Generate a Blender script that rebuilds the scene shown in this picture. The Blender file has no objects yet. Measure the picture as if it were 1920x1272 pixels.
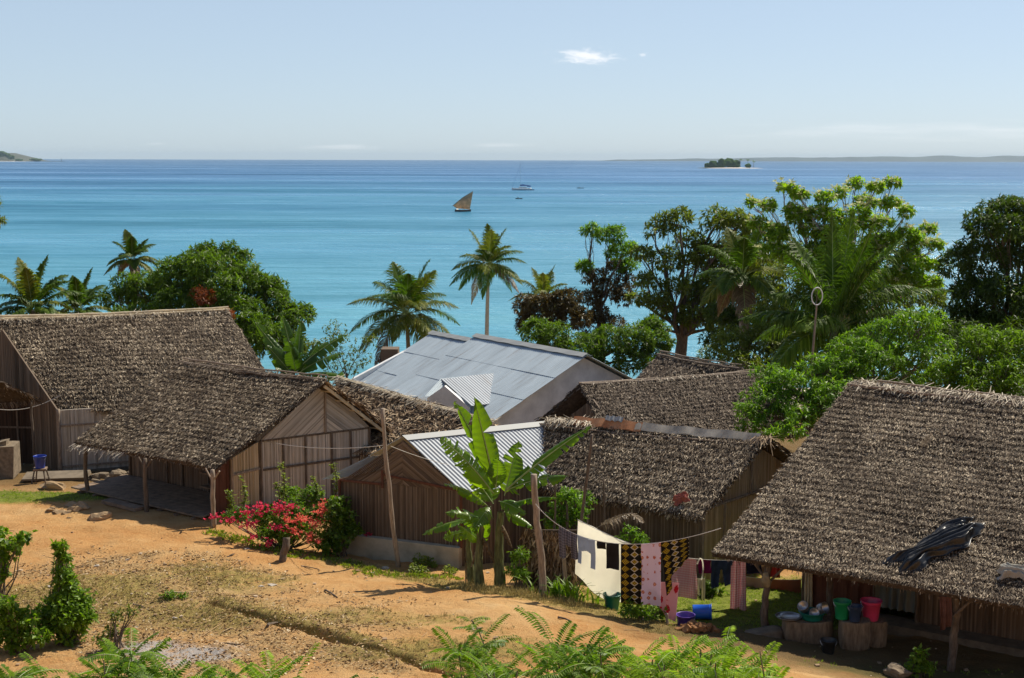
import bpy, math, random
import numpy as np
from mathutils import Vector
sc = bpy.context.scene
COL = sc.collection
R = math.radians
rg = np.random.RandomState(7)
A = np.array
# ------------------------------------------------------------ camera frame (used only to lay the place out)
FPX = 2600.0; T = math.atan((636-298)/FPX); ROLL = 5/1920.0
CAM = A([0., 0., 20.])
Fw = A([0, math.cos(T), -math.sin(T)]); R0 = A([1., 0, 0]); U0 = A([0, math.sin(T), math.cos(T)])
Rt = R0*math.cos(ROLL)+U0*math.sin(ROLL); Up = U0*math.cos(ROLL)-R0*math.sin(ROLL)
def ray(px, py): return Fw+Rt*((px-960)/FPX)+Up*((636-py)/FPX)
def P(px, py, Y):
    d = ray(px, py); return CAM+d*(Y/d[1])
def Pz(px, py, z):
    d = ray(px, py); return CAM+d*((z-20)/d[2])
def PXM(Y): return Y/FPX          # metres per photo pixel at distance Y
def unit(v):
    v = np.asarray(v, float); n = np.linalg.norm(v, axis=-1, keepdims=True); return v/np.maximum(n, 1e-9)
# ------------------------------------------------------------ value noise
_nt = np.random.RandomState(3).rand(64, 64)
def vn(x, y):
    x = np.asarray(x, float); y = np.asarray(y, float)
    xi = np.floor(x).astype(int); yi = np.floor(y).astype(int); fx = x-xi; fy = y-yi
    fx = fx*fx*(3-2*fx); fy = fy*fy*(3-2*fy)
    a = _nt[xi % 64, yi % 64]; b = _nt[(xi+1) % 64, yi % 64]; c = _nt[xi % 64, (yi+1) % 64]; d = _nt[(xi+1) % 64, (yi+1) % 64]
    return (a*(1-fx)+b*fx)*(1-fy)+(c*(1-fx)+d*fx)*fy
def fbm(x, y, o=4):
    s = 0; a = .5
    for k in range(o):
        s = s+a*(vn(np.asarray(x)*2**k+17*k, np.asarray(y)*2**k+5*k)-.5); a *= .5
    return s
# ------------------------------------------------------------ mesh builder
class MB:
    def __init__(s): s.V = []; s.F = []; s.U = []; s.n = 0
    def add(s, v, f, uv=None):
        v = np.asarray(v, float).reshape(-1, 3); f = np.asarray(f, int)
        if f.ndim == 1: f = f.reshape(1, -1)
        s.V.append(v); s.F.append(f+s.n); s.U.append(np.zeros((len(v), 2)) if uv is None else np.asarray(uv, float)); s.n += len(v)
    def mesh(s, name, off):
        V = np.concatenate(s.V)-off; U = np.concatenate(s.U)
        li = np.concatenate([f.ravel() for f in s.F]); tot = np.concatenate([np.full(len(f), f.shape[1]) for f in s.F])
        m = bpy.data.meshes.new(name); m.vertices.add(len(V)); m.vertices.foreach_set('co', V.ravel())
        m.loops.add(len(li)); m.loops.foreach_set('vertex_index', li.astype(np.int32))
        m.polygons.add(len(tot)); st = np.concatenate([[0], np.cumsum(tot)[:-1]])
        m.polygons.foreach_set('loop_start', st.astype(np.int32)); m.polygons.foreach_set('loop_total', tot.astype(np.int32))
        uvl = m.uv_layers.new(name='UVMap'); uvl.data.foreach_set('uv', U[li].ravel())
        m.update(calc_edges=True); m.validate(); return m
    def build(s, name, mat, parent=None, smooth=False, label=None, cat=None, group=None, kind=None, base=None):
        V = np.concatenate(s.V)
        if parent is not None: off = A(parent['_b'])
        elif base is not None: off = A(base)
        else: off = A([(V[:, 0].min()+V[:, 0].max())/2, (V[:, 1].min()+V[:, 1].max())/2, V[:, 2].min()])
        m = s.mesh(name, off); m.materials.append(mat)
        m.polygons.foreach_set('use_smooth', np.full(len(m.polygons), bool(smooth)))
        o = bpy.data.objects.new(name, m); COL.objects.link(o)
        if parent is not None: o.parent = parent; o['_b'] = parent['_b']
        else: o.location = off; o['_b'] = list(map(float, off))
        # a child of a mesh object shares its origin
        if parent is not None and label: o['label'] = label
        if parent is None: tag(o, label, cat, group, kind)
        return o
def tag(o, label=None, cat=None, group=None, kind=None):
    if label: o['label'] = label
    if cat: o['category'] = cat
    if group: o['group'] = group
    if kind: o['kind'] = kind
def thing(name, loc, label, cat, group=None):
    o = bpy.data.objects.new(name, None); COL.objects.link(o); o.empty_display_size = .2
    o.location = [float(v) for v in loc]; o['_b'] = [float(v) for v in loc]; tag(o, label, cat, group); return o
# ------------------------------------------------------------ primitives
def tube(mb, pts, rad, n=8, cap=True):
    pts = np.asarray(pts, float); k = len(pts); rad = np.full(k, rad) if np.isscalar(rad) else np.asarray(rad, float)
    tg = unit(np.gradient(pts, axis=0)); ref = A([0, 0, 1.]) if abs(tg[0][2]) < .9 else A([1., 0, 0])
    V = []
    a = np.linspace(0, 2*math.pi, n, endpoint=False)
    for i in range(k):
        x = unit(np.cross(tg[i], ref)); y = np.cross(tg[i], x); ref = y*-1 if False else ref
        V.append(pts[i]+rad[i]*(np.cos(a)[:, None]*x+np.sin(a)[:, None]*y))
    V = np.concatenate(V); F = []
    for i in range(k-1):
        for j in range(n): F.append((i*n+j, i*n+(j+1) % n, (i+1)*n+(j+1) % n, (i+1)*n+j))
    L = np.concatenate([[0], np.cumsum(np.linalg.norm(np.diff(pts, axis=0), axis=1))])
    uv = np.stack([np.tile(a/6.28, k), np.repeat(L, n)], 1)
    off = mb.n
    mb.add(V, F, uv)
    if cap:
        mb.F.append(A([[off+j for j in range(n)]][::1])[:, ::-1]); mb.F.append(A([[off+(k-1)*n+j for j in range(n)]]))
def box(mb, c, sx, sy, sz, rz=0, jit=0, tilt=None):
    v = A([[x, y, z] for x in (-.5, .5) for y in (-.5, .5) for z in (-.5, .5)])*A([sx, sy, sz])
    if jit: v = v+rg.uniform(-jit, jit, v.shape)
    if tilt is not None:
        ca, sa = math.cos(tilt), math.sin(tilt); v = v@A([[1, 0, 0], [0, ca, sa], [0, -sa, ca]])
    ca, sa = math.cos(rz), math.sin(rz); v = v@A([[ca, sa, 0], [-sa, ca, 0], [0, 0, 1]])
    mb.add(v+A(c), [(0, 1, 3, 2), (4, 6, 7, 5), (0, 4, 5, 1), (2, 3, 7, 6), (0, 2, 6, 4), (1, 5, 7, 3)])
def beam(mb, a, b, w, h, up=(0, 0, 1)):
    a = A(a, dtype=float); b = A(b, dtype=float); d = unit(b-a); x = unit(np.cross(d, up)); y = np.cross(x, d)
    V = [p+x*sx*w/2+y*sy*h/2 for p in (a, b) for sx in (-1, 1) for sy in (-1, 1)]
    L = np.linalg.norm(b-a)
    mb.add(V, [(0, 1, 3, 2), (4, 6, 7, 5), (0, 4, 5, 1), (2, 3, 7, 6), (0, 2, 6, 4), (1, 5, 7, 3)], [(0, 0), (0, 0), (w, 0), (w, 0), (0, L), (0, L), (w, L), (w, L)])
def grid(mb, Pt, uv=None, closed=False):
    nu, nv = Pt.shape[:2]; idx = np.arange(nu*nv).reshape(nu, nv)
    f = np.stack([idx[:-1, :-1], idx[1:, :-1], idx[1:, 1:], idx[:-1, 1:]], -1).reshape(-1, 4)
    mb.add(Pt.reshape(-1, 3), f, None if uv is None else uv.reshape(-1, 2))
def lathe(mb, c, prof, n=20, axis=None, close=False):
    a = np.linspace(0, 2*math.pi, n, endpoint=False); V = []
    for r, z in prof: V += [[r*math.cos(t), r*math.sin(t), z] for t in a]
    V = A(V, dtype=float)
    if axis is not None:
        z = unit(A(axis)); x = unit(np.cross(z, [0.3, 1, 0.2])); y = np.cross(z, x); V = V[:, :1]*x+V[:, 1:2]*y+V[:, 2:]*z
    F = [(i*n+j, i*n+(j+1) % n, (i+1)*n+(j+1) % n, (i+1)*n+j) for i in range(len(prof)-1) for j in range(n)]
    mb.add(V+A(c), F)
def blob(mb, c, r, seed=0, amp=.25, nu=14, nv=20, flat=1):
    """a rough stone: sphere pushed in and out"""
    rs = np.random.RandomState(seed); ph = rs.rand(6)*6
    th = np.linspace(0.02, math.pi-.02, nu)[:, None]; la = np.linspace(0, 2*math.pi, nv+1)[None, :]
    d = np.stack([np.sin(th)*np.cos(la), np.sin(th)*np.sin(la), np.cos(th)+0*la], -1)
    k = 1+amp*(np.sin(3*d[..., 0]+ph[0])*np.sin(2.7*d[..., 1]+ph[1])+.6*np.sin(6*d[..., 2]+ph[2]+4*d[..., 0])+.3*np.sin(11*d[..., 1]+ph[3]))
    # chop with a few planes for angular faces
    q = d*k[..., None]
    for _ in range(7):
        pn_ = unit(rs.normal(size=3)); h_ = rs.uniform(.5, .85); e_ = q@pn_-h_; q = q-np.maximum(e_, 0)[..., None]*pn_
    q = q+.05*(vn(q[..., 0]*4+seed+9, q[..., 1]*4+q[..., 2]*3+9)-.5)[..., None]*d
    grid(mb, A(c)+q*A([r[0], r[1], r[2]]))
def clip(poly, n, c, keep=1):
    out = []
    for i in range(len(poly)):
        a = poly[i]; b = poly[(i+1) % len(poly)]; da = (a@n-c)*keep; db = (b@n-c)*keep
        if da >= 0: out.append(a)
        if (da >= 0) != (db >= 0): out.append(a+(b-a)*(da/(da-db)))
    return out
def strips(mb, O, U, V, N, poly, ang=90, w=.035, gap=.12, rel=.012, rs=rg):
    """a mat of split canes: parallel strips clipped to a convex outline in the plane O + U u + V v"""
    poly = [A(p, dtype=float) for p in poly]; a = R(ang); d = A([math.cos(a), math.sin(a)]); n = A([-d[1], d[0]])
    pr = [p@n for p in poly]; k0 = int(math.floor(min(pr)/w)); k1 = int(math.ceil(max(pr)/w))
    for k in range(k0, k1):
        q = clip(clip(poly, n, k*w, 1), n, (k+1-gap)*w, -1)
        if len(q) < 3: continue
        o = rs.uniform(0, rel); tl = rs.uniform(-.3, .3)
        vs = [O+U*p[0]+V*p[1]+N*(o+tl*((p@n)-(k+.5)*w)) for p in q]
        if len(vs) > 4:
            for i in range(1, len(vs)-1): mb.add([vs[0], vs[i], vs[i+1]], [(0, 1, 2)], [(q[j]@n, q[j]@d) for j in (0, i, i+1)])
        else: mb.add(vs, [tuple(range(len(vs)))], [(p@n, p@d) for p in q])
def slab(mb, O, U, V, N, poly, t0=-.004, t1=-.05):
    k = len(poly); vs = [O+U*p[0]+V*p[1]+N*t for t in (t0, t1) for p in poly]
    mb.add(vs, [tuple(range(k))]); mb.F.append(A([[mb.n-2*k+k+i for i in range(k)]])[:, ::-1])
    mb.F.append(A([(mb.n-2*k+i, mb.n-2*k+k+i, mb.n-2*k+k+(i+1) % k, mb.n-2*k+(i+1) % k) for i in range(k)]))
# ------------------------------------------------------------ materials
def newmat(name):
    m = bpy.data.materials.new(name); m.use_nodes = True; nt = m.node_tree
    return m, nt, nt.nodes['Principled BSDF'], nt.nodes['Material Output']
def nd(nt, typ, **kw):
    n = nt.nodes.new(typ)
    for k, v in kw.items():
        if k.startswith('i_'):
            key = k[2:]; key = int(key) if key.isdigit() else key.replace('_', ' '); n.inputs[key].default_value = v
        else: setattr(n, k, v)
    return n
def ramp(nt, stops):
    n = nt.nodes.new('ShaderNodeValToRGB'); e = n.color_ramp.elements
    while len(e) < len(stops): e.new(.5)
    for i, (p, c) in enumerate(stops): e[i].position = p; e[i].color = (c[0], c[1], c[2], 1)
    return n
def island_mat(name, stops, rough=.8, noise=None, spec=.2, trans=0, tint=None, metal=0, nscale=(6, 6, 6), namt=.35, bump=0, patchy=0):
    """colour by random-per-strip, broken by noise"""
    m, nt, b, out = newmat(name); L = nt.links
    g = nd(nt, 'ShaderNodeNewGeometry'); tc = nd(nt, 'ShaderNodeTexCoord')
    mp = nd(nt, 'ShaderNodeMapping'); mp.inputs['Scale'].default_value = nscale
    L.new(tc.outputs['UV' if noise == 'uv' else 'Object'], mp.inputs['Vector'])
    nz = nd(nt, 'ShaderNodeTexNoise', i_Scale=1.0, i_Detail=4.0); L.new(mp.outputs[0], nz.inputs['Vector'])
    mx = nd(nt, 'ShaderNodeMix', data_type='FLOAT'); mx.inputs[0].default_value = namt
    L.new(g.outputs['Random Per Island'], mx.inputs[2]); L.new(nz.outputs[0], mx.inputs[3])
    r = ramp(nt, stops)
    if patchy:
        n2 = nd(nt, 'ShaderNodeTexNoise', i_Scale=.9, i_Detail=5.0, i_Roughness=.65); L.new(tc.outputs['Object'], n2.inputs['Vector']); ad = nd(nt, 'ShaderNodeMath', operation='MULTIPLY_ADD'); L.new(n2.outputs[0], ad.inputs[0]); ad.inputs[1].default_value = patchy; sb_ = nd(nt, 'ShaderNodeMath', operation='SUBTRACT'); L.new(mx.outputs[0], sb_.inputs[0]); sb_.inputs[1].default_value = patchy*.5; L.new(sb_.outputs[0], ad.inputs[2]); L.new(ad.outputs[0], r.inputs[0])
    else: L.new(mx.outputs[0], r.inputs[0])
    L.new(r.outputs[0], b.inputs['Base Color'])
    b.inputs['Roughness'].default_value = rough; b.inputs['Specular IOR Level'].default_value = spec; b.inputs['Metallic'].default_value = metal
    if bump:
        bp = nd(nt, 'ShaderNodeBump'); bp.inputs['Strength'].default_value = bump; bp.inputs['Distance'].default_value = .02
        L.new(nz.outputs[0], bp.inputs['Height']); L.new(bp.outputs[0], b.inputs['Normal'])
    if trans:
        tr = nd(nt, 'ShaderNodeBsdfTranslucent'); ms = nd(nt, 'ShaderNodeMixShader'); ms.inputs[0].default_value = trans
        if tint:
            mc = nd(nt, 'ShaderNodeMix', data_type='RGBA', blend_type='MULTIPLY'); mc.inputs[0].default_value = 1
            L.new(r.outputs[0], mc.inputs[6]); mc.inputs[7].default_value = (*tint, 1); L.new(mc.outputs[2], tr.inputs['Color'])
        else: L.new(r.outputs[0], tr.inputs['Color'])
        L.new(b.outputs[0], ms.inputs[1]); L.new(tr.outputs[0], ms.inputs[2]); L.new(ms.outputs[0], out.inputs['Surface'])
    return m
def leafmat(name, d, m_, l, trans=.35, tint=(1.7, 1.9, .5), rough=.45, spec=.3):
    return island_mat(name, [(.15, d), (.5, m_), (.85, l)], rough=rough, spec=spec, trans=trans, tint=tint, nscale=(.5, .5, .5), namt=.55)
def plain(name, c, rough=.7, var=.25, scale=8, spec=.3, metal=0, bump=.1, stretch=(1, 1, 1), trans=0, c2=None):
    c = A(c, dtype=float); lo = c*(1-var); hi = np.minimum(c*(1+var), 1) if c2 is None else A(c2)
    m, nt, b, out = newmat(name); L = nt.links; tc = nd(nt, 'ShaderNodeTexCoord'); mp = nd(nt, 'ShaderNodeMapping'); mp.inputs['Scale'].default_value = [scale*s for s in stretch]
    L.new(tc.outputs['Object'], mp.inputs['Vector']); nz = nd(nt, 'ShaderNodeTexNoise', i_Scale=1.0, i_Detail=6.0, i_Roughness=.6); L.new(mp.outputs[0], nz.inputs['Vector'])
    r = ramp(nt, [(.3, lo), (.7, hi)]); L.new(nz.outputs[0], r.inputs[0]); L.new(r.outputs[0], b.inputs['Base Color'])
    b.inputs['Roughness'].default_value = rough; b.inputs['Specular IOR Level'].default_value = spec; b.inputs['Metallic'].default_value = metal
    if bump:
        bp = nd(nt, 'ShaderNodeBump'); bp.inputs['Strength'].default_value = bump; bp.inputs['Distance'].default_value = .02
        L.new(nz.outputs[0], bp.inputs['Height']); L.new(bp.outputs[0], b.inputs['Normal'])
    if trans:
        tr = nd(nt, 'ShaderNodeBsdfTranslucent'); ms = nd(nt, 'ShaderNodeMixShader'); ms.inputs[0].default_value = trans
        L.new(r.outputs[0], tr.inputs['Color']); L.new(b.outputs[0], ms.inputs[1]); L.new(tr.outputs[0], ms.inputs[2]); L.new(ms.outputs[0], out.inputs['Surface'])
    return m
M = {}
M['thatch'] = island_mat('thatch', patchy=.55, stops=[(.08, (.026, .017, .010)), (.38, (.088, .062, .039)), (.60, (.215, .16, .105)), (.88, (.70, .58, .41))], rough=.75, nscale=(2.2, 2.2, 2.2), namt=.4, spec=.25)
M['thatch_warm'] = island_mat('thatch_warm', patchy=.55, stops=[(.08, (.04, .022, .01)), (.38, (.14, .085, .045)), (.62, (.29, .195, .11)), (.9, (.68, .54, .36))], rough=.75, nscale=(2.2, 2.2, 2.2), namt=.35, spec=.25)
M['thatch_grey'] = island_mat('thatch_grey', patchy=.55, stops=[(.1, (.04, .028, .019)), (.45, (.105, .078, .056)), (.7, (.21, .165, .12)), (.92, (.46, .38, .28))], rough=.8, nscale=(2.2, 2.2, 2.2), namt=.4, spec=.2)
M['thatch_base'] = plain('thatch_base', (.07, .052, .038), rough=.9, scale=14, var=.5, spec=.1)
M['thatch_pale'] = island_mat('thatch_pale', [(.1, (.2, .16, .11)), (.5, (.42, .35, .26)), (.9, (.75, .67, .53))], rough=.7, namt=.3)
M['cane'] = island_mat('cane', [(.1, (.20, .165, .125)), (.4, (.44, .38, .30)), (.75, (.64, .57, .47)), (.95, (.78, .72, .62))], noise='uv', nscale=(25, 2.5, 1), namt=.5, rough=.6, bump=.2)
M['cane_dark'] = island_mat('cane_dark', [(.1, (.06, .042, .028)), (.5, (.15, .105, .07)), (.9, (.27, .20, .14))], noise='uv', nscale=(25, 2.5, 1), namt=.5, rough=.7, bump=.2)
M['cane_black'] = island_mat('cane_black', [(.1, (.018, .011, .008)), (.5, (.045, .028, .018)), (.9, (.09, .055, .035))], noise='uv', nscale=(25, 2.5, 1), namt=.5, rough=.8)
M['cane_gold'] = island_mat('cane_gold', [(.1, (.28, .19, .09)), (.45, (.5, .37, .21)), (.9, (.7, .56, .37))], noise='uv', nscale=(25, 2.5, 1), namt=.5, rough=.6, bump=.2)
M['post'] = plain('post_wood', (.13, .098, .07), scale=5, stretch=(6, 6, 1), var=.5, rough=.85, bump=.4)
M['post_pale'] = plain('pale_post_wood', (.29, .225, .165), scale=5, stretch=(6, 6, 1), var=.45, rough=.8, bump=.4)
M['bamboo'] = plain('bamboo', (.6, .5, .33), scale=4, var=.3, rough=.5)
M['redwood'] = plain('red_plank', (.12, .045, .025), scale=5, stretch=(5, 5, .5), var=.3, rough=.7)
M['plank'] = plain('plank', (.22, .155, .105), scale=5, var=.4, rough=.85, bump=.3)
M['bark'] = plain('bark', (.14, .11, .085), scale=7, stretch=(2, 2, .5), var=.5, rough=.9, bump=.6)
M['palm_bark'] = plain('palm_bark', (.3, .26, .21), scale=7, stretch=(1, 1, 3), var=.35, rough=.9, bump=.5)
M['plaster'] = plain('plaster', (.84, .83, .80), scale=1.6, var=.2, rough=.9, bump=.05)
M['cement'] = plain('cement', (.17, .135, .095), scale=5, var=.3, rough=.95, bump=.2)
M['stone'] = plain('stone', (.20, .155, .105), scale=9, var=.4, rough=.95, bump=.6)
M['stone_pale'] = plain('pale_stone', (.5, .44, .36), scale=5, var=.3, rough=.9, bump=.5)
M['clod'] = plain('earth_clod', (.28, .14, .06), scale=8, var=.4, rough=1, bump=.8)
M['weathered'] = plain('weathered_sheet', (.42, .38, .31), scale=3, var=.35, rough=.9, bump=.2)
M['plaster_tan'] = plain('tan_plaster', (.46, .40, .29), scale=2.5, var=.3, rough=.95, bump=.2)
M['rope'] = plain('rope', (.55, .52, .46), scale=20, var=.2)
def metal_mat(name, c, rough=.42, streak=.18, metal=.45):
    m, nt, b, out = newmat(name); L = nt.links; tc = nd(nt, 'ShaderNodeTexCoord'); mp = nd(nt, 'ShaderNodeMapping'); mp.inputs['Scale'].default_value = (1.1, .28, 1)
    L.new(tc.outputs['UV'], mp.inputs[0]); nz = nd(nt, 'ShaderNodeTexNoise', i_Scale=1.3, i_Detail=7.0, i_Roughness=.65); L.new(mp.outputs[0], nz.inputs['Vector'])
    c = A(c); r = ramp(nt, [(.3, c*(1-streak)), (.7, np.minimum(c*(1+streak), 1))]); L.new(nz.outputs[0], r.inputs[0]); L.new(r.outputs[0], b.inputs['Base Color'])
    m2_ = nd(nt, 'ShaderNodeMapping'); m2_.inputs['Scale'].default_value = (5, .35, 1); L.new(tc.outputs['UV'], m2_.inputs[0]); n3 = nd(nt, 'ShaderNodeTexNoise', i_Scale=1., i_Detail=6., i_Roughness=.7); L.new(m2_.outputs[0], n3.inputs['Vector'])
    st3 = nd(nt, 'ShaderNodeMapRange', interpolation_type='SMOOTHSTEP'); L.new(n3.outputs[0], st3.inputs[0]); st3.inputs['From Min'].default_value = .5; st3.inputs['From Max'].default_value = .74; st3.inputs['To Max'].default_value = .55; mx3 = nd(nt, 'ShaderNodeMix', data_type='RGBA'); L.new(st3.outputs[0], mx3.inputs[0]); L.new(r.outputs[0], mx3.inputs[6]); mx3.inputs[7].default_value = (.24, .19, .15, 1); L.new(mx3.outputs[2], b.inputs['Base Color'])
    b.inputs['Metallic'].default_value = metal; rr = nd(nt, 'ShaderNodeMapRange'); rr.inputs['To Min'].default_value = rough-.1; rr.inputs['To Max'].default_value = rough+.15
    L.new(nz.outputs[0], rr.inputs[0]); L.new(rr.outputs[0], b.inputs['Roughness']); return m
M['iron'] = metal_mat('galvanised_iron', (.45, .52, .56), .5, metal=.12)
M['iron_new'] = metal_mat('bright_iron', (.36, .39, .42), .6, metal=.15)
M['iron_cap'] = metal_mat('ridge_iron', (.34, .35, .34), .6, metal=.1)
M['rust'] = plain('rusty_iron', (.50, .15, .04), scale=2, var=.4, rough=.8, c2=(.62, .34, .18))
# ------------------------------------------------------------ roofs
def patch(RL, RR, ER, EL):
    def S(s, t):
        s = np.asarray(s)[..., None]; t = np.asarray(t)[..., None]
        return (1-t)*(RL+(RR-RL)*s)+t*(EL+(ER-EL)*s)
    return S
def thatch(RL, RR, ER, EL, seed, dens=420, blen=.17, bw=.026, thick=.13, amp=.07, row=.17, shag=1.0, lift=.22, spread=.5):
    """one slope of palm thatch: an uneven slab and the leaf tips laid on it in courses"""
    rs = np.random.RandomState(seed); S = patch(RL, RR, ER, EL)
    L = np.linalg.norm((RR-RL+ER-EL)/2); W = np.linalg.norm((EL-RL+ER-RR)/2)
    lat = unit(RR-RL+ER-EL); dn = unit(EL-RL+ER-RR); N = unit(np.cross(lat, dn)); N = N if N[2] > 0 else -N
    dn = unit(dn); sag = lambda s, t: (amp*2*fbm(s*L*.7+seed, t*W*.9+seed*1.7, 4)+.04*((t*W/row+1.3*fbm(s*L*.5+3, t*0+seed, 2)) % 1.))
    sl = MB(); ns = max(8, int(L/.25)); nt_ = max(6, int(W/.25))
    s, t = np.meshgrid(np.linspace(0, 1, ns), np.linspace(0, 1, nt_), indexing='ij')
    edge = np.minimum(np.minimum(s, 1-s)*L, (1-t)*W)
    top = S(s, t)+N*sag(s, t)[..., None]-N*.03; bot = S(s, t)-N*thick*np.minimum(1, .4+edge/.3)[..., None]
    grid(sl, top); grid(sl, bot[:, ::-1])
    rim = [(i, 0) for i in range(ns)]+[(ns-1, j) for j in range(1, nt_)]+[(i, nt_-1) for i in range(ns-2, -1, -1)]+[(0, j) for j in range(nt_-2, 0, -1)]
    tp = A([top[i, j] for i, j in rim]+[top[0, 0]]); bt = A([bot[i, j] for i, j in rim]+[bot[0, 0]]); grid(sl, np.stack([tp, bt], 1))
    bl = MB()
    def blades(s, t, h, dirs, ln, w, roll):
        p = S(s, t)+N*(sag(s, t)+h)[:, None]; x = unit(np.cross(dirs, N)); nn = np.cross(x, dirs); wv = x*np.cos(roll)[:, None]+nn*np.sin(roll)[:, None]
        a = p-wv*w[:, None]/2; b = p+wv*w[:, None]/2; tip = p+dirs*ln[:, None]-N*(ln*.12)[:, None]
        c = tip+wv*w[:, None]*.22; d = tip-wv*w[:, None]*.22
        n = len(p); V = np.stack([a, b, c, d], 1).reshape(-1, 3); bl.add(V, np.arange(4*n).reshape(n, 4))
    n = int(L*W*dens); s = rs.rand(n); nr = max(3, int(W/row)); t = (rs.randint(0, nr, n)+rs.rand(n)**1.5*.85)/nr; t = np.clip(t+row/W*2.2*fbm(s*L*.55+seed*3, t*2.3+seed, 3), 0, 1)
    wild = rs.rand(n) < .42; t[wild] = rs.rand(wild.sum())
    a = rs.normal(0, spread, n)+.5*fbm(s*L*.5, t*W*.5+9, 2); dr = dn*np.cos(a)[:, None]+lat*np.sin(a)[:, None]+N*(rs.rand(n)*lift+rs.rand(n)**4*.5-.04)[:, None]
    blades(s, t, rs.uniform(-.02, .03, n), unit(dr), blen*rs.uniform(.5, 1.35, n), bw*rs.uniform(.6, 1.5, n), rs.normal(0, .5, n))
    # shaggy eave and rakes
    m = int(L*130*shag); s = rs.rand(m); a = rs.normal(0, .35, m); dr = dn*np.cos(a)[:, None]+lat*np.sin(a)[:, None]+A([0, 0, -1])*rs.uniform(0, .8, m)[:, None]
    blades(s, np.full(m, 1.)-rs.rand(m)*.03, -rs.rand(m)*thick, unit(dr), blen*1.1*rs.uniform(.5, 1.3, m), bw*rs.uniform(.7, 1.4, m), rs.normal(0, .6, m))
    for sd, sg in ((0., -1), (1., 1)):
        m = int(W*90*shag); t = rs.rand(m); a = rs.normal(.7, .4, m)*sg; dr = dn*np.cos(a)[:, None]+lat*np.sin(a)[:, None]+A([0, 0, -1])*rs.uniform(0, .35, m)[:, None]
        blades(np.full(m, sd)-sg*rs.rand(m)*.01, t, -rs.rand(m)*thick*.8, unit(dr), blen*.8*rs.uniform(.5, 1.3, m), bw*rs.uniform(.7, 1.4, m), rs.normal(0, .6, m))
    return sl, bl
def ridge_tufts(A_, B_, seed, w=.3, dens=130, ln=.26, cross=None):
    rs = np.random.RandomState(seed); A_ = A(A_); B_ = A(B_); L = np.linalg.norm(B_-A_); lat = unit(B_-A_); cr = unit(np.cross([0, 0, 1], lat))
    n = int(L*dens); s = rs.rand(n); sd = np.where(rs.rand(n) < .5, -1, 1); p = A_+(B_-A_)*s[:, None]+cr*(rs.uniform(-.02, .1, n)*sd)[:, None]+A([0, 0, 1])*rs.uniform(.0, .06, n)[:, None]
    d = unit(cr*sd[:, None]*1.0+lat*rs.normal(0, .45, n)[:, None]+A([0, 0, 1])*rs.normal(-.35, .3, n)[:, None])
    x = unit(np.cross(d, [0, 0, 1.])+rs.normal(0, .2, (n, 3))); wv = rs.uniform(.012, .03, n)[:, None]; l = (ln*rs.uniform(.5, 1.3, n))[:, None]
    mb = MB(); V = np.stack([p-x*wv/2, p+x*wv/2, p+d*l+x*wv*.2-A([0, 0, .03]), p+d*l-x*wv*.2-A([0, 0, .03])], 1).reshape(-1, 3); mb.add(V, np.arange(4*n).reshape(n, 4)); return mb
def corrugated(mb, RL, RR, ER, EL, rows=1, pitch=.09, h=.011, lap=.02, t0=0, seed=0, side=None):
    rs = np.random.RandomState(seed); S = patch(RL, RR, ER, EL); L = np.linalg.norm((RR-RL+ER-EL)/2); W = np.linalg.norm((EL-RL+ER-RR)/2)
    N = unit(np.cross(RR-RL, EL-RL)); N = N if N[2] > 0 else -N
    nc = int(L/pitch*6)
    nsheet = max(1, int(L/.85)); wob = rs.uniform(-.012, .012, (rows, nsheet+1))
    for r in range(rows):
        t = np.linspace(r/rows, min(1, (r+1)/rows+.02), 5); s, tt = np.meshgrid(np.linspace(0, 1, nc), t, indexing='ij')
        shi = np.minimum((s*nsheet).astype(int), nsheet); Z = h*np.sin(s*L/pitch*2*math.pi)+lap*(rows-r)+wob[r][shi]*0.5+.012*fbm(s*L*.8+seed, tt*W*.8+r*3)
        top = S(s, tt)+N*Z[..., None]; uv = np.stack([s*L, tt*W], -1); grid(mb, top, uv); grid(mb, (top-N*.004)[:, ::-1], uv[:, ::-1])
# ------------------------------------------------------------ camera, sky, sun
cd = bpy.data.cameras.new('camera'); cam = bpy.data.objects.new('camera', cd); COL.objects.link(cam); sc.camera = cam
from mathutils import Matrix
cam.matrix_world = Matrix(((Rt[0], Up[0], -Fw[0], 0), (Rt[1], Up[1], -Fw[1], 0), (Rt[2], Up[2], -Fw[2], 20), (0, 0, 0, 1)))
cd.sensor_width = 36; cd.lens = FPX*36/1920; cd.clip_start = .1; cd.clip_end = 80000
sc.render.resolution_x = 1024; sc.render.resolution_y = 678
SUN_EL = R(50); SUN_AZ = R(46)          # azimuth clockwise from +Y: high, to the right and a little beyond the village
w = bpy.data.worlds.new('World'); sc.world = w; w.use_nodes = True; nt = w.node_tree; L = nt.links
bg = nt.nodes['Background']; sky = nd(nt, 'ShaderNodeTexSky', sky_type='NISHITA'); sky.sun_disc = False
sky.sun_elevation = SUN_EL; sky.sun_rotation = SUN_AZ; sky.altitude = 0; sky.air_density = 0.62; sky.dust_density = 0.55; sky.ozone_density = 2.6
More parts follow.
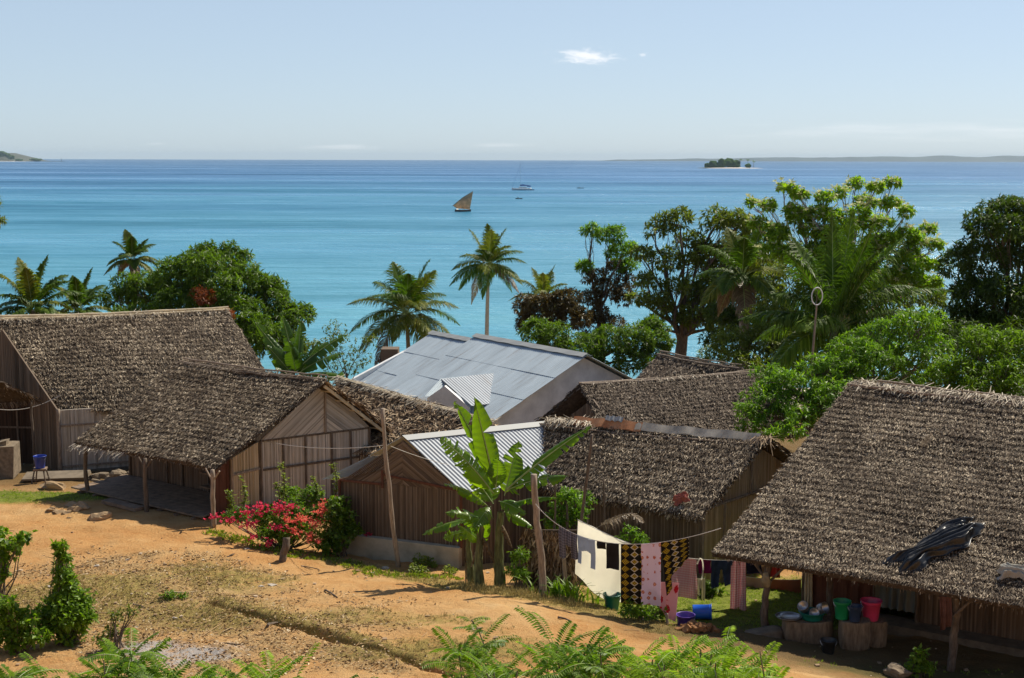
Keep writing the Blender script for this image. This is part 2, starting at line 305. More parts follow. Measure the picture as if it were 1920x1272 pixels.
# clouds: thin patches low over the sea, drawn in the sky by direction
tc = nd(nt, 'ShaderNodeTexCoord')
def cloud(px, py, wx, wy, seed, lo, hi, amt, prev, sc_=(60, 60, 160)):
    d = unit(ray(px, py)); mp = nd(nt, 'ShaderNodeVectorMath', operation='SUBTRACT'); L.new(tc.outputs['Generated'], mp.inputs[0]); mp.inputs[1].default_value = d
    rgt = unit(np.cross(d, [0, 0, 1.])); upv = np.cross(rgt, d)
    def comp(v, k):
        a = nd(nt, 'ShaderNodeVectorMath', operation='DOT_PRODUCT'); L.new(mp.outputs[0], a.inputs[0]); a.inputs[1].default_value = v*k; return a.outputs['Value']
    cx = comp(rgt, FPX/wx); cy = comp(upv, FPX/wy); cb = nd(nt, 'ShaderNodeCombineXYZ'); L.new(cx, cb.inputs[0]); L.new(cy, cb.inputs[1])
    ln = nd(nt, 'ShaderNodeVectorMath', operation='LENGTH'); L.new(cb.outputs[0], ln.inputs[0])
    ms = nd(nt, 'ShaderNodeVectorMath', operation='MULTIPLY_ADD'); L.new(tc.outputs['Generated'], ms.inputs[0]); ms.inputs[1].default_value = sc_; ms.inputs[2].default_value = (seed, seed*1.3, 0)
    nz = nd(nt, 'ShaderNodeTexNoise', i_Scale=1., i_Detail=6., i_Roughness=.62); L.new(ms.outputs[0], nz.inputs['Vector'])
    sb = nd(nt, 'ShaderNodeMath', operation='SUBTRACT'); L.new(nz.outputs[0], sb.inputs[0]); ml = nd(nt, 'ShaderNodeMath', operation='MULTIPLY'); L.new(ln.outputs['Value'], ml.inputs[0]); ml.inputs[1].default_value = .35
    L.new(ml.outputs[0], sb.inputs[1]); mr = nd(nt, 'ShaderNodeMapRange', interpolation_type='SMOOTHSTEP'); mr.inputs['From Min'].default_value = lo; mr.inputs['From Max'].default_value = hi; mr.inputs['To Max'].default_value = amt
    L.new(sb.outputs[0], mr.inputs[0]); mx = nd(nt, 'ShaderNodeMix', data_type='RGBA'); L.new(mr.outputs[0], mx.inputs[0]); L.new(prev, mx.inputs[6]); mx.inputs[7].default_value = (9.4, 9.3, 9.4, 1); return mx.outputs[2]
veil = nd(nt, 'ShaderNodeMix', data_type='RGBA'); vz = nd(nt, 'ShaderNodeSeparateXYZ'); L.new(tc.outputs['Generated'], vz.inputs[0]); vr = nd(nt, 'ShaderNodeMapRange', interpolation_type='SMOOTHSTEP'); L.new(vz.outputs[2], vr.inputs[0]); vr.inputs['From Min'].default_value = 0; vr.inputs['From Max'].default_value = .75; vr.inputs['To Min'].default_value = .62; vr.inputs['To Max'].default_value = 0; L.new(vr.outputs[0], veil.inputs[0]); L.new(sky.outputs[0], veil.inputs[6]); veil.inputs[7].default_value = (4.6, 5.55, 6.3, 1)   # thin high veil of cloud over the whole sky
o_ = cloud(1100, 106, 62, 17, 3, .12, .5, .7, veil.outputs[2], (70, 70, 190))
o_ = cloud(1206, 103, 14, 7, 5, .2, .4, .35, o_)
o_ = cloud(1700, 245, 420, 26, 8, .2, .7, .25, o_, (12, 12, 160))
o_ = cloud(300, 270, 60, 5, 9, .25, .6, .22, o_, (30, 30, 200))
o_ = cloud(640, 276, 110, 6, 11, .2, .6, .2, o_, (30, 30, 200))
o_ = cloud(930, 273, 130, 6, 13, .2, .6, .2, o_, (30, 30, 200))
L.new(o_, bg.inputs[0]); bg.inputs[1].default_value = SKY_STR = .104
sl_ = bpy.data.lights.new('sun', 'SUN'); sl_.energy = 5.0; sl_.angle = R(.5); sl_.color = (1, .92, .78); so = bpy.data.objects.new('sun', sl_); COL.objects.link(so)
sd = A([math.sin(SUN_AZ)*math.cos(SUN_EL), math.cos(SUN_AZ)*math.cos(SUN_EL), math.sin(SUN_EL)])
so.rotation_euler = Vector(sd).to_track_quat('Z', 'Y').to_euler(); so.location = (30, 20, 60)
sc.view_settings.view_transform = 'Standard'; sc.view_settings.look = 'None'; sc.view_settings.exposure = .28; sc.view_settings.gamma = 1
# ------------------------------------------------------------ the lie of the land
cp = [(0,1272,21),(300,1272,20.4),(600,1272,20),(900,1262,20),(1200,1240,20.8),(1400,1232,21.6),(1560,1262,22),(1800,1290,22),
 (0,1100,26),(300,1100,25.4),(600,1100,25.2),(850,1125,24.2),(1050,1150,23.6),(1240,1185,23.9),(0,1010,30),(250,1010,29.5),(420,1020,29.2),(560,1050,28.6),
 (0,925,34.6),(130,925,34.2),(270,975,31.7),(400,1000,30.6),(490,952,33.2),(650,1040,29.6),(752,1062,28.4),(860,1085,27.3),(1000,1108,26.2),(1100,1135,25.2),
 (1330,1140,26.4),(1440,1195,24.4),(1520,1125,27.8),(1600,1205,24),(1900,1230,23.4),(110,890,39),(0,880,39)]
pts = [P(*c) for c in cp]
for x in (-40, -25, -12, 0, 12, 25, 40):
    for y, z in ((-12, 20.6), (0, 18.2), (8, 15.3), (14, 13.75)): pts.append(A([x*.8, y, z]))
    for y, z in ((45, 10.4), (55, 8.9), (68, 6.8), (85, 4.2), (100, 2.3)): pts.append(A([x*(1+y/60), y, z]))
pts += [A([-22, 22, 12.5]), A([-24, 35, 11.8]), A([20, 25, 11.3]), A([22, 34, 11.1]), A([9, 33, 11.1]), A([0, 37, 11.0]), A([-8, 40, 10.9])]
pts = A(pts)
def tk(d2): return .5*d2*np.log(d2+1e-9)
n = len(pts); K = tk(((pts[:, None, :2]-pts[None, :, :2])**2).sum(-1))+np.eye(n)*4.0; Q = np.c_[np.ones(n), pts[:, :2]]
sol = np.linalg.solve(np.block([[K, Q], [Q.T, np.zeros((3, 3))]]), np.r_[pts[:, 2], np.zeros(3)])
def seg_dist(x, y, pl):
    best = np.full(np.shape(x), 1e9)
    for a, b in zip(pl[:-1], pl[1:]):
        d = b-a; t = np.clip(((x-a[0])*d[0]+(y-a[1])*d[1])/(d@d), 0, 1); best = np.minimum(best, np.hypot(x-a[0]-t*d[0], y-a[1]-t*d[1]))
    return best
GUL = [Pz(*c)[:2] for c in ((395, 1128, 12.), (470, 1155, 12.05), (560, 1180, 12.1), (680, 1222, 12.15), (760, 1250, 12.2), (850, 1285, 12.3))]
LIP = [P(*c)[:2] for c in ((640, 1045, 28.4), (760, 1078, 27.4), (870, 1108, 26.2), (1010, 1125, 25.4), (1120, 1150, 24.8), (1250, 1185, 24.2))]
def gz(x, y):
    x = np.asarray(x, float); y = np.asarray(y, float); sh = x.shape; x = x.ravel(); y = y.ravel()
    xc = np.clip(x, -60, 60)
    z = np.zeros(len(x))
    for i in range(0, len(x), 20000):
        s = slice(i, i+20000); d2 = (xc[s, None]-pts[None, :, 0])**2+(np.minimum(y[s], 100)[:, None]-pts[None, :, 1])**2
        z[s] = tk(d2)@sol[:-3]+sol[-3]+sol[-2]*xc[s]+sol[-1]*np.minimum(y[s], 100)
    z = np.where(y > 100, 2.3-(y-100)*.11, np.where(y > 90, z+(2.3-z)*(np.clip(y-90, 0, 10)/10), z))
    far = np.clip((np.abs(x)-60)/60, 0, 1); z = z-far*0
    amp = np.clip((60-y)/30, .15, 1)
    z += (.26*fbm(x*.45, y*.6, 3)+.12*fbm(x*2, y*2.6, 3)+.05*fbm(x*7, y*8, 3))*amp
    z -= .28*np.exp(-(seg_dist(x+.06*np.sin(y*5), y+.1*fbm(x*3, y*3, 2), GUL)/.075)**2)-.05*np.exp(-((seg_dist(x, y, GUL)-.25)/.16)**2)
    return z.reshape(sh)
def G(px, py, dz=0, it=6):
    """where the sight line of a photo pixel meets the ground"""
    d = ray(px, py); t = np.linspace(8, 140, 900); p = CAM+d*(t/d[1])[:, None]; h = p[:, 2]-gz(p[:, 0], p[:, 1]); i = int(np.argmax(h < 0)); 
    a, b = t[i-1], t[i]
    for _ in range(14):
        m = (a+b)/2; q = CAM+d*(m/d[1])
        if q[2] > gz(A([q[0]]), A([q[1]]))[0]: a = m
        else: b = m
    q = CAM+d*(a/d[1]); return q+A([0, 0, dz])
def on_ground(x, y, dz=0): return A([x, y, float(gz(A([x]), A([y]))[0])+dz])
ys = np.concatenate([np.arange(-150, -10, 20), np.arange(-10, 16, 1.), np.arange(16, 19.5, .11), np.arange(19.5, 25, .055), np.arange(25, 36, .11), np.arange(36, 60, .5), np.arange(60, 136, 2.5)])
xs = np.concatenate([np.arange(-400, -60, 40), np.arange(-60, -13, 1.5), np.arange(-13, -7, .12), np.arange(-7, 0, .06), np.arange(0, 12, .12), np.arange(12, 60, 1.5), np.arange(60, 401, 40)])
X, Y = np.meshgrid(xs, ys, indexing='ij'); Z = gz(X, Y)
mb = MB(); grid(mb, np.stack([X, Y, Z], -1))
# image-like masks in ground coordinates: green turf, dead grass, litter, ash
def blobm(x, y, c, rx, ry, rot=0, k=1.):
    ca, sa = math.cos(rot), math.sin(rot); u = (x-c[0])*ca+(y-c[1])*sa; v = -(x-c[0])*sa+(y-c[1])*ca
    return k*np.clip(1.4-np.sqrt((u/rx)**2+(v/ry)**2), 0, 1)
def turf(x, y):
    g = blobm(x, y, P(1370, 1150, 26.4), 3.2, 1.9)+blobm(x, y, P(50, 930, 34), 2.6, .9)+blobm(x, y, P(1450, 1110, 28), 3, 1.5, 0, .8)+blobm(x, y, P(1750, 1270, 22.3), 3, .8, 0, .6)
    return np.clip(g, 0, 1)
def drygrass(x, y):
    d = seg_dist(x, y, LIP); g = np.exp(-(d/.55)**2)*.9
    g = np.maximum(g, .8*np.exp(-(np.maximum(seg_dist(x, y, [q+A([.05, .2]) for q in GUL[:4]])-.05, 0)/.2)**2))
    g = np.maximum(g, blobm(x, y, G(860, 1220), 1.9, .9, 0, .8)); g = np.maximum(g, blobm(x, y, G(430, 1080), 2.2, 1.1, -.4, .5)); g = np.maximum(g, blobm(x, y, G(380, 1150), 1.9, 1., -.2, .6)); g = np.maximum(g, blobm(x, y, G(170, 1120), 3., 1.8, -.2, .55)); g = np.maximum(g, blobm(x, y, G(700, 1160), 2.2, .7, -.3, .55))
    return np.clip(g*(.55+1.4*vn(x*1.1, y*1.3)), 0, 1)
def litter(x, y):
    g = blobm(x, y, G(170, 1110), 3.4, 2.6, -.3)+blobm(x, y, G(560, 1245), 2.6, .8, 0, .7)+blobm(x, y, G(620, 1120), 2.4, .7, -.3, .3)+blobm(x, y, G(420, 1190), 2.8, 1.6, -.3)+blobm(x, y, G(330, 1060), 2.2, 1, -.3, .6)+blobm(x, y, G(720, 1230), 1.5, .7, 0, .5)
    return np.clip(g*(.1+1.5*vn(x*1.7+9, y*1.9)), 0, 1)
def ash(x, y): return np.clip((blobm(x, y, G(330, 1228), 1.1, .6)+blobm(x, y, G(255, 1215), .7, .45))*(.3+1.1*vn(x*4, y*4)), 0, 1)
V4 = [f(X.ravel(), Y.ravel()) for f in (turf, drygrass, litter, ash)]
sand = np.clip((Y.ravel()-96)/6, 0, 1)
m, nt, b, out = newmat('earth'); L = nt.links; tc = nd(nt, 'ShaderNodeTexCoord')
def noise(scale, det=6, rough=.6, vec=None):
    n_ = nd(nt, 'ShaderNodeTexNoise', i_Scale=scale, i_Detail=float(det), i_Roughness=rough); L.new(vec or tc.outputs['Object'], n_.inputs['Vector']); return n_.outputs[0]
def mixc(f, a, b_):
    x = nd(nt, 'ShaderNodeMix', data_type='RGBA')
    if isinstance(f, float): x.inputs[0].default_value = f
    else: L.new(f, x.inputs[0])
    for i, v in ((6, a), (7, b_)):
        if isinstance(v, tuple): x.inputs[i].default_value = (*v, 1)
        else: L.new(v, x.inputs[i])
    return x.outputs[2]
def mrange(v, a, b_, c=0., d=1.):
    x = nd(nt, 'ShaderNodeMapRange'); L.new(v, x.inputs[0]); [setattr(x.inputs[k], 'default_value', q) for k, q in (('From Min', a), ('From Max', b_), ('To Min', c), ('To Max', d))]; return x.outputs[0]
def math_(op, a, b_):
    x = nd(nt, 'ShaderNodeMath', operation=op); L.new(a, x.inputs[0])
    if isinstance(b_, float): x.inputs[1].default_value = b_
    else: L.new(b_, x.inputs[1])
    return x.outputs[0]
big = noise(.35, 4); mid = noise(1.8, 6); fine = noise(16, 6, .7)
r1 = ramp(nt, [(.32, (.38, .15, .042)), (.47, (.47, .235, .085)), (.6, (.54, .32, .14)), (.72, (.61, .42, .22))]); L.new(math_('ADD', math_('MULTIPLY', big, .6), math_('MULTIPLY', mid, .4)), r1.inputs[0])
c = mixc(mrange(fine, .35, .7, 0, .5), r1.outputs[0], (.62, .41, .17))
def att(nm):
    a = nd(nt, 'ShaderNodeAttribute', attribute_name=nm); return a.outputs['Fac']
gr = ramp(nt, [(.3, (.10, .13, .02)), (.6, (.22, .25, .04)), (.8, (.32, .30, .07))]); L.new(noise(5, 6, .7), gr.inputs[0])
dg = ramp(nt, [(.3, (.20, .16, .05)), (.6, (.34, .26, .08)), (.8, (.44, .32, .12))]); L.new(noise(9, 6, .7), dg.inputs[0])
lt = ramp(nt, [(.38, (.14, .075, .03)), (.5, (.36, .23, .10)), (.62, (.58, .43, .22))]); L.new(noise(22, 5, .75), lt.inputs[0])
c = mixc(mrange(math_('MULTIPLY', att('litter'), mrange(noise(7, 5, .7), .3, .6)), .1, .7, 0, .85), c, lt.outputs[0])
c = mixc(mrange(math_('MULTIPLY', att('dry'), mrange(noise(6, 5, .7), .25, .6)), .15, .6, 0, .9), c, dg.outputs[0])
c = mixc(mrange(math_('ADD', att('turf'), math_('MULTIPLY', noise(4, 5, .7), .5)), .55, .9), c, gr.outputs[0])
c = mixc(mrange(math_('MULTIPLY', att('ash'), mrange(noise(9, 5, .8), .3, .6)), .15, .6, 0, .85), c, (.42, .40, .38))
c = mixc(att('inland_eave_shade'), c, (.10, .075, .035))
c = mixc(att('sand'), c, (.6, .52, .4))
L.new(c, b.inputs['Base Color']); b.inputs['Roughness'].default_value = .95; b.inputs['Specular IOR Level'].default_value = .1
bp = nd(nt, 'ShaderNodeBump'); bp.inputs['Strength'].default_value = .8; bp.inputs['Distance'].default_value = .07
L.new(math_('ADD', math_('ADD', fine, math_('MULTIPLY', mid, 1.2)), math_('MULTIPLY', noise(60, 4), .5)), bp.inputs['Height']); L.new(bp.outputs[0], b.inputs['Normal'])
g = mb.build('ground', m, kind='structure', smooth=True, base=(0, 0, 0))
inland_eave_shade = np.clip((Y.ravel()-33)/4, 0, 1)*.8; inland_eave_shade = np.maximum(inland_eave_shade, .85*np.minimum(1, 1.6*blobm(X.ravel(), Y.ravel(), P(1800, 1240, 22.9), 5.4, 1.7, -.25)))  # dark inland ground; the blob paints the big hut's eave shade into the colour
for nm, v in zip(('turf', 'dry', 'litter', 'ash', 'sand', 'inland_eave_shade'), V4+[sand, inland_eave_shade]):
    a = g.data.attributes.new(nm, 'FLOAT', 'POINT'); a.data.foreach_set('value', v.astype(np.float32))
# ------------------------------------------------------------ sea
mb = MB(); rr = np.concatenate([[0], np.geomspace(60, 18200, 60)]); aa = np.linspace(0, 2*math.pi, 97)
RR_, AA_ = np.meshgrid(rr, aa, indexing='ij'); grid(mb, np.stack([RR_*np.cos(AA_), RR_*np.sin(AA_), 0*RR_], -1)[:, ::1])
m, nt, b, out = newmat('sea_water'); L = nt.links; tc = nd(nt, 'ShaderNodeTexCoord')
sx = nd(nt, 'ShaderNodeSeparateXYZ'); L.new(tc.outputs['Object'], sx.inputs[0])
def mapn(scale, sx_, sy_, det=5, rough=.6, off=0):
    mp = nd(nt, 'ShaderNodeMapping'); mp.inputs['Scale'].default_value = (sx_, sy_, 1); mp.inputs['Location'].default_value = (off, off, 0); L.new(tc.outputs['Object'], mp.inputs[0]); return noise(scale, det, rough, mp.outputs[0])
yy = sx.outputs[1]
# the water is pale turquoise over the shallows and blue over the deep
lg = nd(nt, 'ShaderNodeMath', operation='LOGARITHM'); mxy = nd(nt, 'ShaderNodeMath', operation='MAXIMUM'); mxy.inputs[1].default_value = 50; L.new(yy, mxy.inputs[0]); L.new(mxy.outputs[0], lg.inputs[0]); lg.inputs[1].default_value = 10
vv = math_('ADD', lg.outputs[0], mrange(mapn(.004, 1, 3, 4), .3, .7, -.16, .16))
rp = ramp(nt, [(.0, (.15, .42, .46)), (.10, (.075, .30, .40)), (.3, (.028, .215, .34)), (.42, (.014, .185, .32)), (.6, (.012, .125, .29)), (1., (.018, .10, .22))]); L.new(mrange(vv, 2.0, 4.0), rp.inputs[0])
# weed beds and wind streaks: darker and lighter bands lying across the view
n1 = mapn(.0011, 1., 4.5, 12, .78, 40); n2 = mapn(.03, 1., 5., 6, .7)
band = math_('ADD', math_('MULTIPLY', n1, .75), math_('MULTIPLY', n2, .25))
f = mrange(band, .40, .60, .62, 1.35)
vm = nd(nt, 'ShaderNodeVectorMath', operation='SCALE'); L.new(rp.outputs[0], vm.inputs[0]); L.new(f, vm.inputs['Scale']); L.new(vm.outputs[0], b.inputs['Base Color'])
L.new(mrange(band, .42, .60, .42, .20), b.inputs['Roughness']); b.inputs['IOR'].default_value = 1.33; L.new(mrange(band, .45, .60, .3, 1.3), b.inputs['Specular IOR Level'])
bp = nd(nt, 'ShaderNodeBump'); bp.inputs['Strength'].default_value = .85; bp.inputs['Distance'].default_value = .8
hsum = math_('ADD', math_('MULTIPLY', mapn(1., .25, .7, 5, .7), 1.), math_('MULTIPLY', mapn(.07, .6, 1.6, 4), 2.))
L.new(hsum, bp.inputs['Height']); L.new(bp.outputs[0], b.inputs['Normal'])
mb.build('sea', m, kind='structure', base=(0, 0, 0))
M['far_land'] = plain('far_land', (.045, .065, .055), scale=.004, var=.4, bump=0)
def coast(x0, x1, y, h0, h1, seed, depth, name='hills', mat='far_land', prof=None, n=140):
    mb = MB(); xs = np.linspace(x0, x1, n); u = np.linspace(0, 1, n)
    h = (h0+(h1-h0)*u)*(.75+1.0*(fbm(u*9+seed, u*0+seed, 5)+.25)) if prof is None else prof(u)
    prof_ = A([[0, 0], [.25, .75], [.5, 1], [.75, .7], [1, 0]])
    Pt = np.stack([np.stack([xs, y+a*depth*(1+.0*xs), h*b_-.5], -1) for a, b_ in prof_], 1); grid(mb, Pt); return mb.build(name, M[mat], kind='structure', smooth=True)
X20 = lambda px, Y: P(px, 300, Y)[0]
coast(X20(1130, 14500), X20(2150, 14500), 14500, 30, 125, 4, 2000, prof=lambda u: (15+56*np.minimum(1, u*1.5))*np.minimum(1, u*25)*(.85+.5*fbm(u*16, u*0+2, 5))*(1-.0*u))
# haze
hz = MB(); box(hz, (0, 0, 38), 37000, 37000, 84); 
m, nt, b, out = newmat('haze_air'); nt.nodes.remove(b); pv = nd(nt, 'ShaderNodeVolumePrincipled'); pv.inputs['Color'].default_value = (.62, .82, 1, 1); pv.inputs['Density'].default_value = 3.4e-5; pv.inputs['Anisotropy'].default_value = 0; nt.links.new(pv.outputs[0], out.inputs['Volume'])
hz.build('haze', m, kind='stuff', base=(0, 0, 0))
# ------------------------------------------------------------ houses
def v2(p): return A([p[0], p[1]])
def lerp(a, b, t): return A(a)+(A(b)-A(a))*t
class House:
    """a ridge A-B, front eave EA-EB (towards the camera side), a mirrored back slope; all walls hang under those planes"""
    def __init__(s, name, label, cat, RA, RB, EA, EB, gnd, group=None, back=1.0):
        s.RA, s.RB, s.EA, s.EB = [A(v, dtype=float) for v in (RA, RB, EA, EB)]; s.g = gnd
        def mir(r, e): v = (r-e)*back; v[2] = -v[2]; return r+v
        s.BA, s.BB = mir(s.RA, s.EA), mir(s.RB, s.EB)
        c = (s.RA+s.RB)/2; s.root = thing(name, (c[0], c[1], gnd), label, cat, group)
    def pt(s, u, f):      # u along ridge, f: 1 front eave, -1 back eave ; on the roof planes
        r = lerp(s.RA, s.RB, u); e = lerp(s.EA, s.EB, u) if f >= 0 else lerp(s.BA, s.BB, u); return lerp(r, e, abs(f))
    def panel(s, name, p0, p1, z0, top0, top1, mat, apex=None, ang=90, w=.035, rel=.012, label=None, split=None, battens=(), frame=True, seed=0, side=1, wm='post'):
        """upright panel from p0 to p1 (xy), floor z0, heights of both top corners; optional apex point (t, z)"""
        rs = np.random.RandomState(seed); p0, p1 = v2(p0), v2(p1); Lh = np.linalg.norm(p1-p0); U = A([*(p1-p0)/Lh, 0]); V = A([0, 0, 1.]); N = A([U[1], -U[0], 0])*side; O = A([p0[0], p0[1], 0])
        poly = [(0, z0), (Lh, z0), (Lh, top1)]+([(apex[0]*Lh, apex[1])] if apex else [])+[(0, top0)]
        mb = MB(); slab(mb, O, U, V, N, poly); strips(mb, O, U, V, N, poly, ang, w, rel=rel, rs=rs)
        o = mb.build(name, mat, s.root, label=label)
        for b in battens:
            fb = MB(); a, c = b; beam(fb, O+U*a[0]*Lh+V*a[1]+N*.03, O+U*c[0]*Lh+V*c[1]+N*.03, .05, .03, up=N); fb.build('batten', M[wm], s.root)
        if frame:
            for t in (0, 1): fb = MB(); tube(fb, [O+U*t*Lh+V*z0+N*.035, O+U*t*Lh+V*((top0, top1)[t])+N*.035], .035, 7); fb.build('corner_batten', M[wm], s.root)
        return O, U, V, N, Lh
def thatch_part(root, nm, q, seed, mat='thatch', **k):
    sl, bl = thatch(*q, seed, **k); r = sl.build(nm, M['thatch_base'], root, smooth=True); bl.build('thatch_leaves', M[mat], r)
    return r
def merge_poles(root, A_, B_, off, seed, mat='bamboo', r=.03, name='ridge_pole', sag=.04, n=14):
    rs = np.random.RandomState(seed); t = np.linspace(0, 1, n)[:, None]; p = A(A_)+(A(B_)-A(A_))*t+A(off)+A([0, 0, 1])*(-sag*np.sin(t*math.pi)+rs.normal(0, .008, (n, 1)))
    mb = MB(); tube(mb, p, r*(1-.3*t[:, 0]), 7); return mb.build(name, M[mat], root)

# --- H5: the big hut at the lower right ----------------------------------------------------
GZ5 = 11.25
RA = Pz(1600, 716, 15.3); RBv = Pz(1920, 750, 15.25); RB = RA+(RBv-RA)*1.55
EA = Pz(1335, 1038, 12.75); EBv = Pz(1920, 1138, 12.72); EB = EA+(EBv-EA)*1.42
h5 = House('thatched_hut', 'big thatched hut at lower right with black plastic on its roof', 'hut', RA, RB, EA, EB, GZ5)
thatch_part(h5.root, 'roof_slope', (h5.RA, h5.RB, h5.EB, h5.EA), 51, dens=3000, blen=.058, bw=.0145, thick=.2, amp=.09, row=.2)
thatch_part(h5.root, 'roof_slope', (h5.RA, h5.RB, h5.BB, h5.BA), 52, dens=60, blen=.2, bw=.05)
ridge_tufts(h5.RA, h5.RB, 53, ln=.36, dens=420).build('ridge_thatch', M['thatch_pale'], h5.root)
dn5 = unit((h5.EA-h5.RA)); merge_poles(h5.root, h5.RA, h5.RB, dn5*.3+A([0, 0, .1]), 5, 'post_pale', .035)
merge_poles(h5.root, lerp(h5.RA, h5.RB, .1), h5.RB, dn5*.04+A([0, 0, .1]), 6, 'post_pale', .025)
rd5 = unit((h5.RB-h5.RA)*A([1, 1, 0])); fr5 = unit(np.cross([0, 0, 1], rd5)); fr5 = fr5 if fr5[1] < 0 else -fr5     # towards camera
def under5(u, f): p = h5.pt(u, f); return p-A([0, 0, .2])
zc = [under5(u, .62)[2] for u in (.07, .985)]
a5, b5 = under5(.10, .60), under5(.97, .60)
cut = lerp(a5, b5, .04); dr0 = lerp(a5, b5, .235); dr1 = lerp(a5, b5, .37)
h5.panel('front_wall', a5, dr0, GZ5, a5[2], dr0[2], M['redwood'], w=.22, rel=.01, label='dark red plank wall left of the doorway', seed=1, side=1)
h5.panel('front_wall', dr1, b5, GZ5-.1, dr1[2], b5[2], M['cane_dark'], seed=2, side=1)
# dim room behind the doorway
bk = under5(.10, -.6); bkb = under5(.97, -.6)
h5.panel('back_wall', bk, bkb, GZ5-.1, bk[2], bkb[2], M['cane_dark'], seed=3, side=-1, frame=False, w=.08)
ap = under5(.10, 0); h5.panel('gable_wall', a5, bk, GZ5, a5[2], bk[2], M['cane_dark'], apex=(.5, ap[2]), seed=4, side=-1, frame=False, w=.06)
ap = under5(.97, 0); h5.panel('gable_wall', b5, bkb, GZ5-.1, b5[2], bkb[2], M['cane_dark'], apex=(.5, ap[2]), seed=4, side=1, frame=False, w=.1)
def curtain(name, a, b, z1, z0, mat, folds=5, amp=.04, root=None, **k):
    u = np.linspace(0, 1, 60)[:, None]; v = np.linspace(0, 1, 30)[None, :]; a, b = A(a), A(b); N = unit(np.cross(b-a, [0, 0, 1.]))
    Pt = (a*(1-u)+b*u)[:, None, :]+0*v[..., None]; Pt[..., 2] = z1+(z0-z1)*v+0*u; Pt = Pt+N*(amp*np.sin(u*folds*6.28+1.5*v)*(.4+.6*v)+.02*np.sin(u*40+3*v))[..., None]
    m_ = MB(); grid(m_, Pt); return m_.build(name, mat, root, smooth=True, **k)
M['curtain'] = plain('curtain_cloth', (.20, .22, .20), scale=3, stretch=(1, 1, .4), var=.2, trans=.2, bump=0)
curtain('doorway_curtain', lerp(dr0, dr1, .03)+fr5*.02, lerp(dr0, dr1, .95)+fr5*.02, dr0[2]-.02, GZ5+.32, M['curtain'], label='grey cloth curtain hanging in the doorway of the big thatched hut', cat='curtain')
def post(nm, foot, top, r=.055, mat='post', root=None, seed=0, wob=.03, **k):
    rs = np.random.RandomState(seed); n = 12; t = np.linspace(0, 1, n)[:, None]; p = A(foot)*(1-t)+A(top)*t; w_ = np.cumsum(rs.normal(0, wob, (n, 2)), 0)*np.sin(t*math.pi)*.6
    p[:, :2] += w_; m_ = MB(); tube(m_, p, r*(1.08-.2*t[:, 0])*(1+.06*rs.normal(size=n)), 10); return m_.build(nm, M[mat], root, smooth=True, **k)
def hut_post(h, px, pyt, pyb, Y, r=.055, mat='post', seed=0, braces=True, zt=None):
    f = P(px, pyb, Y); t = P(px, pyt, Y); t = A([f[0]+(t[0]-f[0])*.0+rg.normal(0, .02), f[1], t[2]]) if zt is None else A([f[0], f[1], zt])
    o = post('post', f-A([0, 0, .1]), t, r, mat, h.root, seed)
    return f, t
E5 = lambda u: lerp(h5.EA, h5.EB, u)
for k_, (px, pyb, Yd) in enumerate(((1438, 1190, 24.6), (1556, 1168, 25.1), (1783, 1252, 22.8))):
    f = P(px, pyb, Yd); # height of the roof above this spot
    best = min(((np.hypot(*(h5.pt(u, fr)-f)[:2]), u, fr) for u in np.linspace(0, 1, 60) for fr in np.linspace(0, 1, 30))); zt = h5.pt(best[1], best[2])[2]-.1
    post('post', f-A([0, 0, .15]), A([f[0]+.02, f[1], zt]), .07 if k_ != 1 else .06, 'post', h5.root, 30+k_)
    for sg in (-1, 1): bm = MB(); tube(bm, [f+A([0, 0, zt-f[2]-.42]), A([f[0], f[1], zt-.05])+rd5*sg*.32], .024, 7); bm.build('brace', M['post'], h5.root)
beam_ = MB(); tube(beam_, [h5.pt(.02, .9)-A([0, 0, .2]), h5.pt(.5, .9)-A([0, 0, .22]), h5.pt(.98, .9)-A([0, 0, .2])], .045, 8); beam_.build('eave_beam', M['post'], h5.root)
fl = MB(); c0 = (a5+b5)/2; ca = A([c0[0], c0[1], 0])+fr5*.15
box(fl, (lerp(dr0, b5, .45)[0], lerp(dr0, b5, .45)[1], GZ5+.02)+A([*(fr5[:2]*.2), 0]), np.linalg.norm(b5-dr0)*1.05, .55, .26, math.atan2(rd5[1], rd5[0]), .01); fl.build('doorstep', M['cement'], h5.root)
# upright bamboo poles at the wall corner
for i, dx in enumerate((.0, .06, .12)): post('corner_pole', a5*A([1, 1, 0])+rd5*(.06+dx)+fr5*.05+A([0, 0, GZ5]), a5+rd5*(.06+dx)+fr5*.05, .025, 'bamboo', h5.root, 60+i, .005)

# --- H2: thatched hut with the pale gable ---------------------------------------------------
GZ2 = 11.48
RB = Pz(612, 712, 14.62); RA = Pz(342, 679, 14.58); EA = Pz(140, 832, 12.9); EB = Pz(402, 880, 12.88)
h2 = House('thatched_hut', 'thatched hut with pale herringbone cane gable and an open porch on posts', 'hut', RA, RB, EA, EB, GZ2, back=.62)
thatch_part(h2.root, 'roof_slope', (h2.RA, h2.RB, h2.EB, h2.EA), 21, 'thatch', dens=2000, blen=.065, bw=.018, thick=.12, amp=.10, row=.19)
h2.BB = P(752, 820, 35.3); h2.BA = h2.BB+(h2.RA-h2.RB)
thatch_part(h2.root, 'roof_slope', (h2.RA, h2.RB, h2.BB, h2.BA), 22, 'thatch_warm', dens=160, blen=.18, bw=.035, thick=.1)
ridge_tufts(h2.RA, h2.RB, 23, dens=90, ln=.2).build('ridge_thatch', M['thatch_grey'], h2.root)
for i, (o1, m_) in enumerate(((.1, 'post_pale'), (.17, 'post'), (-.06, 'post_pale'))): merge_poles(h2.root, h2.RA, h2.RB, unit(h2.EA-h2.RA)*o1+A([0, 0, .07]), 24+i, m_, .024)
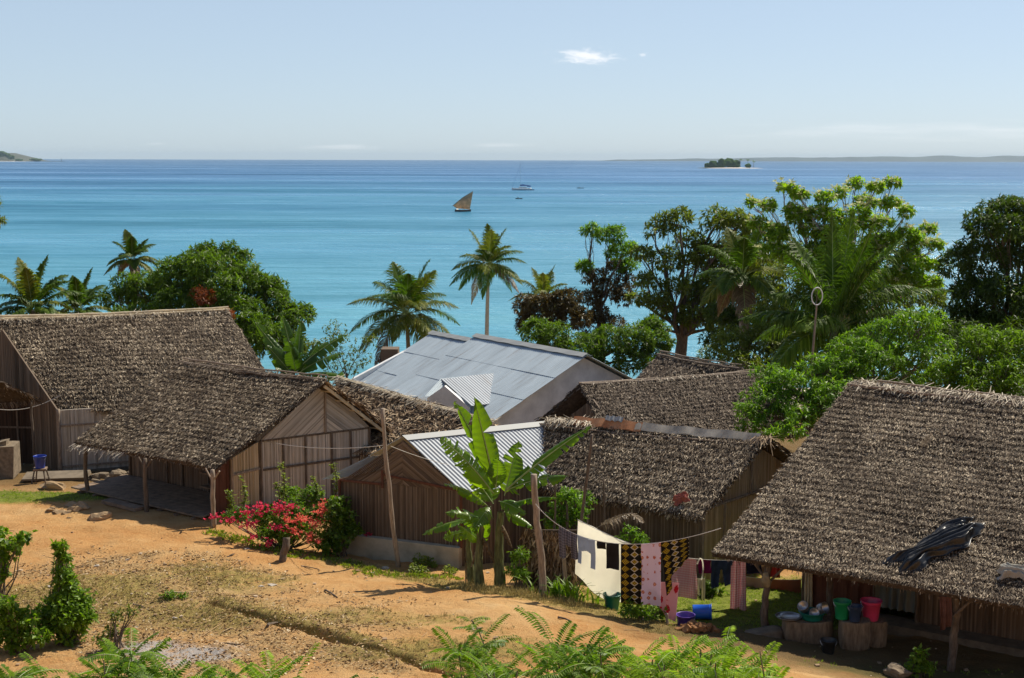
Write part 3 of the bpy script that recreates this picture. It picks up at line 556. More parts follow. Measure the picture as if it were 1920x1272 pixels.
ax = unit((h2.RB-h2.RA)*A([1, 1, 0]))
gf = P(490, 952, 33.15); gb = P(693, 905, 34.9); gf[2] = gb[2] = GZ2; ztf = P(490, 827, 33.15)[2]; ztb = P(693, 802, 34.9)[2]
apx = P(607, 722, 34.2); tt = .56; apz = h2.RB[2]-.16
Lg = np.linalg.norm((gb-gf)[:2]); zm = ztf+.0
O, U, V, N, Lh = h2.panel('gable_wall', gf, gb, GZ2, ztf, ztb, M['cane'], w=.032, seed=5, wm='post', side=1, label='upright split cane wall in panels',
  battens=[((0, ztf), (1, ztb))]+[((t, GZ2), (t, ztf+(ztb-ztf)*t)) for t in (.2, .40, .64, .82)]+[((0, 12.45), (1, 12.45))])
for half, ang in ((0, 38), (1, 142)):
    mb = MB(); c = .58*Lh; poly = [(0, ztf+.02), (c, lerp([ztf], [ztb], .58)[0]+.02), (c, apz)] if half == 0 else [(c, lerp([ztf], [ztb], .58)[0]+.02), (Lh, ztb+.02), (c, apz)]
    slab(mb, O, U, V, N, poly, .02, -.02); strips(mb, O+N*.03, U, V, N, poly, ang, .03, rs=np.random.RandomState(half)); mb.build('gable_herringbone', M['cane'], h2.root, label='triangular gable of slanted pale canes')
mb = MB(); beam(mb, O+U*.58*Lh+V*(ztf+.02)+N*.07, O+U*.58*Lh+V*apz+N*.07, .05, .03, up=N); mb.build('gable_post', M['post_pale'], h2.root)
for q in ((h2.RB, h2.BB),): 
    mb = MB(); a_, b_ = A(q[0])-ax*.08, A(q[1])-ax*.08; beam(mb, a_-A([0, 0, .17]), b_-A([0, 0, .17]), .05, .07); mb.build('rafter', M['bamboo'], h2.root)
for i in range(6):
    t = .12+.16*i; p = lerp(h2.RB, h2.BB, t)-A([0, 0, .15]); mb = MB(); beam(mb, p, p-ax*1.0, .03, .03); mb.build('purlin', M['bamboo'], h2.root)
ridge_tufts(h2.EA-A([0, 0, .03]), lerp(h2.EA, h2.EB, .38)-A([0, 0, .03]), 28, dens=110, ln=.22).build('eave_thatch', M['thatch_pale'], h2.root)
# front wall set back under the porch, facing down the slope
fa = gf-ax*np.linalg.norm((h2.RA-h2.RB))*.93
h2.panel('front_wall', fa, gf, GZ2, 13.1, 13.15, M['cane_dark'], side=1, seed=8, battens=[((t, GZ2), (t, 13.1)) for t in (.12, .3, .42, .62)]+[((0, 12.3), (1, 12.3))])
pn = unit(np.cross(ax, [0, 0, 1.])); pn = pn if pn[1] < 0 else -pn
def wallpan(name, t0, t1, z0, z1, mat, off=.04, label=None, h=h2, fa=fa, gf=gf, w=.2):
    p0 = lerp(fa, gf, t0)+pn*off; p1 = lerp(fa, gf, t1)+pn*off; h.panel(name, p0, p1, z0, z1, z1, mat, side=1, w=w, frame=False, label=label)
# side wall of the porch seen below the eave at right, one bay forward
pf = gf+pn*.95; 
h2.panel('porch_side_wall', pf, gf, GZ2, ztf-.28, ztf, M['cane_gold'], side=1, w=.04, seed=9, battens=[((0, 12.5), (1, 12.5))], wm='post_pale')
h2.panel('door', lerp(pf, gf, -.55)-ax*.1, lerp(pf, gf, .0)-ax*.03, GZ2, ztf-.55, ztf-.3, M['redwood'], side=1, w=.2, label='dark red board door leaning beside the porch')
mb = MB()   # porch deck of planks
pa = fa+pn*.1; pb = gf+pn*.1; wdt = 1.75; nb = 9
for i in range(nb):
    o0 = pn*(wdt*(i+.5)/nb); d0 = A([0, 0, .16-.0*i]); beam(mb, pa+o0+d0-ax*rg.uniform(0, .15), pb+o0+d0+ax*rg.uniform(-.2, .15), wdt/nb*.93, .035)
for i in range(8):
    p = lerp(pa, pb, (i+.5)/8); beam(mb, p+A([0, 0, .09]), p+pn*wdt*1.04+A([0, 0, .09]), .07, .08)
mb.build('porch_deck', M['plank'], h2.root)
for k_, (px, pt_, pb_, Yd, mt) in enumerate(((166, 848, 942, 34.3, 'post'), (276, 862, 982, 32.4, 'post'), (401, 878, 985, 31.2, 'post_pale'))):
    f = P(px, pb_, Yd); t = P(px, pt_, Yd); f[2] = min(f[2], float(gz(A([f[0]]), A([f[1]]))[0])+.02)-.05; t[:2] = f[:2]; t[2] = h2.EA[2]+.0
    post('post', f, t, .055, mt, h2.root, 70+k_, .012)
    for sg in (-1, 1): bm = MB(); tube(bm, [t-A([0, 0, .28]), t+ax*sg*.24], .02, 6); bm.build('brace', M[mt], h2.root)
bm = MB(); tube(bm, [lerp(h2.EA, h2.EB, t)+pn*-.25+A([0, 0, .02]) for t in np.linspace(.02, .98, 8)], .035, 7); bm.build('eave_beam', M['post'], h2.root)
# low shelf with clutter on the porch
shp = lerp(fa, gf, .72)+pn*.3
for k_ in range(1):
    t_ = thing('shelf_rack', shp+A([0, 0, .2]), 'small wooden shelf rack standing on the dark porch', 'shelf')
    for dx in (-.3, .3):
        for dy in (-.14, .14): mb = MB(); beam(mb, shp+ax*dx+pn*dy+A([0, 0, .18]), shp+ax*dx+pn*dy+A([0, 0, 1.1]), .035, .035); mb.build('leg', M['post'], t_)
    for z in (.4, .75, 1.08): mb = MB(); beam(mb, shp-ax*.33+A([0, 0, z]), shp+ax*.33+A([0, 0, z]), .32, .03); mb.build('shelf_board', M['plank'], t_)

# --- H1: large thatched house, far left ------------------------------------------------------
GZ1 = 11.0
RA = Pz(-14, 599, 15.05); RB = Pz(425, 581, 15.05); EA = Pz(112, 768, 12.75); e2 = Pz(548, 775, 12.75)
h1 = House('thatched_house', 'long brown thatched house behind the porch hut at far left with pale ridge', 'house', RA, RB, EA, e2, GZ1)
thatch_part(h1.root, 'roof_slope', (h1.RA, h1.RB, h1.EB, h1.EA), 11, dens=1300, blen=.105, bw=.02, thick=.14, amp=.06, row=.27, spread=.4)
thatch_part(h1.root, 'roof_slope', (h1.RA, h1.RB, h1.BB, h1.BA), 12, dens=40, blen=.25, bw=.06)
ridge_tufts(h1.RA, h1.RB, 13, dens=260, ln=.3).build('ridge_thatch', M['thatch_pale'], h1.root)
for i, o1 in enumerate((.12, .2)): merge_poles(h1.root, h1.RA, h1.RB, unit(h1.EA-h1.RA)*o1+A([0, 0, .15-.03*i]), 14+i, 'bamboo', .042)
ax1 = unit((h1.RB-h1.RA)*A([1, 1, 0])); ex1 = unit((h1.EA-h1.RA)*A([1, 1, 0]))
w0 = P(112, 888, 39.2); w0[2] = GZ1; w1 = w0+(h1.RB-h1.RA)*A([1, 1, 0])*.96; ztw = 12.8
h1.panel('front_wall', w0, w1, GZ1, ztw, ztw, M['cane'], side=1, seed=11, w=.04, battens=[((0, 12.35), (1, 12.35)), ((.33, GZ1), (.33, ztw)), ((0, 11.15), (1, 11.15))], wm='post_pale')
wb = w0+(h1.BA-h1.EA)*A([1, 1, 0])*.8; apz = h1.RA[2]-.2
wl = lerp(w0, wb, .5); 
h1.panel('gable_wall', w0, wb, GZ1, ztw, ztw, M['cane_dark'], side=-1, apex=(.5, apz), seed=12, w=.045, frame=False)
g0 = P(75, 735, 38.6); g1 = P(-60, 610, 40.6)
mb = MB(); 
# pale mat hanging under the rake
Og = A([h1.RA[0], h1.RA[1], 0]); eg = lerp(h1.RA, h1.EA, .82); Ug = unit((eg-h1.RA)*A([1, 1, 0])); Lq = np.linalg.norm((eg-h1.RA)[:2]); Ng = A([Ug[1], -Ug[0], 0]); Ng = Ng if Ng[0] < 0 else -Ng
poly = [(-.5, 13.15), (Lq, 13.1), (Lq, eg[2]-.15), (0, h1.RA[2]-.15), (-.5, h1.RA[2]-.4)]
slab(mb, Og+ax1*.22, Ug, A([0, 0, 1.]), Ng, poly); strips(mb, Og+ax1*.22, Ug, A([0, 0, 1.]), Ng, poly, 90, .035); mb.build('gable_mat', M['cane'], h1.root, label='pale cane mat hanging in the gable')
fnd = MB()
beam(fnd, w0+A([0, 0, -.2])-ax1*.1-ex1*.15, w1+A([0, 0, -.2])-ex1*.15, .55, .42); fnd.build('stone_footing', M['cement'], h1.root)
post('corner_post', w0+A([0, 0, 0])+ex1*.05, A([w0[0], w0[1], ztw+.05])+ex1*.05, .06, 'post_pale', h1.root, 77, .01)
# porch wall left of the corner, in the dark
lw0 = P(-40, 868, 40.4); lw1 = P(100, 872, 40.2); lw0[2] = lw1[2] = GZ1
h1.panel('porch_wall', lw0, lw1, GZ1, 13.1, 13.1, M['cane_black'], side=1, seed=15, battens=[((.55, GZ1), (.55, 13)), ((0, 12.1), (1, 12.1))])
bd = MB(); tube(bd, [P(0, 826+-10, 38.2), P(112, 776, 39.2)], .02, 6); 
# --- H11: the low roof at the left frame edge
ra = Pz(-150, 690, 14.0); rb = Pz(8, 716, 13.9); eb = Pz(76, 748, 13.2); ea = Pz(-150, 770, 12.95)
h11 = thing('lean_to', (*(lerp(ra, eb, .5)[:2]), GZ1), 'low thatched lean-to roof at the left edge beneath the long house', 'lean-to')
sl, bl = thatch(ra, rb, eb, ea, 111, dens=420, blen=.15, thick=.12); r_ = sl.build('roof', M['thatch_base'], h11, smooth=True); bl.build('thatch_leaves', M['thatch_grey'], r_)
for k_, q in enumerate((lerp(ea, eb, .9), lerp(ea, eb, .55))): post('post', A([q[0], q[1]+.2, GZ1]), q+A([0, .2, -.05]), .04, 'post', h11, 80+k_)
mb = MB(); box(mb, P(-4, 862, 37.6), 1.05, .9, .86, .1, .05); box(mb, P(-4, 845, 37.6), .5, .5, .5, .3, .08)
o = mb.build('masonry_block', M['stone'], label='weathered stone and mortar block at the left edge by the long house', cat='stone block')
mb = MB(); box(mb, P(105, 893, 37), 1.7, .8, .1, .15, .03); mb.build('doorstep', M['cement'], label='flat earth doorstep before the dark left porch', cat='step')
# walls low stone
mb = MB(); rs_ = np.random.RandomState(2)
for i in range(46):
    q_ = lerp(P(128, 915, 37.2), P(256, 906, 36.9), rs_.rand())+A([0, rs_.uniform(-.12, .12), rs_.choice([-.22, -.05, .12, .26])]); blob(mb, q_, A([.2, .16, .13])*rs_.uniform(.7, 1.2), i, .15, 8, 12)
mb.build('stone_wall', M['stone'], label='low rough stone wall between the long house and the porch hut', cat='wall')
mb = MB(); box(mb, P(182, 918, 35.6), 1.05, .5, .16, .1, .03); mb.build('stone_step', M['cement'], label='thick worn slab step in front of the low stone wall', cat='step')

# --- H3: hut with the bright corrugated roof ------------------------------------------------
GZ3 = 11.1
RA = Pz(757, 820, 14.05); RB = Pz(1032, 792, 14.0); EA = Pz(868, 925, 12.98); EB = EA+(RB-RA)
h3 = thing('iron_roofed_hut', (*RA[:2]+A([.8, 1.2]), GZ3), 'dark cane hut with bright corrugated iron roof and whitewashed base wall', 'hut')
mb = MB(); corrugated(mb, RA, RB, EB, EA, rows=1, pitch=.10, h=.010, lap=.01, seed=3); mb.build('iron_roof_slope', M['iron_new'], h3, smooth=True)
BAe = Pz(602, 900, 12.95); md = Pz(690, 858, 13.37); 
mb = MB(); corrugated(mb, RA, RB, md+(RB-RA), md, rows=1, pitch=.10, h=.010, lap=.02, seed=4); corrugated(mb, md, md+(RB-RA), BAe+(RB-RA), BAe, rows=1, pitch=.10, h=.010, lap=.01, seed=5); mb.build('iron_roof_slope', M['iron'], h3, smooth=True)
axr = unit(RB-RA); up = A([0, 0, 1.]); crs = unit(np.cross(axr, up)); mb = MB()
for sg, e_ in ((1, EA), (-1, md)):
    d_ = unit(e_-RA); a0 = RA-axr*.04+up*.045; b0 = RB+axr*.04+up*.045; t = np.linspace(0, 1, 12)[:, None]
    g_ = np.stack([a0+(b0-a0)*t, a0+(b0-a0)*t+d_*.17+up*.008], 1); grid(mb, g_); grid(mb, g_-up*.006)
mb.build('ridge_cap', M['iron_cap'], h3)
gl = P(640, 1042, 29.9); gr_ = P(866, 1078, 28.75); gl[2] = gr_[2] = GZ3; d3 = unit(gr_-gl); n3 = A([d3[1], -d3[0], 0]); n3 = n3 if n3[1] < 0 else -n3
zb = 11.78; hh = House.__new__(House); hh.root = h3; Lw = np.linalg.norm((gr_-gl)[:2])
tA = ((RA-gl)@d3)/Lw; ztl = 12.98; ztr = 12.95
hh.panel('cane_wall', gl, gr_, zb, 12.98, 13.0, M['cane_dark'], side=1, seed=31, w=.03, battens=[((0, 12.98), (.36, 12.98)), ((.36, 13.2), (1, 13.02)), ((.36, 12.9), (.36, 13.3))], wm='redwood')
O = A([gl[0], gl[1], 0]); Nn = n3; 
for half, ang in ((0, 35), (1, 145)):
    mb = MB(); c = tA*Lw; pl_ = [(0, 13.0), (c, 13.0), (c, RA[2]-.06), (.33*Lw, 13.28)] if half == 0 else [(c, 13.0), (Lw, 13.0), (c, RA[2]-.06)]
    slab(mb, O, d3, up, Nn, pl_, .0, -.03); strips(mb, O+Nn*.01, d3, up, Nn, pl_, ang, .03, rs=np.random.RandomState(half+3)); mb.build('gable_herringbone', M['cane_dark'], h3)
mb = MB(); beam(mb, gl+A([0, 0, .28])+n3*.06, gr_+A([0, 0, .28])+n3*.06, .2, .84); mb.build('base_wall', M['plaster_tan'], h3, label='off-white plastered base wall')
sr = gr_+(RB-RA)*A([1, 1, 0]); hh.panel('side_wall', gr_, sr, 11.2, 12.95, 12.95, M['cane_dark'], side=1, seed=33, frame=False)

# --- H4: thatched hut in the middle with rusty ridge sheets ---------------------------------
GZ4 = 11.1
RA = Pz(1026, 785, 14.1); RB = Pz(1440, 822, 14.05); EA0 = Pz(1110, 934, 12.8); EB = Pz(1312, 968, 12.8)
dE = unit((EB-EA0)); EA = EA0-dE*1.9
h4 = House('thatched_hut', 'middle thatched hut with rusty iron sheets along its ridge', 'hut', RA, RB, EA, EB, GZ4)
thatch_part(h4.root, 'roof_slope', (h4.RA, h4.RB, h4.EB, h4.EA), 41, dens=1900, blen=.075, bw=.019, thick=.17, amp=.08, row=.2, shag=1.6)
thatch_part(h4.root, 'roof_slope', (h4.RA, h4.RB, h4.BB, h4.BA), 42, dens=80, blen=.2, bw=.05)
ridge_tufts(h4.RA, lerp(h4.RA, h4.RB, .22), 43, dens=260, ln=.3).build('ridge_thatch', M['thatch_pale'], h4.root)
ridge_tufts(lerp(h4.RA, h4.RB, .95), h4.RB+unit(h4.RB-h4.RA)*.1, 44, dens=300, ln=.4).build('ridge_thatch', M['thatch_warm'], h4.root)
def capsheet(t0, t1, mat, w=.24, name='ridge_sheet', dz=.09, **k):
    a_ = lerp(h4.RA, h4.RB, t0); b_ = lerp(h4.RA, h4.RB, t1); f_ = unit(h4.EA-h4.RA)*w; g_ = unit(h4.BA-h4.RA)*w; s = np.linspace(0, 1, 30)[:, None]
    ln = a_+(b_-a_)*s+up*(dz+.012*np.sin(s*19)); mb = MB(); grid(mb, np.stack([ln+f_-up*.0+up*.015*np.sin(s*31+1), ln+up*.02, ln+g_], 1)); 
    grid(mb, np.stack([ln+f_-up*.01, ln+up*.014, ln+g_-up*.006], 1)[:, ::-1]); mb.build(name, M[mat], h4.root, **k)
capsheet(.13, .45, 'rust', .22, label='rusty orange ridge sheet'); capsheet(.42, .97, 'weathered', .19, dz=.075, label='grey weathered ridge sheet'); capsheet(.28, .36, 'iron_cap', .1, dz=.17, label='short pale iron offcut')
merge_poles(h4.root, lerp(h4.RA, h4.RB, -.02), lerp(h4.RA, h4.RB, .99), unit(h4.EA-h4.RA)*.27+up*.09, 45, 'post_pale', .024)
ax4 = unit((h4.RB-h4.RA)*A([1, 1, 0])); 
def u4(u, f): return h4.pt(u, f)-A([0, 0, .17])
a4, b4 = u4(.0, .84), u4(.955, .84)
h4.panel('front_wall', a4, b4, GZ4, a4[2], b4[2], M['cane_dark'], side=1, seed=41, w=.032, battens=[((t, GZ4), (t, 12.9)) for t in (.35, .5, .66, .85)])
c4 = u4(.955, -.8); ap4 = u4(.955, 0)
h4.panel('gable_wall', b4, c4, GZ4, b4[2], c4[2], M['cane_gold'], side=1, seed=42, w=.032, apex=(.5, ap4[2]), battens=[((0, b4[2]), (1, c4[2])), ((.45, b4[2]), (.45, ap4[2]-.1)), ((.2, GZ4), (.2, b4[2]))], wm='post_pale')
a4b = u4(.0, -.8); h4.panel('gable_wall', a4, a4b, GZ4, a4[2], a4b[2], M['cane_dark'], side=-1, seed=43, w=.05, apex=(.5, u4(0, 0)[2]), frame=False)

# --- H6, H7: thatched huts behind ------------------------------------------------------------
RA = Pz(1088, 722, 13.75); RB = Pz(1425, 697, 13.7)
EA = P(1150, 845, 35.2); EB = P(1500, 815, 37.4)
h6 = House('thatched_hut', 'grey-brown thatched hut behind the rusty-ridged one with arched overhanging gable', 'hut', RA, RB, EA, EB, 10.6)
thatch_part(h6.root, 'roof_slope', (h6.RA, h6.RB, h6.EB, h6.EA), 61, 'thatch_grey', dens=800, blen=.09, bw=.026, thick=.13, row=.2, shag=.8)
h6.BA = P(1008, 792, 38.3); h6.BB = h6.BA+(h6.RB-h6.RA)
thatch_part(h6.root, 'roof_slope', (h6.RA, h6.RB, h6.BB, h6.BA), 62, 'thatch_grey', dens=150, blen=.15, bw=.04, thick=.16)
ridge_tufts(h6.RA, h6.RB, 63, dens=60, ln=.18).build('ridge_thatch', M['thatch_pale'], h6.root)
merge_poles(h6.root, h6.RA, h6.RB, unit(h6.EA-h6.RA)*.1+up*.08, 64, 'post_pale', .03); merge_poles(h6.root, h6.RA, h6.RB, unit(h6.BA-h6.RA)*.05+up*.09, 65, 'post_pale', .03)
g0, g1 = h6.pt(.09, .78)-A([0, 0, .2]), h6.pt(.09, -.8)-A([0, 0, .2]); ap = h6.pt(.09, 0)-A([0, 0, .25])
h6.panel('gable_wall', g0, g1, 10.6, g0[2], g1[2], M['cane_dark'], side=-1, apex=(.5, ap[2]), seed=61, w=.05, frame=False)
mb = MB(); tube(mb, [h6.BA+A([.1, 0, -.1]), h6.RA+A([.25, .2, -.25])], .05, 6); mb.build('rafter', M['post'], h6.root)
RA = Pz(1238, 662, 13.0); RB = Pz(1392, 688, 13.0); EA = P(1172, 735, 47.6); EB = P(1405, 760, 45.0)
h7 = House('thatched_hut', 'small far thatched hut whose roof shows above the arched-gable hut', 'hut', RA, RB, EA, EB, 9.4)
thatch_part(h7.root, 'roof_slope', (h7.RA, h7.RB, h7.EB, h7.EA), 71, 'thatch_grey', dens=260, blen=.13, bw=.04)
thatch_part(h7.root, 'roof_slope', (h7.RA, h7.RB, h7.BB, h7.BA), 72, 'thatch_grey', dens=60, blen=.16, bw=.05)
for o1 in (.05, .3): merge_poles(h7.root, h7.RA, h7.RB, unit(h7.EA-h7.RA)*o1+up*.09, 73, 'post_pale', .03)
g0, g1 = h7.pt(.93, .8)-up*.2, h7.pt(.93, -.8)-up*.2; h7.panel('gable_wall', g0, g1, 9.4, g0[2], g1[2], M['cane_black'], side=1, apex=(.5, h7.pt(.93, 0)[2]-.2), seed=7, w=.07, frame=False)
g0, g1 = h7.pt(.07, .8)-up*.2, h7.pt(.07, -.8)-up*.2; h7.panel('gable_wall', g0, g1, 9.4, g0[2], g1[2], M['cane_dark'], side=-1, apex=(.5, h7.pt(.07, 0)[2]-.2), seed=7, w=.07, frame=False)
# --- H10: brown thatch between the porch hut and the iron roof ------------------------------
RA = Pz(632, 708, 13.75); RB = Pz(925, 792, 13.55); EA = P(628, 830, 35.6); EB = P(830, 900, 32.4)
h10 = House('thatched_hut', 'warm brown thatched roof of a hut tucked between the porch hut and the iron-roofed hut', 'hut', RA, RB, EA, EB, 10.8)
thatch_part(h10.root, 'roof_slope', (h10.RA, h10.RB, h10.EB, h10.EA), 101, 'thatch_warm', dens=600, blen=.2, bw=.03, thick=.12, spread=.8, row=.3)
thatch_part(h10.root, 'roof_slope', (h10.RA, h10.RB, h10.BB, h10.BA), 102, 'thatch_warm', dens=80, blen=.2, bw=.05)
ridge_tufts(h10.RA, h10.RB, 103, dens=140, ln=.25).build('ridge_thatch', M['thatch_pale'], h10.root)
for o1 in (.08, .16): merge_poles(h10.root, h10.RA, h10.RB, unit(h10.EA-h10.RA)*o1+up*.08, 104, 'bamboo', .028)
for u_, sd_ in ((.05, -1), (.95, 1)):
    g0, g1 = h10.pt(u_, .8)-up*.2, h10.pt(u_, -.8)-up*.2; h10.panel('gable_wall', g0, g1, 10.8, g0[2], g1[2], M['cane_dark'], side=sd_, apex=(.5, h10.pt(u_, 0)[2]-.2), seed=10, w=.05, frame=False)
g0, g1 = h10.pt(.05, .8)-up*.2, h10.pt(.95, .8)-up*.2; h10.panel('front_wall', g0, g1, 10.8, g0[2], g1[2], M['cane_dark'], side=1, seed=10, w=.05, frame=False)

# --- H8: the big grey iron-roofed building ----------------------------------------------------
RN = Pz(1102, 668, 12.85); RF = Pz(893, 630, 12.85); EN = Pz(925, 790, 10.85); EF = EN+(RF-RN)*1.0
bld = thing('metal_roofed_building', (*((RN+RF)/2)[:2], 9.0), 'large whitewashed building with a long grey corrugated iron roof', 'building')
mb = MB(); corrugated(mb, RN, RF, EF, EN, rows=3, pitch=.12, h=.01, lap=.010, seed=8); mb.build('iron_roof_slope', M['iron'], bld, smooth=True)
d8 = (RN-EN); d8[2] = -d8[2]; BN = RN+d8*.95; BF = RF+d8*.95; mb = MB(); corrugated(mb, RN, RF, BF, BN, rows=3, pitch=.12, h=.01, lap=.010, seed=9); mb.build('iron_roof_slope', M['iron'], bld, smooth=True)
RN2 = Pz(868, 640, 12.6); RF2 = Pz(818, 635, 12.55)
ax8 = unit(RF-RN); RN2 = RF+ax8*.0-A([0, 0, .22])-ax8*.4; RF2 = RN2+ax8*3.7; d2 = (EN-RN); EN2 = RN2+d2*1.0; EF2 = RF2+d2
mb = MB(); corrugated(mb, RN2, RF2, EF2, EN2, rows=3, pitch=.12, h=.01, lap=.010, seed=10); corrugated(mb, RN2, RF2, RF2+d8, RN2+d8, rows=2, pitch=.12, h=.01, lap=.010, seed=11); mb.build('iron_roof_slope', M['iron'], bld, smooth=True, label='lower far section of the grey iron roof')
mb = MB()
for a0, b0 in ((RN, RF), (RN2, RF2)):
    for e_ in (unit(EN-RN), unit(d8)):
        t = np.linspace(0, 1, 24)[:, None]; g_ = np.stack([a0+(b0-a0)*t+up*.11, a0+(b0-a0)*t+e_*.26+up*(.1+.012*np.sin(t*40))], 1); grid(mb, g_); grid(mb, g_-up*.007)
mb.build('ridge_cap', M['iron_cap'], bld)
s8 = -ax8
i0 = EN+ax8*.3; i1 = BN+ax8*.3; iap = RN+ax8*.3; hh.root = bld
def wall8(a_, b_, ta, tb, apex=None, side=1):
    p0, p1 = v2(a_), v2(b_); Lh = np.linalg.norm(p1-p0); U = A([*(p1-p0)/Lh, 0]); N = A([U[1], -U[0], 0])*side; mb = MB()
    slab(mb, A([p0[0], p0[1], 0]), U, up, N, [(0, 8.), (Lh, 8.), (Lh, tb)]+([(apex[0]*Lh, apex[1])] if apex else [])+[(0, ta)], 0, -.18); mb.build('wall', M['plaster'], bld)
ins = unit((RN-EN)*A([1, 1, 0]))*.25
wall8(i0+ins, i1-ins, EN[2]-.0, BN[2]-.0, (.51, RN[2]-.06)); o0 = EN+ins+(RF2-RN); wall8(i0+ins, EF2+ins, EN[2]-.05, EN[2]-.25, side=-1); wall8(i1-ins, i1-ins+(RF2-RN2)*1.7, BN[2]-.1, BN[2]-.3); wall8(EF2+ins, RF2+d8-ins, 11, 11, (.5, RF2[2]-.1), side=-1)
# the little corrugated porch on it
def on_plane(px, py, o, n_):
    d = ray(px, py); return CAM+d*(((o-CAM)@n_)/(d@n_))
n8 = unit(np.cross(RF-RN, EN-RN)); pR2 = on_plane(926, 701, RN, n8); pR = Pz(826, 711, pR2[2]); pE = Pz(884, 762, pR2[2]-.75); pE2 = pE+(pR2-pR)
mb = MB(); corrugated(mb, pR, pR2, pE2, pE, rows=1, pitch=.12, h=.012, lap=.02, seed=12); mb.build('porch_roof', M['iron_new'], bld, smooth=True)
pB = Pz(795, 745, pR2[2]-.5); mb = MB(); corrugated(mb, pR, pR2, pB+(pR2-pR), pB, rows=1, pitch=.12, h=.012, lap=.02, seed=13); mb.build('porch_roof', M['iron'], bld, smooth=True)
g0, g1 = A(pB)+A([.1, .15, 0]), A(pE)+A([-.1, .15, 0]); wall8(g0, g1, pB[2]-.06, pE[2]-.06, (.42, pR[2]-.08))
# --- tiny far thatch by the beach
ra, rb, eb, ea = P(714, 672, 66), P(748, 672, 65), P(748, 700, 64.3), P(712, 700, 65.3)
o = thing('thatched_hut', (*ra[:2], 6.5), 'scrap of a grey thatched hut beyond the left end of the grey iron roof', 'hut'); 
thatch_part(o, 'roof_slope', (ra, rb, eb, ea), 131, 'thatch_grey', dens=120, blen=.2, bw=.07); thatch_part(o, 'roof_slope', (ra, rb, rb+(rb-eb)*A([1, 1, -1]), ra+(ra-ea)*A([1, 1, -1])), 132, 'thatch_grey', dens=60, blen=.2, bw=.07)
mb = MB(); c_ = (ra+rb)/2; box(mb, (c_[0], c_[1]+.3, 8.7), .8, 1.0, 4.6); mb.build('wall', M['cane_dark'], o)
# ------------------------------------------------------------ foliage
M['mango'] = leafmat('mango_leaf', (.035, .065, .006), (.09, .155, .012), (.18, .27, .025), trans=.38)
M['mango_new'] = leafmat('russet_leaf', (.12, .03, .012), (.22, .07, .02), (.32, .14, .04), trans=.3, tint=(1.5, 1, .6))
M['bright'] = leafmat('bright_leaf', (.045, .10, .008), (.12, .23, .014), (.25, .38, .03), trans=.42)
M['dark'] = leafmat('dark_leaf', (.022, .045, .007), (.055, .095, .012), (.11, .16, .022), trans=.32)
M['olive'] = leafmat('olive_leaf', (.05, .075, .01), (.12, .155, .018), (.21, .24, .035), trans=.36)
M['brownleaf'] = leafmat('brown_green_leaf', (.05, .035, .012), (.09, .07, .02), (.14, .12, .04), trans=.25, tint=(1.6, 1.3, .6))
M['flowertree'] = leafmat('pale_green_leaf', (.08, .14, .012), (.20, .32, .025), (.36, .50, .05), trans=.44)
M['blossom'] = island_mat('cream_blossom', [(.2, (.45, .48, .18)), (.7, (.75, .75, .42))], trans=.3)
M['palm'] = leafmat('palm_leaf', (.035, .07, .008), (.08, .14, .015), (.16, .22, .03), trans=.38, tint=(1.15, 1.5, .4), rough=.5, spec=.2)
M['palm_big'] = leafmat('palm_leaf_bright', (.05, .10, .008), (.12, .20, .015), (.24, .33, .035), trans=.42, tint=(1.5, 1.7, .5), rough=.5, spec=.2)
M['palm_yellow'] = leafmat('palm_leaf_yellow', (.06, .09, .01), (.14, .17, .02), (.34, .30, .05), trans=.38, tint=(1.2, 1.5, .4), rough=.5, spec=.2)
M['palm_dry'] = leafmat('dry_palm_leaf', (.10, .07, .04), (.2, .14, .08), (.34, .26, .15), trans=.2, tint=(1, 1, 1))
M['banana'] = leafmat('banana_leaf', (.055, .125, .008), (.10, .20, .012), (.17, .30, .022), trans=.52, tint=(2.1, 1.9, .35), rough=.3, spec=.5)
M['banana_dry'] = leafmat('dry_banana_leaf', (.07, .045, .025), (.16, .11, .06), (.3, .22, .13), trans=.15, tint=(1, 1, 1))
M['banana_stem'] = plain('banana_stem', (.10, .085, .035), scale=6, stretch=(3, 3, .6), var=.7, rough=.6, c2=(.22, .24, .09))
M['rib'] = plain('leaf_rib', (.28, .36, .12), var=.2, rough=.4)
M['shrub'] = leafmat('shrub_leaf', (.05, .10, .008), (.13, .22, .015), (.24, .36, .03), trans=.4)
M['weed'] = leafmat('weed_leaf', (.09, .13, .015), (.19, .24, .03), (.32, .36, .06), trans=.35)
M['bract_red'] = island_mat('bougainvillea_red', [(.2, (.50, .015, .05)), (.55, (.72, .03, .10)), (.9, (.85, .10, .16))], trans=.35, rough=.6)
M['bract_pink'] = island_mat('bougainvillea_coral', [(.2, (.70, .08, .06)), (.55, (.85, .16, .12)), (.9, (.9, .3, .12))], trans=.35, rough=.6)
DENS = 3.6; RS = 1.27
def leaves(mb, p, d, up_, ln, w, rs, fold=.25):
    """leaf blades: points p, directions d, face normals up_, lengths ln, widths w - five-point blades bent at the middle"""
    n = len(p); ln = np.broadcast_to(ln, n)[:, None]; w = np.broadcast_to(w, n)[:, None]; x = unit(np.cross(d, up_)+1e-6); nn = np.cross(x, d)
    m = p+d*ln*.5+nn*ln*.07; t = p+d*ln-nn*ln*.10; a = m+x*w/2-nn*w*fold*.3; b = m-x*w/2-nn*w*fold*.3
    V = np.stack([p, a, t, b], 1).reshape(-1, 3); mb.add(V, np.arange(4*n).reshape(n, 4))
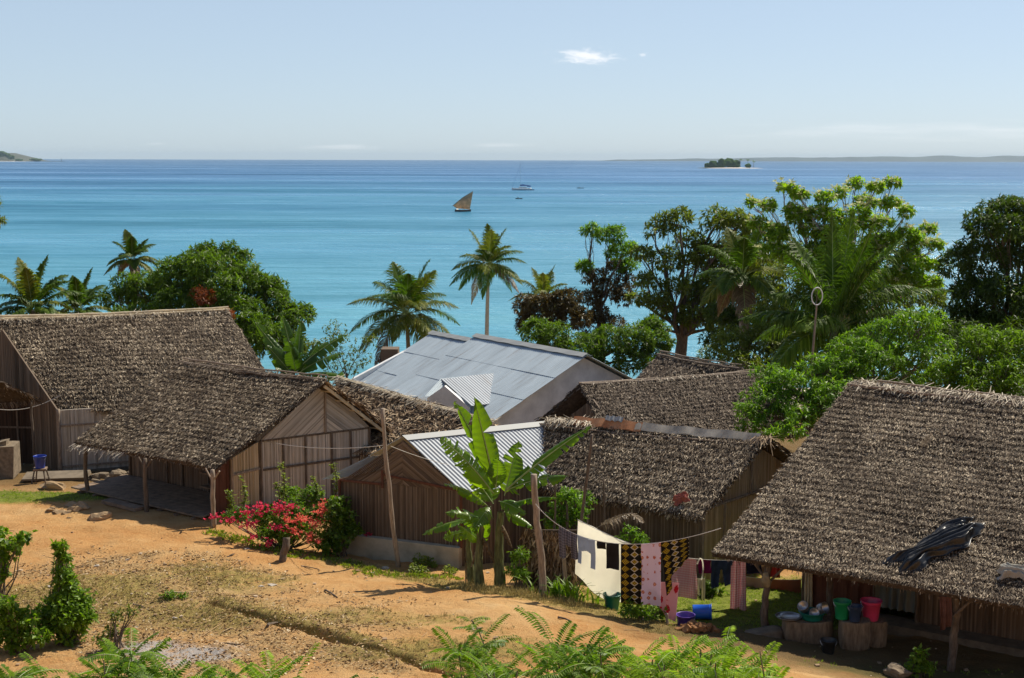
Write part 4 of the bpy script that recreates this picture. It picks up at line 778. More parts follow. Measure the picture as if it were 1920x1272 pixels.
def rosettes(mb, c, out, rs, k, ln, w, droop=.6, spread=1.0):
    n = len(c); c = np.repeat(c, k, 0); o = np.repeat(out, k, 0); r = unit(rs.normal(size=(n*k, 3))); r = unit(r-(r*o).sum(1)[:, None]*o*.6)
    d = unit(o*.55+r*spread+A([0, 0, -droop])*rs.uniform(.4, 1.2, n*k)[:, None]); up_ = unit(o*.4+A([0, 0, 1.])+rs.normal(0, .25, (n*k, 3)))
    leaves(mb, c, d, up_, ln*rs.uniform(.6, 1.2, n*k), w*rs.uniform(.7, 1.2, n*k), rs)
def crown_points(clumps, rs, per_m2, sub=.45, flat=.85, nsub=9, squash=1.):
    pts_, outs = [], []
    big = [(A(c), r) for c, r in clumps]; small = []
    for c, r in big:
        for _ in range(nsub):
            v = unit(rs.normal(size=3)); v[2] = abs(v[2])*.9-.25; small.append((c+v*r*A([1, 1, flat])*rs.uniform(.45, .92), r*sub*rs.uniform(.45, 1.2)))
        small.append((c, r*.7))
    for c, r in small:
        n = max(4, int(per_m2*DENS*4*math.pi*r*r*.6)); v = unit(rs.normal(size=(n, 3))); v = v[v[:, 2] > -.75]
        p = c+v*r*A([1, 1, flat*squash])*rs.uniform(.72, 1.05, len(v))[:, None]; keep = np.ones(len(p), bool)
        for c2, r2 in small:
            if c2 is c: continue
            keep &= (((p-c2)/A([1, 1, flat*squash])/r2)**2).sum(1) > .28
        pts_.append(p[keep]); outs.append(unit(v[keep]+A([0, 0, .25])))
    return np.concatenate(pts_), np.concatenate(outs), small
def limb(mb, a, b, r0, r1, rs, n=6, w=.12, bow=None, sides=7):
    a, b = A(a), A(b); t = np.linspace(0, 1, n)[:, None]; L_ = np.linalg.norm(b-a); p = a*(1-t)+b*t; k = np.sin(t*math.pi)
    p = p+k*(rs.normal(0, w*L_*.5, 3) if bow is None else A(bow))+np.vstack([[0, 0, 0], rs.normal(0, w*.12*L_, (n-2, 3)), [0, 0, 0]])
    tube(mb, p, r0+(r1-r0)*t[:, 0], sides, cap=False); return p
def tree(name, label, cat, foot, fork, clumps, mat, seed, per=7, ln=.22, w=.055, k=7, tr=.2, group='trees between the village and the sea', droop=.6, sub=.45, nsub=9, flat=.85, bark='bark', extra=None, spread=1., branches=True, part='crown', rsc=1.27):
    rs = np.random.RandomState(seed); foot = on_ground(foot[0], foot[1], -.2); root = thing(name, foot+A([0, 0, .2]), label, cat, group)
    cl = [(P(px, py, Y), r*rsc*PXM(Y)) for px, py, Y, r in clumps]; pt_, out, small = crown_points(cl, rs, per, sub=sub, nsub=nsub, flat=flat)
    mb = MB(); rosettes(mb, pt_, out, rs, k, ln, w, droop=droop, spread=spread); mb.build(part, M[mat], root)
    tb = MB(); fork = A(fork); limb(tb, foot, fork, tr*1.25, tr*.8, rs, 8, .06, sides=10)
    if branches:
        for c, r in cl:
            q = lerp(foot, fork, rs.uniform(.8, 1)); p = limb(tb, q, c-A([0, 0, r*.3]), tr*.36, tr*.09, rs, 8, .12, sides=7)
            for c2, r2 in small:
                if np.linalg.norm(c2-c) < r*1.0: limb(tb, p[rs.randint(4, 8)], c2, tr*.09, tr*.03, rs, 5, .15, sides=5)
    tb.build('trunk', M[bark], root, smooth=True)
    if extra: extra(root, cl, small, rs)
    return root
def patch_leaves(root, clumps, mat, seed, per, ln, w, k, name, label=None, droop=.5, sub=.5, nsub=5):
    rs = np.random.RandomState(seed); cl = [(P(px, py, Y), r*PXM(Y)) for px, py, Y, r in clumps]; p, o, s = crown_points(cl, rs, per, sub=sub, nsub=nsub); mb = MB(); rosettes(mb, p, o, rs, k, ln, w, droop=droop); return mb.build(name, M[mat], root, label=label)
def frond(mb, base, tip, sag, rs, nl=46, ll=.75, lw=.045, droop=.6, vee=.5, rb=None, tipw=.35, twist=0):
    """a palm leaf: arching midrib and two rows of hanging leaflets"""
    base, tip = A(base), A(tip); L_ = np.linalg.norm(tip-base); t = np.linspace(0, 1, 24)[:, None]; mid = (base+tip)/2+A([0, 0, sag*L_]); sp = base*(1-t)**2+mid*2*t*(1-t)+tip*t*t
    if rb is not None: tube(rb, sp, .035*(1-.85*t[:, 0])*L_/3.5, 5, cap=False)
    u = np.linspace(.14, .995, nl); i = u*23; i0 = np.minimum(i.astype(int), 22); f = (i-i0)[:, None]; p = sp[i0]*(1-f)+sp[i0+1]*f; tg = unit(sp[i0+1]-sp[i0])
    side = unit(np.cross(tg, A([0, 0, 1.])+rs.normal(0, .05, 3)+twist*unit(np.cross(tg[10], [0, 0, 1.])))); nrm = np.cross(side, tg); prof = np.sin(np.clip(u*1.02, 0, 1)**.8*math.pi*.86+.35)*ll*1.0
    for sg in (-1, 1):
        l_ = (prof*rs.uniform(.85, 1.12, nl))[:, None]; d0 = unit(side*sg*(1-.45*u[:, None])+tg*(.45+.5*u[:, None])+nrm*vee*.5+rs.normal(0, .07, (nl, 3))); dr = A([0, 0, -1.])
        d1 = unit(d0+dr*droop*rs.uniform(.5, 1.4, nl)[:, None]); d2 = unit(d1+dr*droop*1.3); a = p; b = a+d0*l_*.35; c = b+d1*l_*.35; e = c+d2*l_*.3
        wd = unit(np.cross(d0, nrm)); w_ = lw*rs.uniform(.8, 1.2, nl)[:, None]
        V = np.stack([a-wd*w_*.3, a+wd*w_*.3, b+wd*w_*.5, b-wd*w_*.5, c+wd*w_*.38, c-wd*w_*.38, e], 1).reshape(-1, 3); o = np.arange(nl)[:, None]*7
        n0 = mb.n; mb.add(V, np.concatenate([o+A([0, 1, 2, 3]), o+A([3, 2, 4, 5])])); mb.F.append(n0+o+A([5, 4, 6]))
def palm(label, cx, cy, Y, R_, foot_px, seed, nf=22, mats=('palm', 'palm_yellow'), lean=0, tips=None, wind=.3, up_=.5, trunk_r=.14, ll=.75, nuts=True, dry=2, nl=72, lw=.065, droop=.6):
    rs = np.random.RandomState(seed); c = P(cx, cy, Y); Rm = R_*PXM(Y); f = P(foot_px, cy, Y); foot = on_ground(f[0], f[1], -.2)
    root = thing('coconut_palm', foot+A([0, 0, .2]), label, 'palm tree', 'coconut palms along the shore')
    t = np.linspace(0, 1, 26)[:, None]; p = foot*(1-t)+c*t; p[:, 0] += (c[0]-foot[0])*-.25*np.sin(t[:, 0]*math.pi)
    tb = MB(); rr_ = trunk_r*(1.35-.55*t[:, 0]+.5*np.exp(-t[:, 0]*14)); rr_ = rr_*(1+.05*(np.arange(26) % 2)); tube(tb, p, rr_, 10); tb.build('trunk', M['palm_bark'], root, smooth=True)
    fr = [MB(), MB(), MB()]; rbm = MB()
    for i in range(nf):
        az = i*2.399+rs.normal(0, .2); e = 1.35-1.95*((i+.5)/nf)**.85+rs.normal(0, .1); L_ = Rm*rs.uniform(.85, 1.1)
        d = A([math.cos(az)*math.cos(e), math.sin(az)*math.cos(e), math.sin(e)]); d[0] += wind*.2; tip = c+unit(d)*L_*A([1, 1, 1 if e > 0 else 1.0])+A([0, 0, -.04*L_ if e > .9 else (-.2*L_ if e > .3 else -.32*L_)]); k = 2 if i >= nf-dry else (1 if rs.rand() < .33 or i > nf*.7 else 0)
        frond(fr[k], c+d*.1, tip, .16+.14*(e < .9), rs, nl, ll*Rm/3.2, lw, droop=droop*(1.5 if e < 0 else 1), rb=rbm)
    if tips:
        for tx, ty, dy, sg in tips: frond(fr[rs.rand() < .3 and 1 or 0], c, P(tx, ty, Y+dy), sg, rs, nl, ll*Rm/3.2, lw, droop=droop, rb=rbm)
    fo = fr[0].build('fronds', M[mats[0]], root); fr[1].build('yellowing_fronds', M[mats[1]], root)
    if fr[2].n: fr[2].build('dry_fronds', M['palm_dry'], root)
    rbm.build('leaf_ribs', M['rib'], root)
    if nuts:
        nm = MB()
        for i in range(9):
            a = rs.rand()*6.28; lathe(nm, c+A([math.cos(a)*.2, math.sin(a)*.2, -.18-.15*rs.rand()]), [(.01, -.11), (.08, -.07), (.1, 0), (.08, .07), (.01, .11)], 8)
        nm.build('coconuts', M['palm_yellow'], root, smooth=True)
    return root
# --- far palms and trees ---------------------------------------------------------------------
palm('broad coconut palm left of the grey iron roof, its crown low over the sea', 762, 590, 88, 118, 768, 201, nf=26, ll=1.15)
palm('tall slim coconut palm rising behind the ridge of the grey iron roof', 916, 500, 122, 76, 912, 202, nf=28, ll=1.15, mats=('palm_yellow', 'palm'), trunk_r=.17)
palm('half hidden coconut palm behind the brown-green tree, right of the slim palm', 1018, 560, 112, 74, 1020, 203, nf=18, mats=('palm_yellow', 'palm_yellow'), ll=.9)
palm('leftmost coconut palm above the ridge of the long thatched house', 62, 582, 56, 112, 60, 204, nf=22, mats=('palm', 'palm_yellow'), ll=.85, nuts=False)
palm('small coconut palm between the leftmost palm and the round mango tree', 148, 585, 60, 84, 150, 205, nf=18, ll=.85, nuts=False)
palm('coconut palm peeping out behind the top left of the round mango tree', 248, 488, 74, 62, 250, 206, nf=16, ll=.9, nuts=False)
palm('dark coconut palm among the sea trees behind the big palm', 1392, 520, 64, 115, 1395, 207, nf=16, ll=1.1, nuts=False)
palm('big coconut palm with long arching fronds right of the ring aerial', 1562, 622, 45, 175, 1562, 208, nf=17, mats=('palm', 'palm_big'), ll=1.25, nl=90, lw=.05, droop=1.0, dry=0, trunk_r=.17, nuts=False,
     tips=[(1480, 440, 1.5, .16), (1560, 400, 1, .05), (1640, 420, -1, .1), (1700, 440, 1, .12), (1785, 545, 0, .22), (1770, 600, 1, .2), (1385, 600, 0, .22), (1470, 470, -1, .2), (1600, 395, 1.5, .05), (1450, 600, -1, .25), (1660, 480, -1, .18)])
X_ = lambda px, Y: (P(px, 600, Y)[0], Y)
def mango_extra(root, cl, small, rs):
    patch_leaves(root, [(388, 560, 61.6, 22), (372, 548, 62, 14), (420, 590, 61.5, 18)], 'mango_new', 5, 9, .22, .05, 7, 'russet_growth', 'patch of russet new leaves')
tree('mango_tree', 'wide round dark green mango tree behind the long thatched house', 'tree', X_(390, 65), P(390, 600, 65),
     [(395, 525, 64, 62), (330, 520, 65, 52), (268, 545, 66, 48), (455, 530, 65, 52), (508, 565, 65, 42), (562, 590, 65, 30), (225, 560, 66, 34), (430, 590, 63, 60), (350, 590, 63, 68), (520, 615, 64, 45), (380, 480, 66, 30), (432, 480, 66, 30), (255, 600, 64, 45), (480, 620, 62, 45), (515, 540, 66, 26), (450, 650, 62, 55), (540, 650, 63, 40)],
     'mango', 301, per=5, ln=.30, w=.075, k=7, tr=.3, extra=mango_extra, nsub=14, sub=.38, rsc=1.2)
tree('sea_tree', 'tall narrow tree with a bright top and brown lower leaves right of the coconut palms', 'tree', X_(1125, 85), P(1122, 560, 85),
     [(1150, 442, 85, 24), (1165, 470, 85, 24), (1110, 432, 85, 16), (1100, 500, 85, 15), (1172, 500, 86, 18)], 'bright', 302, rsc=1.3, per=6, ln=.3, w=.08, k=6, tr=.28, sub=.5,
     extra=lambda root, cl, small, rs: patch_leaves(root, [(1140, 545, 85, 36), (1158, 505, 86, 26), (1105, 560, 85, 26), (1125, 590, 85, 30), (1165, 560, 85, 28), (1120, 520, 85, 26), (1150, 610, 84, 30), (1090, 600, 84, 28), (1180, 530, 86, 20), (1110, 630, 84, 30)], 'brownleaf', 6, 5, .3, .08, 6, 'lower_crown', 'brown lower leaves'))
tree('sea_tree', 'low brownish tree between the slim coconut palm and the tall narrow tree', 'tree', X_(1020, 82), P(1020, 630, 82), [(1010, 580, 82, 34), (1045, 572, 82, 34), (1070, 600, 82, 30), (990, 605, 82, 22), (1060, 560, 82, 22)], 'brownleaf', 303, per=5, ln=.32, w=.09, k=6, tr=.2)
tree('shade_tree', 'spreading green tree just behind the gable of the grey iron roof', 'tree', X_(1110, 72), P(1110, 660, 72), [(1000, 620, 72, 32), (1035, 640, 71, 38), (1085, 655, 71, 40), (1140, 640, 72, 38), (1190, 640, 72, 42), (1230, 655, 72, 28), (1180, 680, 71, 35), (1110, 690, 71, 35), (1215, 615, 73, 25)], 'mango', 304, per=6, ln=.28, w=.07, k=7, tr=.25, nsub=8)
tree('shade_tree', 'open airy dark tree with a forked trunk against the sea left of the flowering tree', 'tree', X_(1275, 78), P(1283, 610, 78), [(1228, 430, 78, 24), (1275, 412, 78, 28), (1300, 450, 79, 24), (1340, 412, 79, 34), (1380, 420, 78, 32), (1205, 475, 78, 20), (1245, 490, 78, 28), (1215, 525, 77, 22), (1330, 480, 79, 38), (1375, 470, 79, 36), (1270, 540, 77, 26), (1240, 570, 77, 26), (1330, 545, 78, 38), (1380, 545, 79, 38), (1310, 600, 77, 30), (1360, 600, 78, 38), (1410, 440, 79, 24), (1420, 520, 79, 30), (1290, 490, 78, 22), (1200, 560, 78, 22), (1225, 610, 77, 20), (1310, 560, 79, 30), (1350, 510, 80, 36), (1400, 500, 80, 36), (1260, 590, 78, 22)],
     'olive', 305, rsc=1.22, per=3.4, ln=.36, w=.11, k=6, tr=.36, sub=.42, nsub=7)
def blossoms(root, cl, small, rs):
    mb = MB(); c = []
    for cc, r in cl:
        v = unit(rs.normal(size=(22, 3))); v[:, 2] = np.abs(v[:, 2])*.8; c.append(cc+v*r*.8)
    c = np.concatenate(c); c = c+rs.normal(0, .1, c.shape); rosettes(mb, c, np.tile([0, -.3, 1.], (len(c), 1)), rs, 5, .2, .1, droop=.1); mb.build('blossom', M['blossom'], root)
FC = [(1470, 352, 15), (1500, 366, 18), (1490, 398, 18), (1545, 372, 18), (1578, 362, 15), (1604, 345, 14), (1640, 352, 16), (1672, 344, 14), (1626, 380, 20), (1672, 382, 20), (1700, 398, 16), (1560, 408, 22), (1440, 386, 16), (1412, 382, 12), (1520, 432, 24), (1600, 425, 24), (1650, 420, 22), (1705, 440, 22), (1742, 432, 16), (1690, 480, 26), (1640, 470, 26), (1580, 470, 24), (1728, 495, 24), (1460, 440, 24), (1490, 480, 30), (1640, 530, 30), (1700, 530, 28), (1755, 460, 14), (1530, 500, 34), (1745, 530, 20), (1500, 410, 22), (1530, 400, 20), (1610, 400, 22), (1660, 450, 26), (1560, 440, 28), (1620, 480, 30), (1540, 470, 30), (1690, 510, 26), (1450, 470, 28), (1420, 420, 18), (1720, 460, 20)]
tree('flowering_tree', 'tall pale green tree with cream blossom standing highest against the sea on the right', 'tree', X_(1590, 62), P(1585, 560, 62), [(x, y, 62+((x*7) % 5)-2, r) for x, y, r in FC], 'flowertree', 306, rsc=1.15, per=7, ln=.26, w=.10, k=7, tr=.2, sub=.5, nsub=6, flat=.6, extra=blossoms, bark='palm_bark', droop=.35)
tree('mango_tree', 'dark dense tree filling the right edge behind the bright green tree', 'tree', X_(1880, 52), P(1880, 640, 52), [(1880, 420, 52, 50), (1845, 490, 52, 52), (1920, 470, 53, 60), (1825, 560, 52, 50), (1890, 570, 51, 62), (1975, 430, 53, 60), (1790, 600, 52, 38), (1850, 630, 51, 50), (1930, 620, 51, 60), (1900, 390, 53, 26), (1990, 540, 52, 60)], 'dark', 307, per=7, ln=.26, w=.07, k=7, tr=.3)
tree('shade_tree', 'olive green bushy tree behind the ring aerial and below the dark palm', 'tree', X_(1410, 58), P(1410, 680, 58), [(1375, 640, 58, 42), (1430, 640, 58, 42), (1490, 655, 57, 46), (1440, 600, 59, 36), (1345, 665, 58, 26), (1400, 690, 56, 38), (1460, 700, 56, 40), (1500, 610, 59, 34), (1520, 690, 56, 38)], 'olive', 308, per=7, ln=.22, w=.06, k=7, tr=.2)
tree('leafy_tree', 'bright lime green feathery tree hanging over the left corner of the big hut', 'tree', X_(1600, 37), P(1590, 760, 37), [(1722, 606, 37, 44), (1655, 632, 37, 46), (1600, 655, 36.5, 42), (1705, 672, 36.5, 50), (1640, 690, 36, 52), (1560, 700, 36, 46), (1505, 735, 35.5, 46), (1455, 775, 35, 38), (1425, 735, 35.5, 30), (1540, 765, 35, 42), (1482, 808, 34, 24), (1595, 720, 36, 44), (1440, 700, 36, 26), (1750, 650, 37, 34), (1620, 760, 35.5, 40), (1410, 795, 34.5, 24), (1690, 730, 36, 40), (1400, 770, 34.6, 24), (1440, 750, 35, 34), (1470, 715, 35.3, 30), (1530, 690, 36, 34), (1500, 780, 34.6, 34), (1560, 740, 35, 40), (1580, 790, 34.5, 34), (1450, 815, 34, 20)], 'bright', 309, rsc=1.2, per=9, ln=.17, w=.035, k=9, tr=.16, nsub=12, droop=.75, sub=.4)
tree('leafy_tree', 'green feathery tree above the ridge of the big hut at the right edge', 'tree', X_(1860, 39), P(1860, 740, 39), [(1832, 645, 39, 38), (1893, 650, 39, 42), (1800, 695, 38.5, 38), (1870, 705, 38.5, 44), (1935, 690, 39, 44), (1760, 710, 38.5, 34), (1915, 735, 38, 40), (1830, 735, 38, 40), (1990, 690, 39, 50)], 'shrub', 310, per=10, ln=.18, w=.04, k=8, tr=.14, nsub=10, droop=.75)
tree('twiggy_bush', 'thin grey-green bush behind the warm brown thatch, left of the broad palm', 'bush', X_(650, 46), P(650, 700, 46), [(640, 650, 46, 28), (668, 675, 46, 26), (605, 655, 46, 26), (645, 690, 46, 26), (625, 620, 47, 20), (690, 640, 46, 14)], 'olive', 311, per=7, ln=.1, w=.045, k=5, tr=.05, sub=.5)
# leaf clump poking in at the left edge
tree('edge_tree', 'tips of a pale leafy branch reaching in at the far left edge against the sea', 'tree', (-16.5, 40), P(-60, 420, 40), [(-16, 385, 40, 20), (-12, 415, 40, 16), (-30, 360, 40, 20)], 'palm_yellow', 312, per=8, ln=.2, w=.04, k=5, tr=.07)
tree('shade_tree', 'mass of mid green foliage under the flowering tree and behind the big palm', 'tree', X_(1600, 68), P(1600, 640, 68), [(1480, 520, 68, 42), (1540, 540, 68, 46), (1610, 520, 69, 46), (1670, 540, 69, 46), (1730, 560, 68, 42), (1500, 590, 67, 44), (1580, 600, 67, 46), (1660, 610, 67, 46), (1740, 620, 67, 42), (1440, 560, 68, 34), (1790, 620, 66, 34)], 'olive', 320, per=3.2, ln=.3, w=.09, k=7, tr=.2)
tree('shade_tree', 'dark tree with hidden trunk between the airy tree and the olive bush', 'tree', X_(1400, 73), P(1400, 640, 73), [(1400, 470, 73, 34), (1430, 500, 73, 34), (1380, 530, 73, 38), (1430, 560, 73, 40), (1350, 590, 72, 34), (1400, 610, 72, 44), (1460, 620, 72, 40), (1440, 440, 74, 26), (1340, 640, 71, 26)], 'dark', 321, rsc=1.15, per=3.6, ln=.3, w=.08, k=7, tr=.2)
tree('leafy_tree', 'shadowed green tree filling the gap between the lime green tree and the dark tree', 'tree', X_(1790, 45), P(1790, 740, 45), [(1760, 640, 45, 40), (1810, 640, 45, 42), (1780, 700, 44, 46), (1850, 690, 45, 44), (1720, 720, 44, 40), (1910, 640, 46, 40), (1900, 720, 44, 44), (1660, 740, 43, 38)], 'dark', 322, per=5, ln=.24, w=.055, k=8, tr=.16)
tree('mango_tree', 'dark dense tree standing just beyond the right edge of the view', 'tree', (24, 50), on_ground(24, 50)+A([0, 0, 3.]), [(2150, 450, 50, 60), (2220, 520, 50, 70), (2140, 600, 49, 60), (2280, 600, 50, 60), (2200, 660, 49, 60)], 'dark', 340, per=2.5, ln=.34, w=.1, k=6, tr=.3)
# --- banana plants ---------------------------------------------------------------------------
def banana_leaf(mb, rbm, base, tip, sag, W_, rs, tear=.3, vee=.5, bias=0, roll=0):
    base, tip = A(base), A(tip); L_ = np.linalg.norm(tip-base); n = 40; t = np.linspace(0, 1, n)[:, None]; mid = (base+tip)/2+A([0, 0, sag*L_]); sp = base*(1-t)**2+mid*2*t*(1-t)+tip*t*t; tg = unit(np.gradient(sp, axis=0))
    vw = unit(A([0, -1., .35])); side0 = unit(np.cross(tg, vw*roll+A([0, 0, 1.])*(1-roll))); nrm = np.cross(side0, tg); tube(rbm, sp, .018*(1-.85*t[:, 0])*max(.5, L_/1.6), 6, cap=False)
    tt = t[:, 0]; pw = np.clip(np.sin(np.clip((tt-.06)/.94, 0, 1)**.62*math.pi), 0, 1)**.55*W_/2
    for sg in (-1, 1):
        i = 2
        while i < n-1:
            seg = n if tear <= 0 else max(2, int(rs.exponential(1/tear)*2.2)); j = min(n-1, i+seg); dv = vee+rs.normal(0, .3 if tear > .05 else .08)
            m = j-i+1; s = np.linspace(0, 1, 5)[None, :, None]; wv = pw[i:j+1, None, None]*s*(rs.uniform(.82, 1.04) if tear > 0 else 1)
            ang = dv*(s**1.3); P_ = sp[i:j+1, None, :]+side0[i:j+1, None, :]*sg*wv*np.cos(ang)+nrm[i:j+1, None, :]*(-wv*np.sin(ang)+wv*.12+.012*np.sin(tt[i:j+1, None, None]*70)*s)+tg[i:j+1, None, :]*(wv*.25+(tt[(i+j)//2]-tt[i:j+1, None, None])*L_*(.28 if tear > 0 else 0)*s*rs.uniform(.3, 1.3))
            grid(mb, P_); i = j if tear <= 0 or rs.rand() < .35 else j
            if j >= n-1: break
M['banana_dark'] = leafmat('banana_leaf_dark', (.03, .07, .008), (.06, .12, .012), (.10, .19, .02), trans=.35, tint=(1.8, 1.9, .35), rough=.35, spec=.4)
def banana(label, foot, stems, lv, Y, seed, scale=1., dead=6, group='banana plants', mat='banana'):
    rs = np.random.RandomState(seed); foot = on_ground(foot[0], foot[1]); root = thing('banana_plant', foot, label, 'banana plant', group)
    sb = MB()
    for (bx, by, tx, ty, dy, r) in stems:
        b_ = P(bx, by, Y+dy); b_[2] = gz(A([b_[0]]), A([b_[1]]))[0]-.1; t_ = P(tx, ty, Y+dy); limb(sb, b_, t_, r*1.25, r*.6, rs, 10, .05, sides=12)
    sb.build('stem', M['banana_stem'], root, smooth=True); mb = MB(); rbm = MB()
    for (bx, by, tx, ty, dy, sag, W_, tear, vee, roll) in lv: banana_leaf(mb, rbm, P(bx, by, Y), P(tx, ty, Y+dy), sag, 1.12*W_*PXM(Y), rs, tear+.12 if tear > 0 else .03, vee, 0, roll)
    mb.build('leaf_blades', M[mat], root, smooth=True); rbm.build('leaf_ribs', M['rib'], root, smooth=True)
    if dead:
        dm = MB(); r2 = MB()
        for i in range(dead):
            st = stems[i % len(stems)]; b_ = P(st[2], st[3]+20, Y+st[4]); a = rs.rand()*6.28; q = b_+A([math.cos(a)*.25, math.sin(a)*.25, -rs.uniform(.5, .9)*scale]); banana_leaf(dm, r2, b_, q, .25, .22, rs, .8, 1.3)
        dm.build('dead_leaves', M['banana_dry'], root, smooth=True)
    return root
Yb = 26.6
banana('big banana plant with torn bright leaves between the iron-roofed hut and the clothesline', P(930, 1080, Yb)[:2], [(938, 1085, 938, 960, 0, .10), (902, 1085, 905, 985, -.15, .085), (885, 1088, 878, 1010, .1, .07)],
 [(930, 915, 888, 742, .0, .02, 44, 0, .25, 1), (950, 918, 1111, 797, .2, .05, 36, .08, .35, .55), (946, 922, 1066, 893, -.3, .12, 42, .25, .6, .35), (940, 955, 1045, 934, -.4, .16, 26, .2, .9, .1), (946, 930, 972, 826, .3, .03, 42, .25, .45, .9),
  (928, 900, 852, 752, .3, .05, 34, .1, .4, .9), (925, 925, 824, 822, -.3, .12, 46, .7, .5, .7), (915, 950, 832, 908, -.5, .16, 30, .2, .6, .3), (925, 945, 868, 868, .4, .04, 40, .15, .4, .9), (905, 975, 835, 962, -.4, .14, 34, .25, .6, .4), (880, 975, 792, 1003, .1, .12, 30, .2, .6, .4),
  (930, 920, 935, 858, -.1, .03, 36, .0, .3, 1), (920, 950, 890, 990, -.6, .1, 38, .2, .5, .8), (900, 1000, 870, 960, .1, .03, 30, .1, .4, .9), (902, 1020, 914, 975, -.3, .05, 26, 0, .4, 1), (902, 1020, 858, 985, -.4, .1, 26, .1, .5, .6), (925, 945, 905, 870, .5, .03, 46, .1, .4, 1), (945, 960, 1000, 990, -.2, .12, 30, .3, .8, .4), (900, 995, 830, 1010, .2, .1, 34, .2, .6, .5), (935, 940, 985, 965, -.5, .12, 34, .3, .7, .5)], Yb, 401, dead=8)
banana('banana plant behind the porch hut and beside the long thatched house', P(560, 760, 40)[:2], [(548, 760, 550, 690, 0, .11), (565, 760, 562, 690, .4, .1)],
 [(552, 700, 478, 604, .2, .03, 26, .05, .3, .9), (555, 690, 527, 584, .4, .02, 24, .05, .3, 1), (560, 690, 650, 628, .3, .1, 34, .2, .5, .5), (560, 700, 645, 662, -.2, .12, 36, .2, .6, .4), (560, 705, 648, 706, -.4, .1, 34, .1, .6, .4), (550, 705, 500, 648, -.3, .04, 34, .1, .4, .8), (556, 700, 565, 600, .5, .02, 30, .2, .4, 1), (558, 705, 540, 640, -.3, .03, 34, .1, .4, 1), (560, 705, 600, 640, .2, .05, 30, .1, .4, .9), (550, 708, 515, 690, -.4, .1, 30, .1, .5, .5)], 40, 402, dead=2, mat='banana_dark')
# --- near shrubs and garden plants -------------------------------------------------------------
def shrub(name, label, clumps, mat, seed, per, ln, w, k=5, cat='shrub', group=None, stems=6, droop=.3, sub=.5, nsub=6, foot=None, spread=1., stem_mat='bark', sr=.012, flat=.9, gp=None):
    rs = np.random.RandomState(seed)
    if gp is not None: q_ = G(*gp); clumps = [(a_, b_, q_[1]+.1*math.sin(i_), c_) for i_, (a_, b_, _, c_) in enumerate(clumps)]; foot = (gp[0], gp[1], q_[1])
    cl = [(P(px, py, Y), r*PXM(Y)) for px, py, Y, r in clumps]; c0 = np.mean([c for c, r in cl], 0) if foot is None else P(*foot); ft = on_ground(c0[0], c0[1])
    root = thing(name, ft, label, cat, group); p, o, sm = crown_points(cl, rs, per, sub=sub, nsub=nsub, flat=flat); p = p+rs.normal(0, ln*.45, p.shape); g_ = gz(p[:, 0], p[:, 1]); kp = p[:, 2] > g_+.02; mb = MB(); rosettes(mb, p[kp], o[kp], rs, k, ln, w, droop=droop, spread=spread); mb.build('foliage', M[mat], root)
    sb = MB()
    for c, r in cl+sm[::2]: limb(sb, ft+A([*rs.normal(0, .08, 2), -.05]), c, sr*1.4, sr*.5, rs, 6, .1, sides=5)
    sb.build('stems', M[stem_mat], root); return root, cl
bg_, cl = shrub('bougainvillea', 'bougainvillea bush covered in red and coral flowers in front of the pale gable', [(560, 965, 29.8, 42), (505, 975, 29.8, 34), (612, 965, 30, 30), (455, 968, 30, 20), (545, 1000, 29.4, 42), (600, 1005, 29.4, 34), (500, 1000, 29.4, 26), (580, 930, 30.1, 26), (545, 925, 30.3, 20), (425, 975, 30.2, 14)], 'shrub', 501, 85, .06, .035, k=6, cat='flowering bush', stems=8, nsub=7)
def vine(mb, px, py0, py1, Y, rs, mb2):
    n = 70; t = rs.rand(n); x = px+4*np.sin(t*4)+rs.normal(0, 3, n); p = A([P(x[i], py0+(py1-py0)*t[i], Y) for i in range(n)]); rosettes(mb, p, np.tile([0, 0, 1.], (n, 1)), rs, 3, .07, .045, droop=.2); tube(mb2, [P(px+4*math.sin(s*4), py0+(py1-py0)*s, Y) for s in np.linspace(0, 1, 8)], .01, 5)
rs = np.random.RandomState(3); v1, v2m = MB(), MB()
for px, y0, y1 in ((455, 960, 893), (530, 940, 868), (628, 930, 870), (430, 960, 920), (520, 950, 905), (590, 940, 893)): vine(v1, px, y0, y1, 30.0, rs, v2m)
v1.build('climbing_shoots', M['weed'], bg_); v2m.build('shoot_stems', M['bark'], bg_)
def flowers(root, cls, mat, seed, name, label, n0=60, s=.05):
    rs = np.random.RandomState(seed); mb = MB()
    for px, py, Y, rx, ry in cls:
        n = int(n0*rx*ry/300)+8; v = rs.normal(0, .5, (n, 3)); c = P(px, py, Y); p = c+v*A([rx*PXM(Y), .18, ry*PXM(Y)]); rosettes(mb, p, np.tile([0, -.5, .8], (n, 1)), rs, 5, s, s*.8, droop=0, spread=1.2)
    mb.build(name, M[mat], root, label=label)
flowers(bg_, [(470, 962, 29.3, 24, 12), (490, 950, 29.4, 16, 8), (405, 970, 29.9, 16, 7), (430, 975, 29.6, 12, 7), (465, 985, 29.2, 20, 9), (520, 955, 29.2, 26, 12), (545, 950, 29.3, 20, 8), (520, 990, 29, 14, 7), (505, 1018, 28.9, 12, 7), (475, 1008, 29, 9, 6), (645, 934, 31, 14, 8), (690, 1002, 29.6, 8, 3)], 'bract_red', 5, 'red_flowers', 'crimson flowers', 44)
flowers(bg_, [(565, 975, 29.1, 22, 10), (550, 998, 28.9, 18, 8), (590, 980, 29.1, 18, 9), (600, 960, 29.2, 14, 10), (605, 950, 29.3, 10, 10), (582, 1008, 28.8, 12, 8), (540, 975, 29, 16, 8), (598, 1015, 28.8, 8, 5)], 'bract_pink', 6, 'coral_flowers', 'coral and orange-pink flowers', 42)
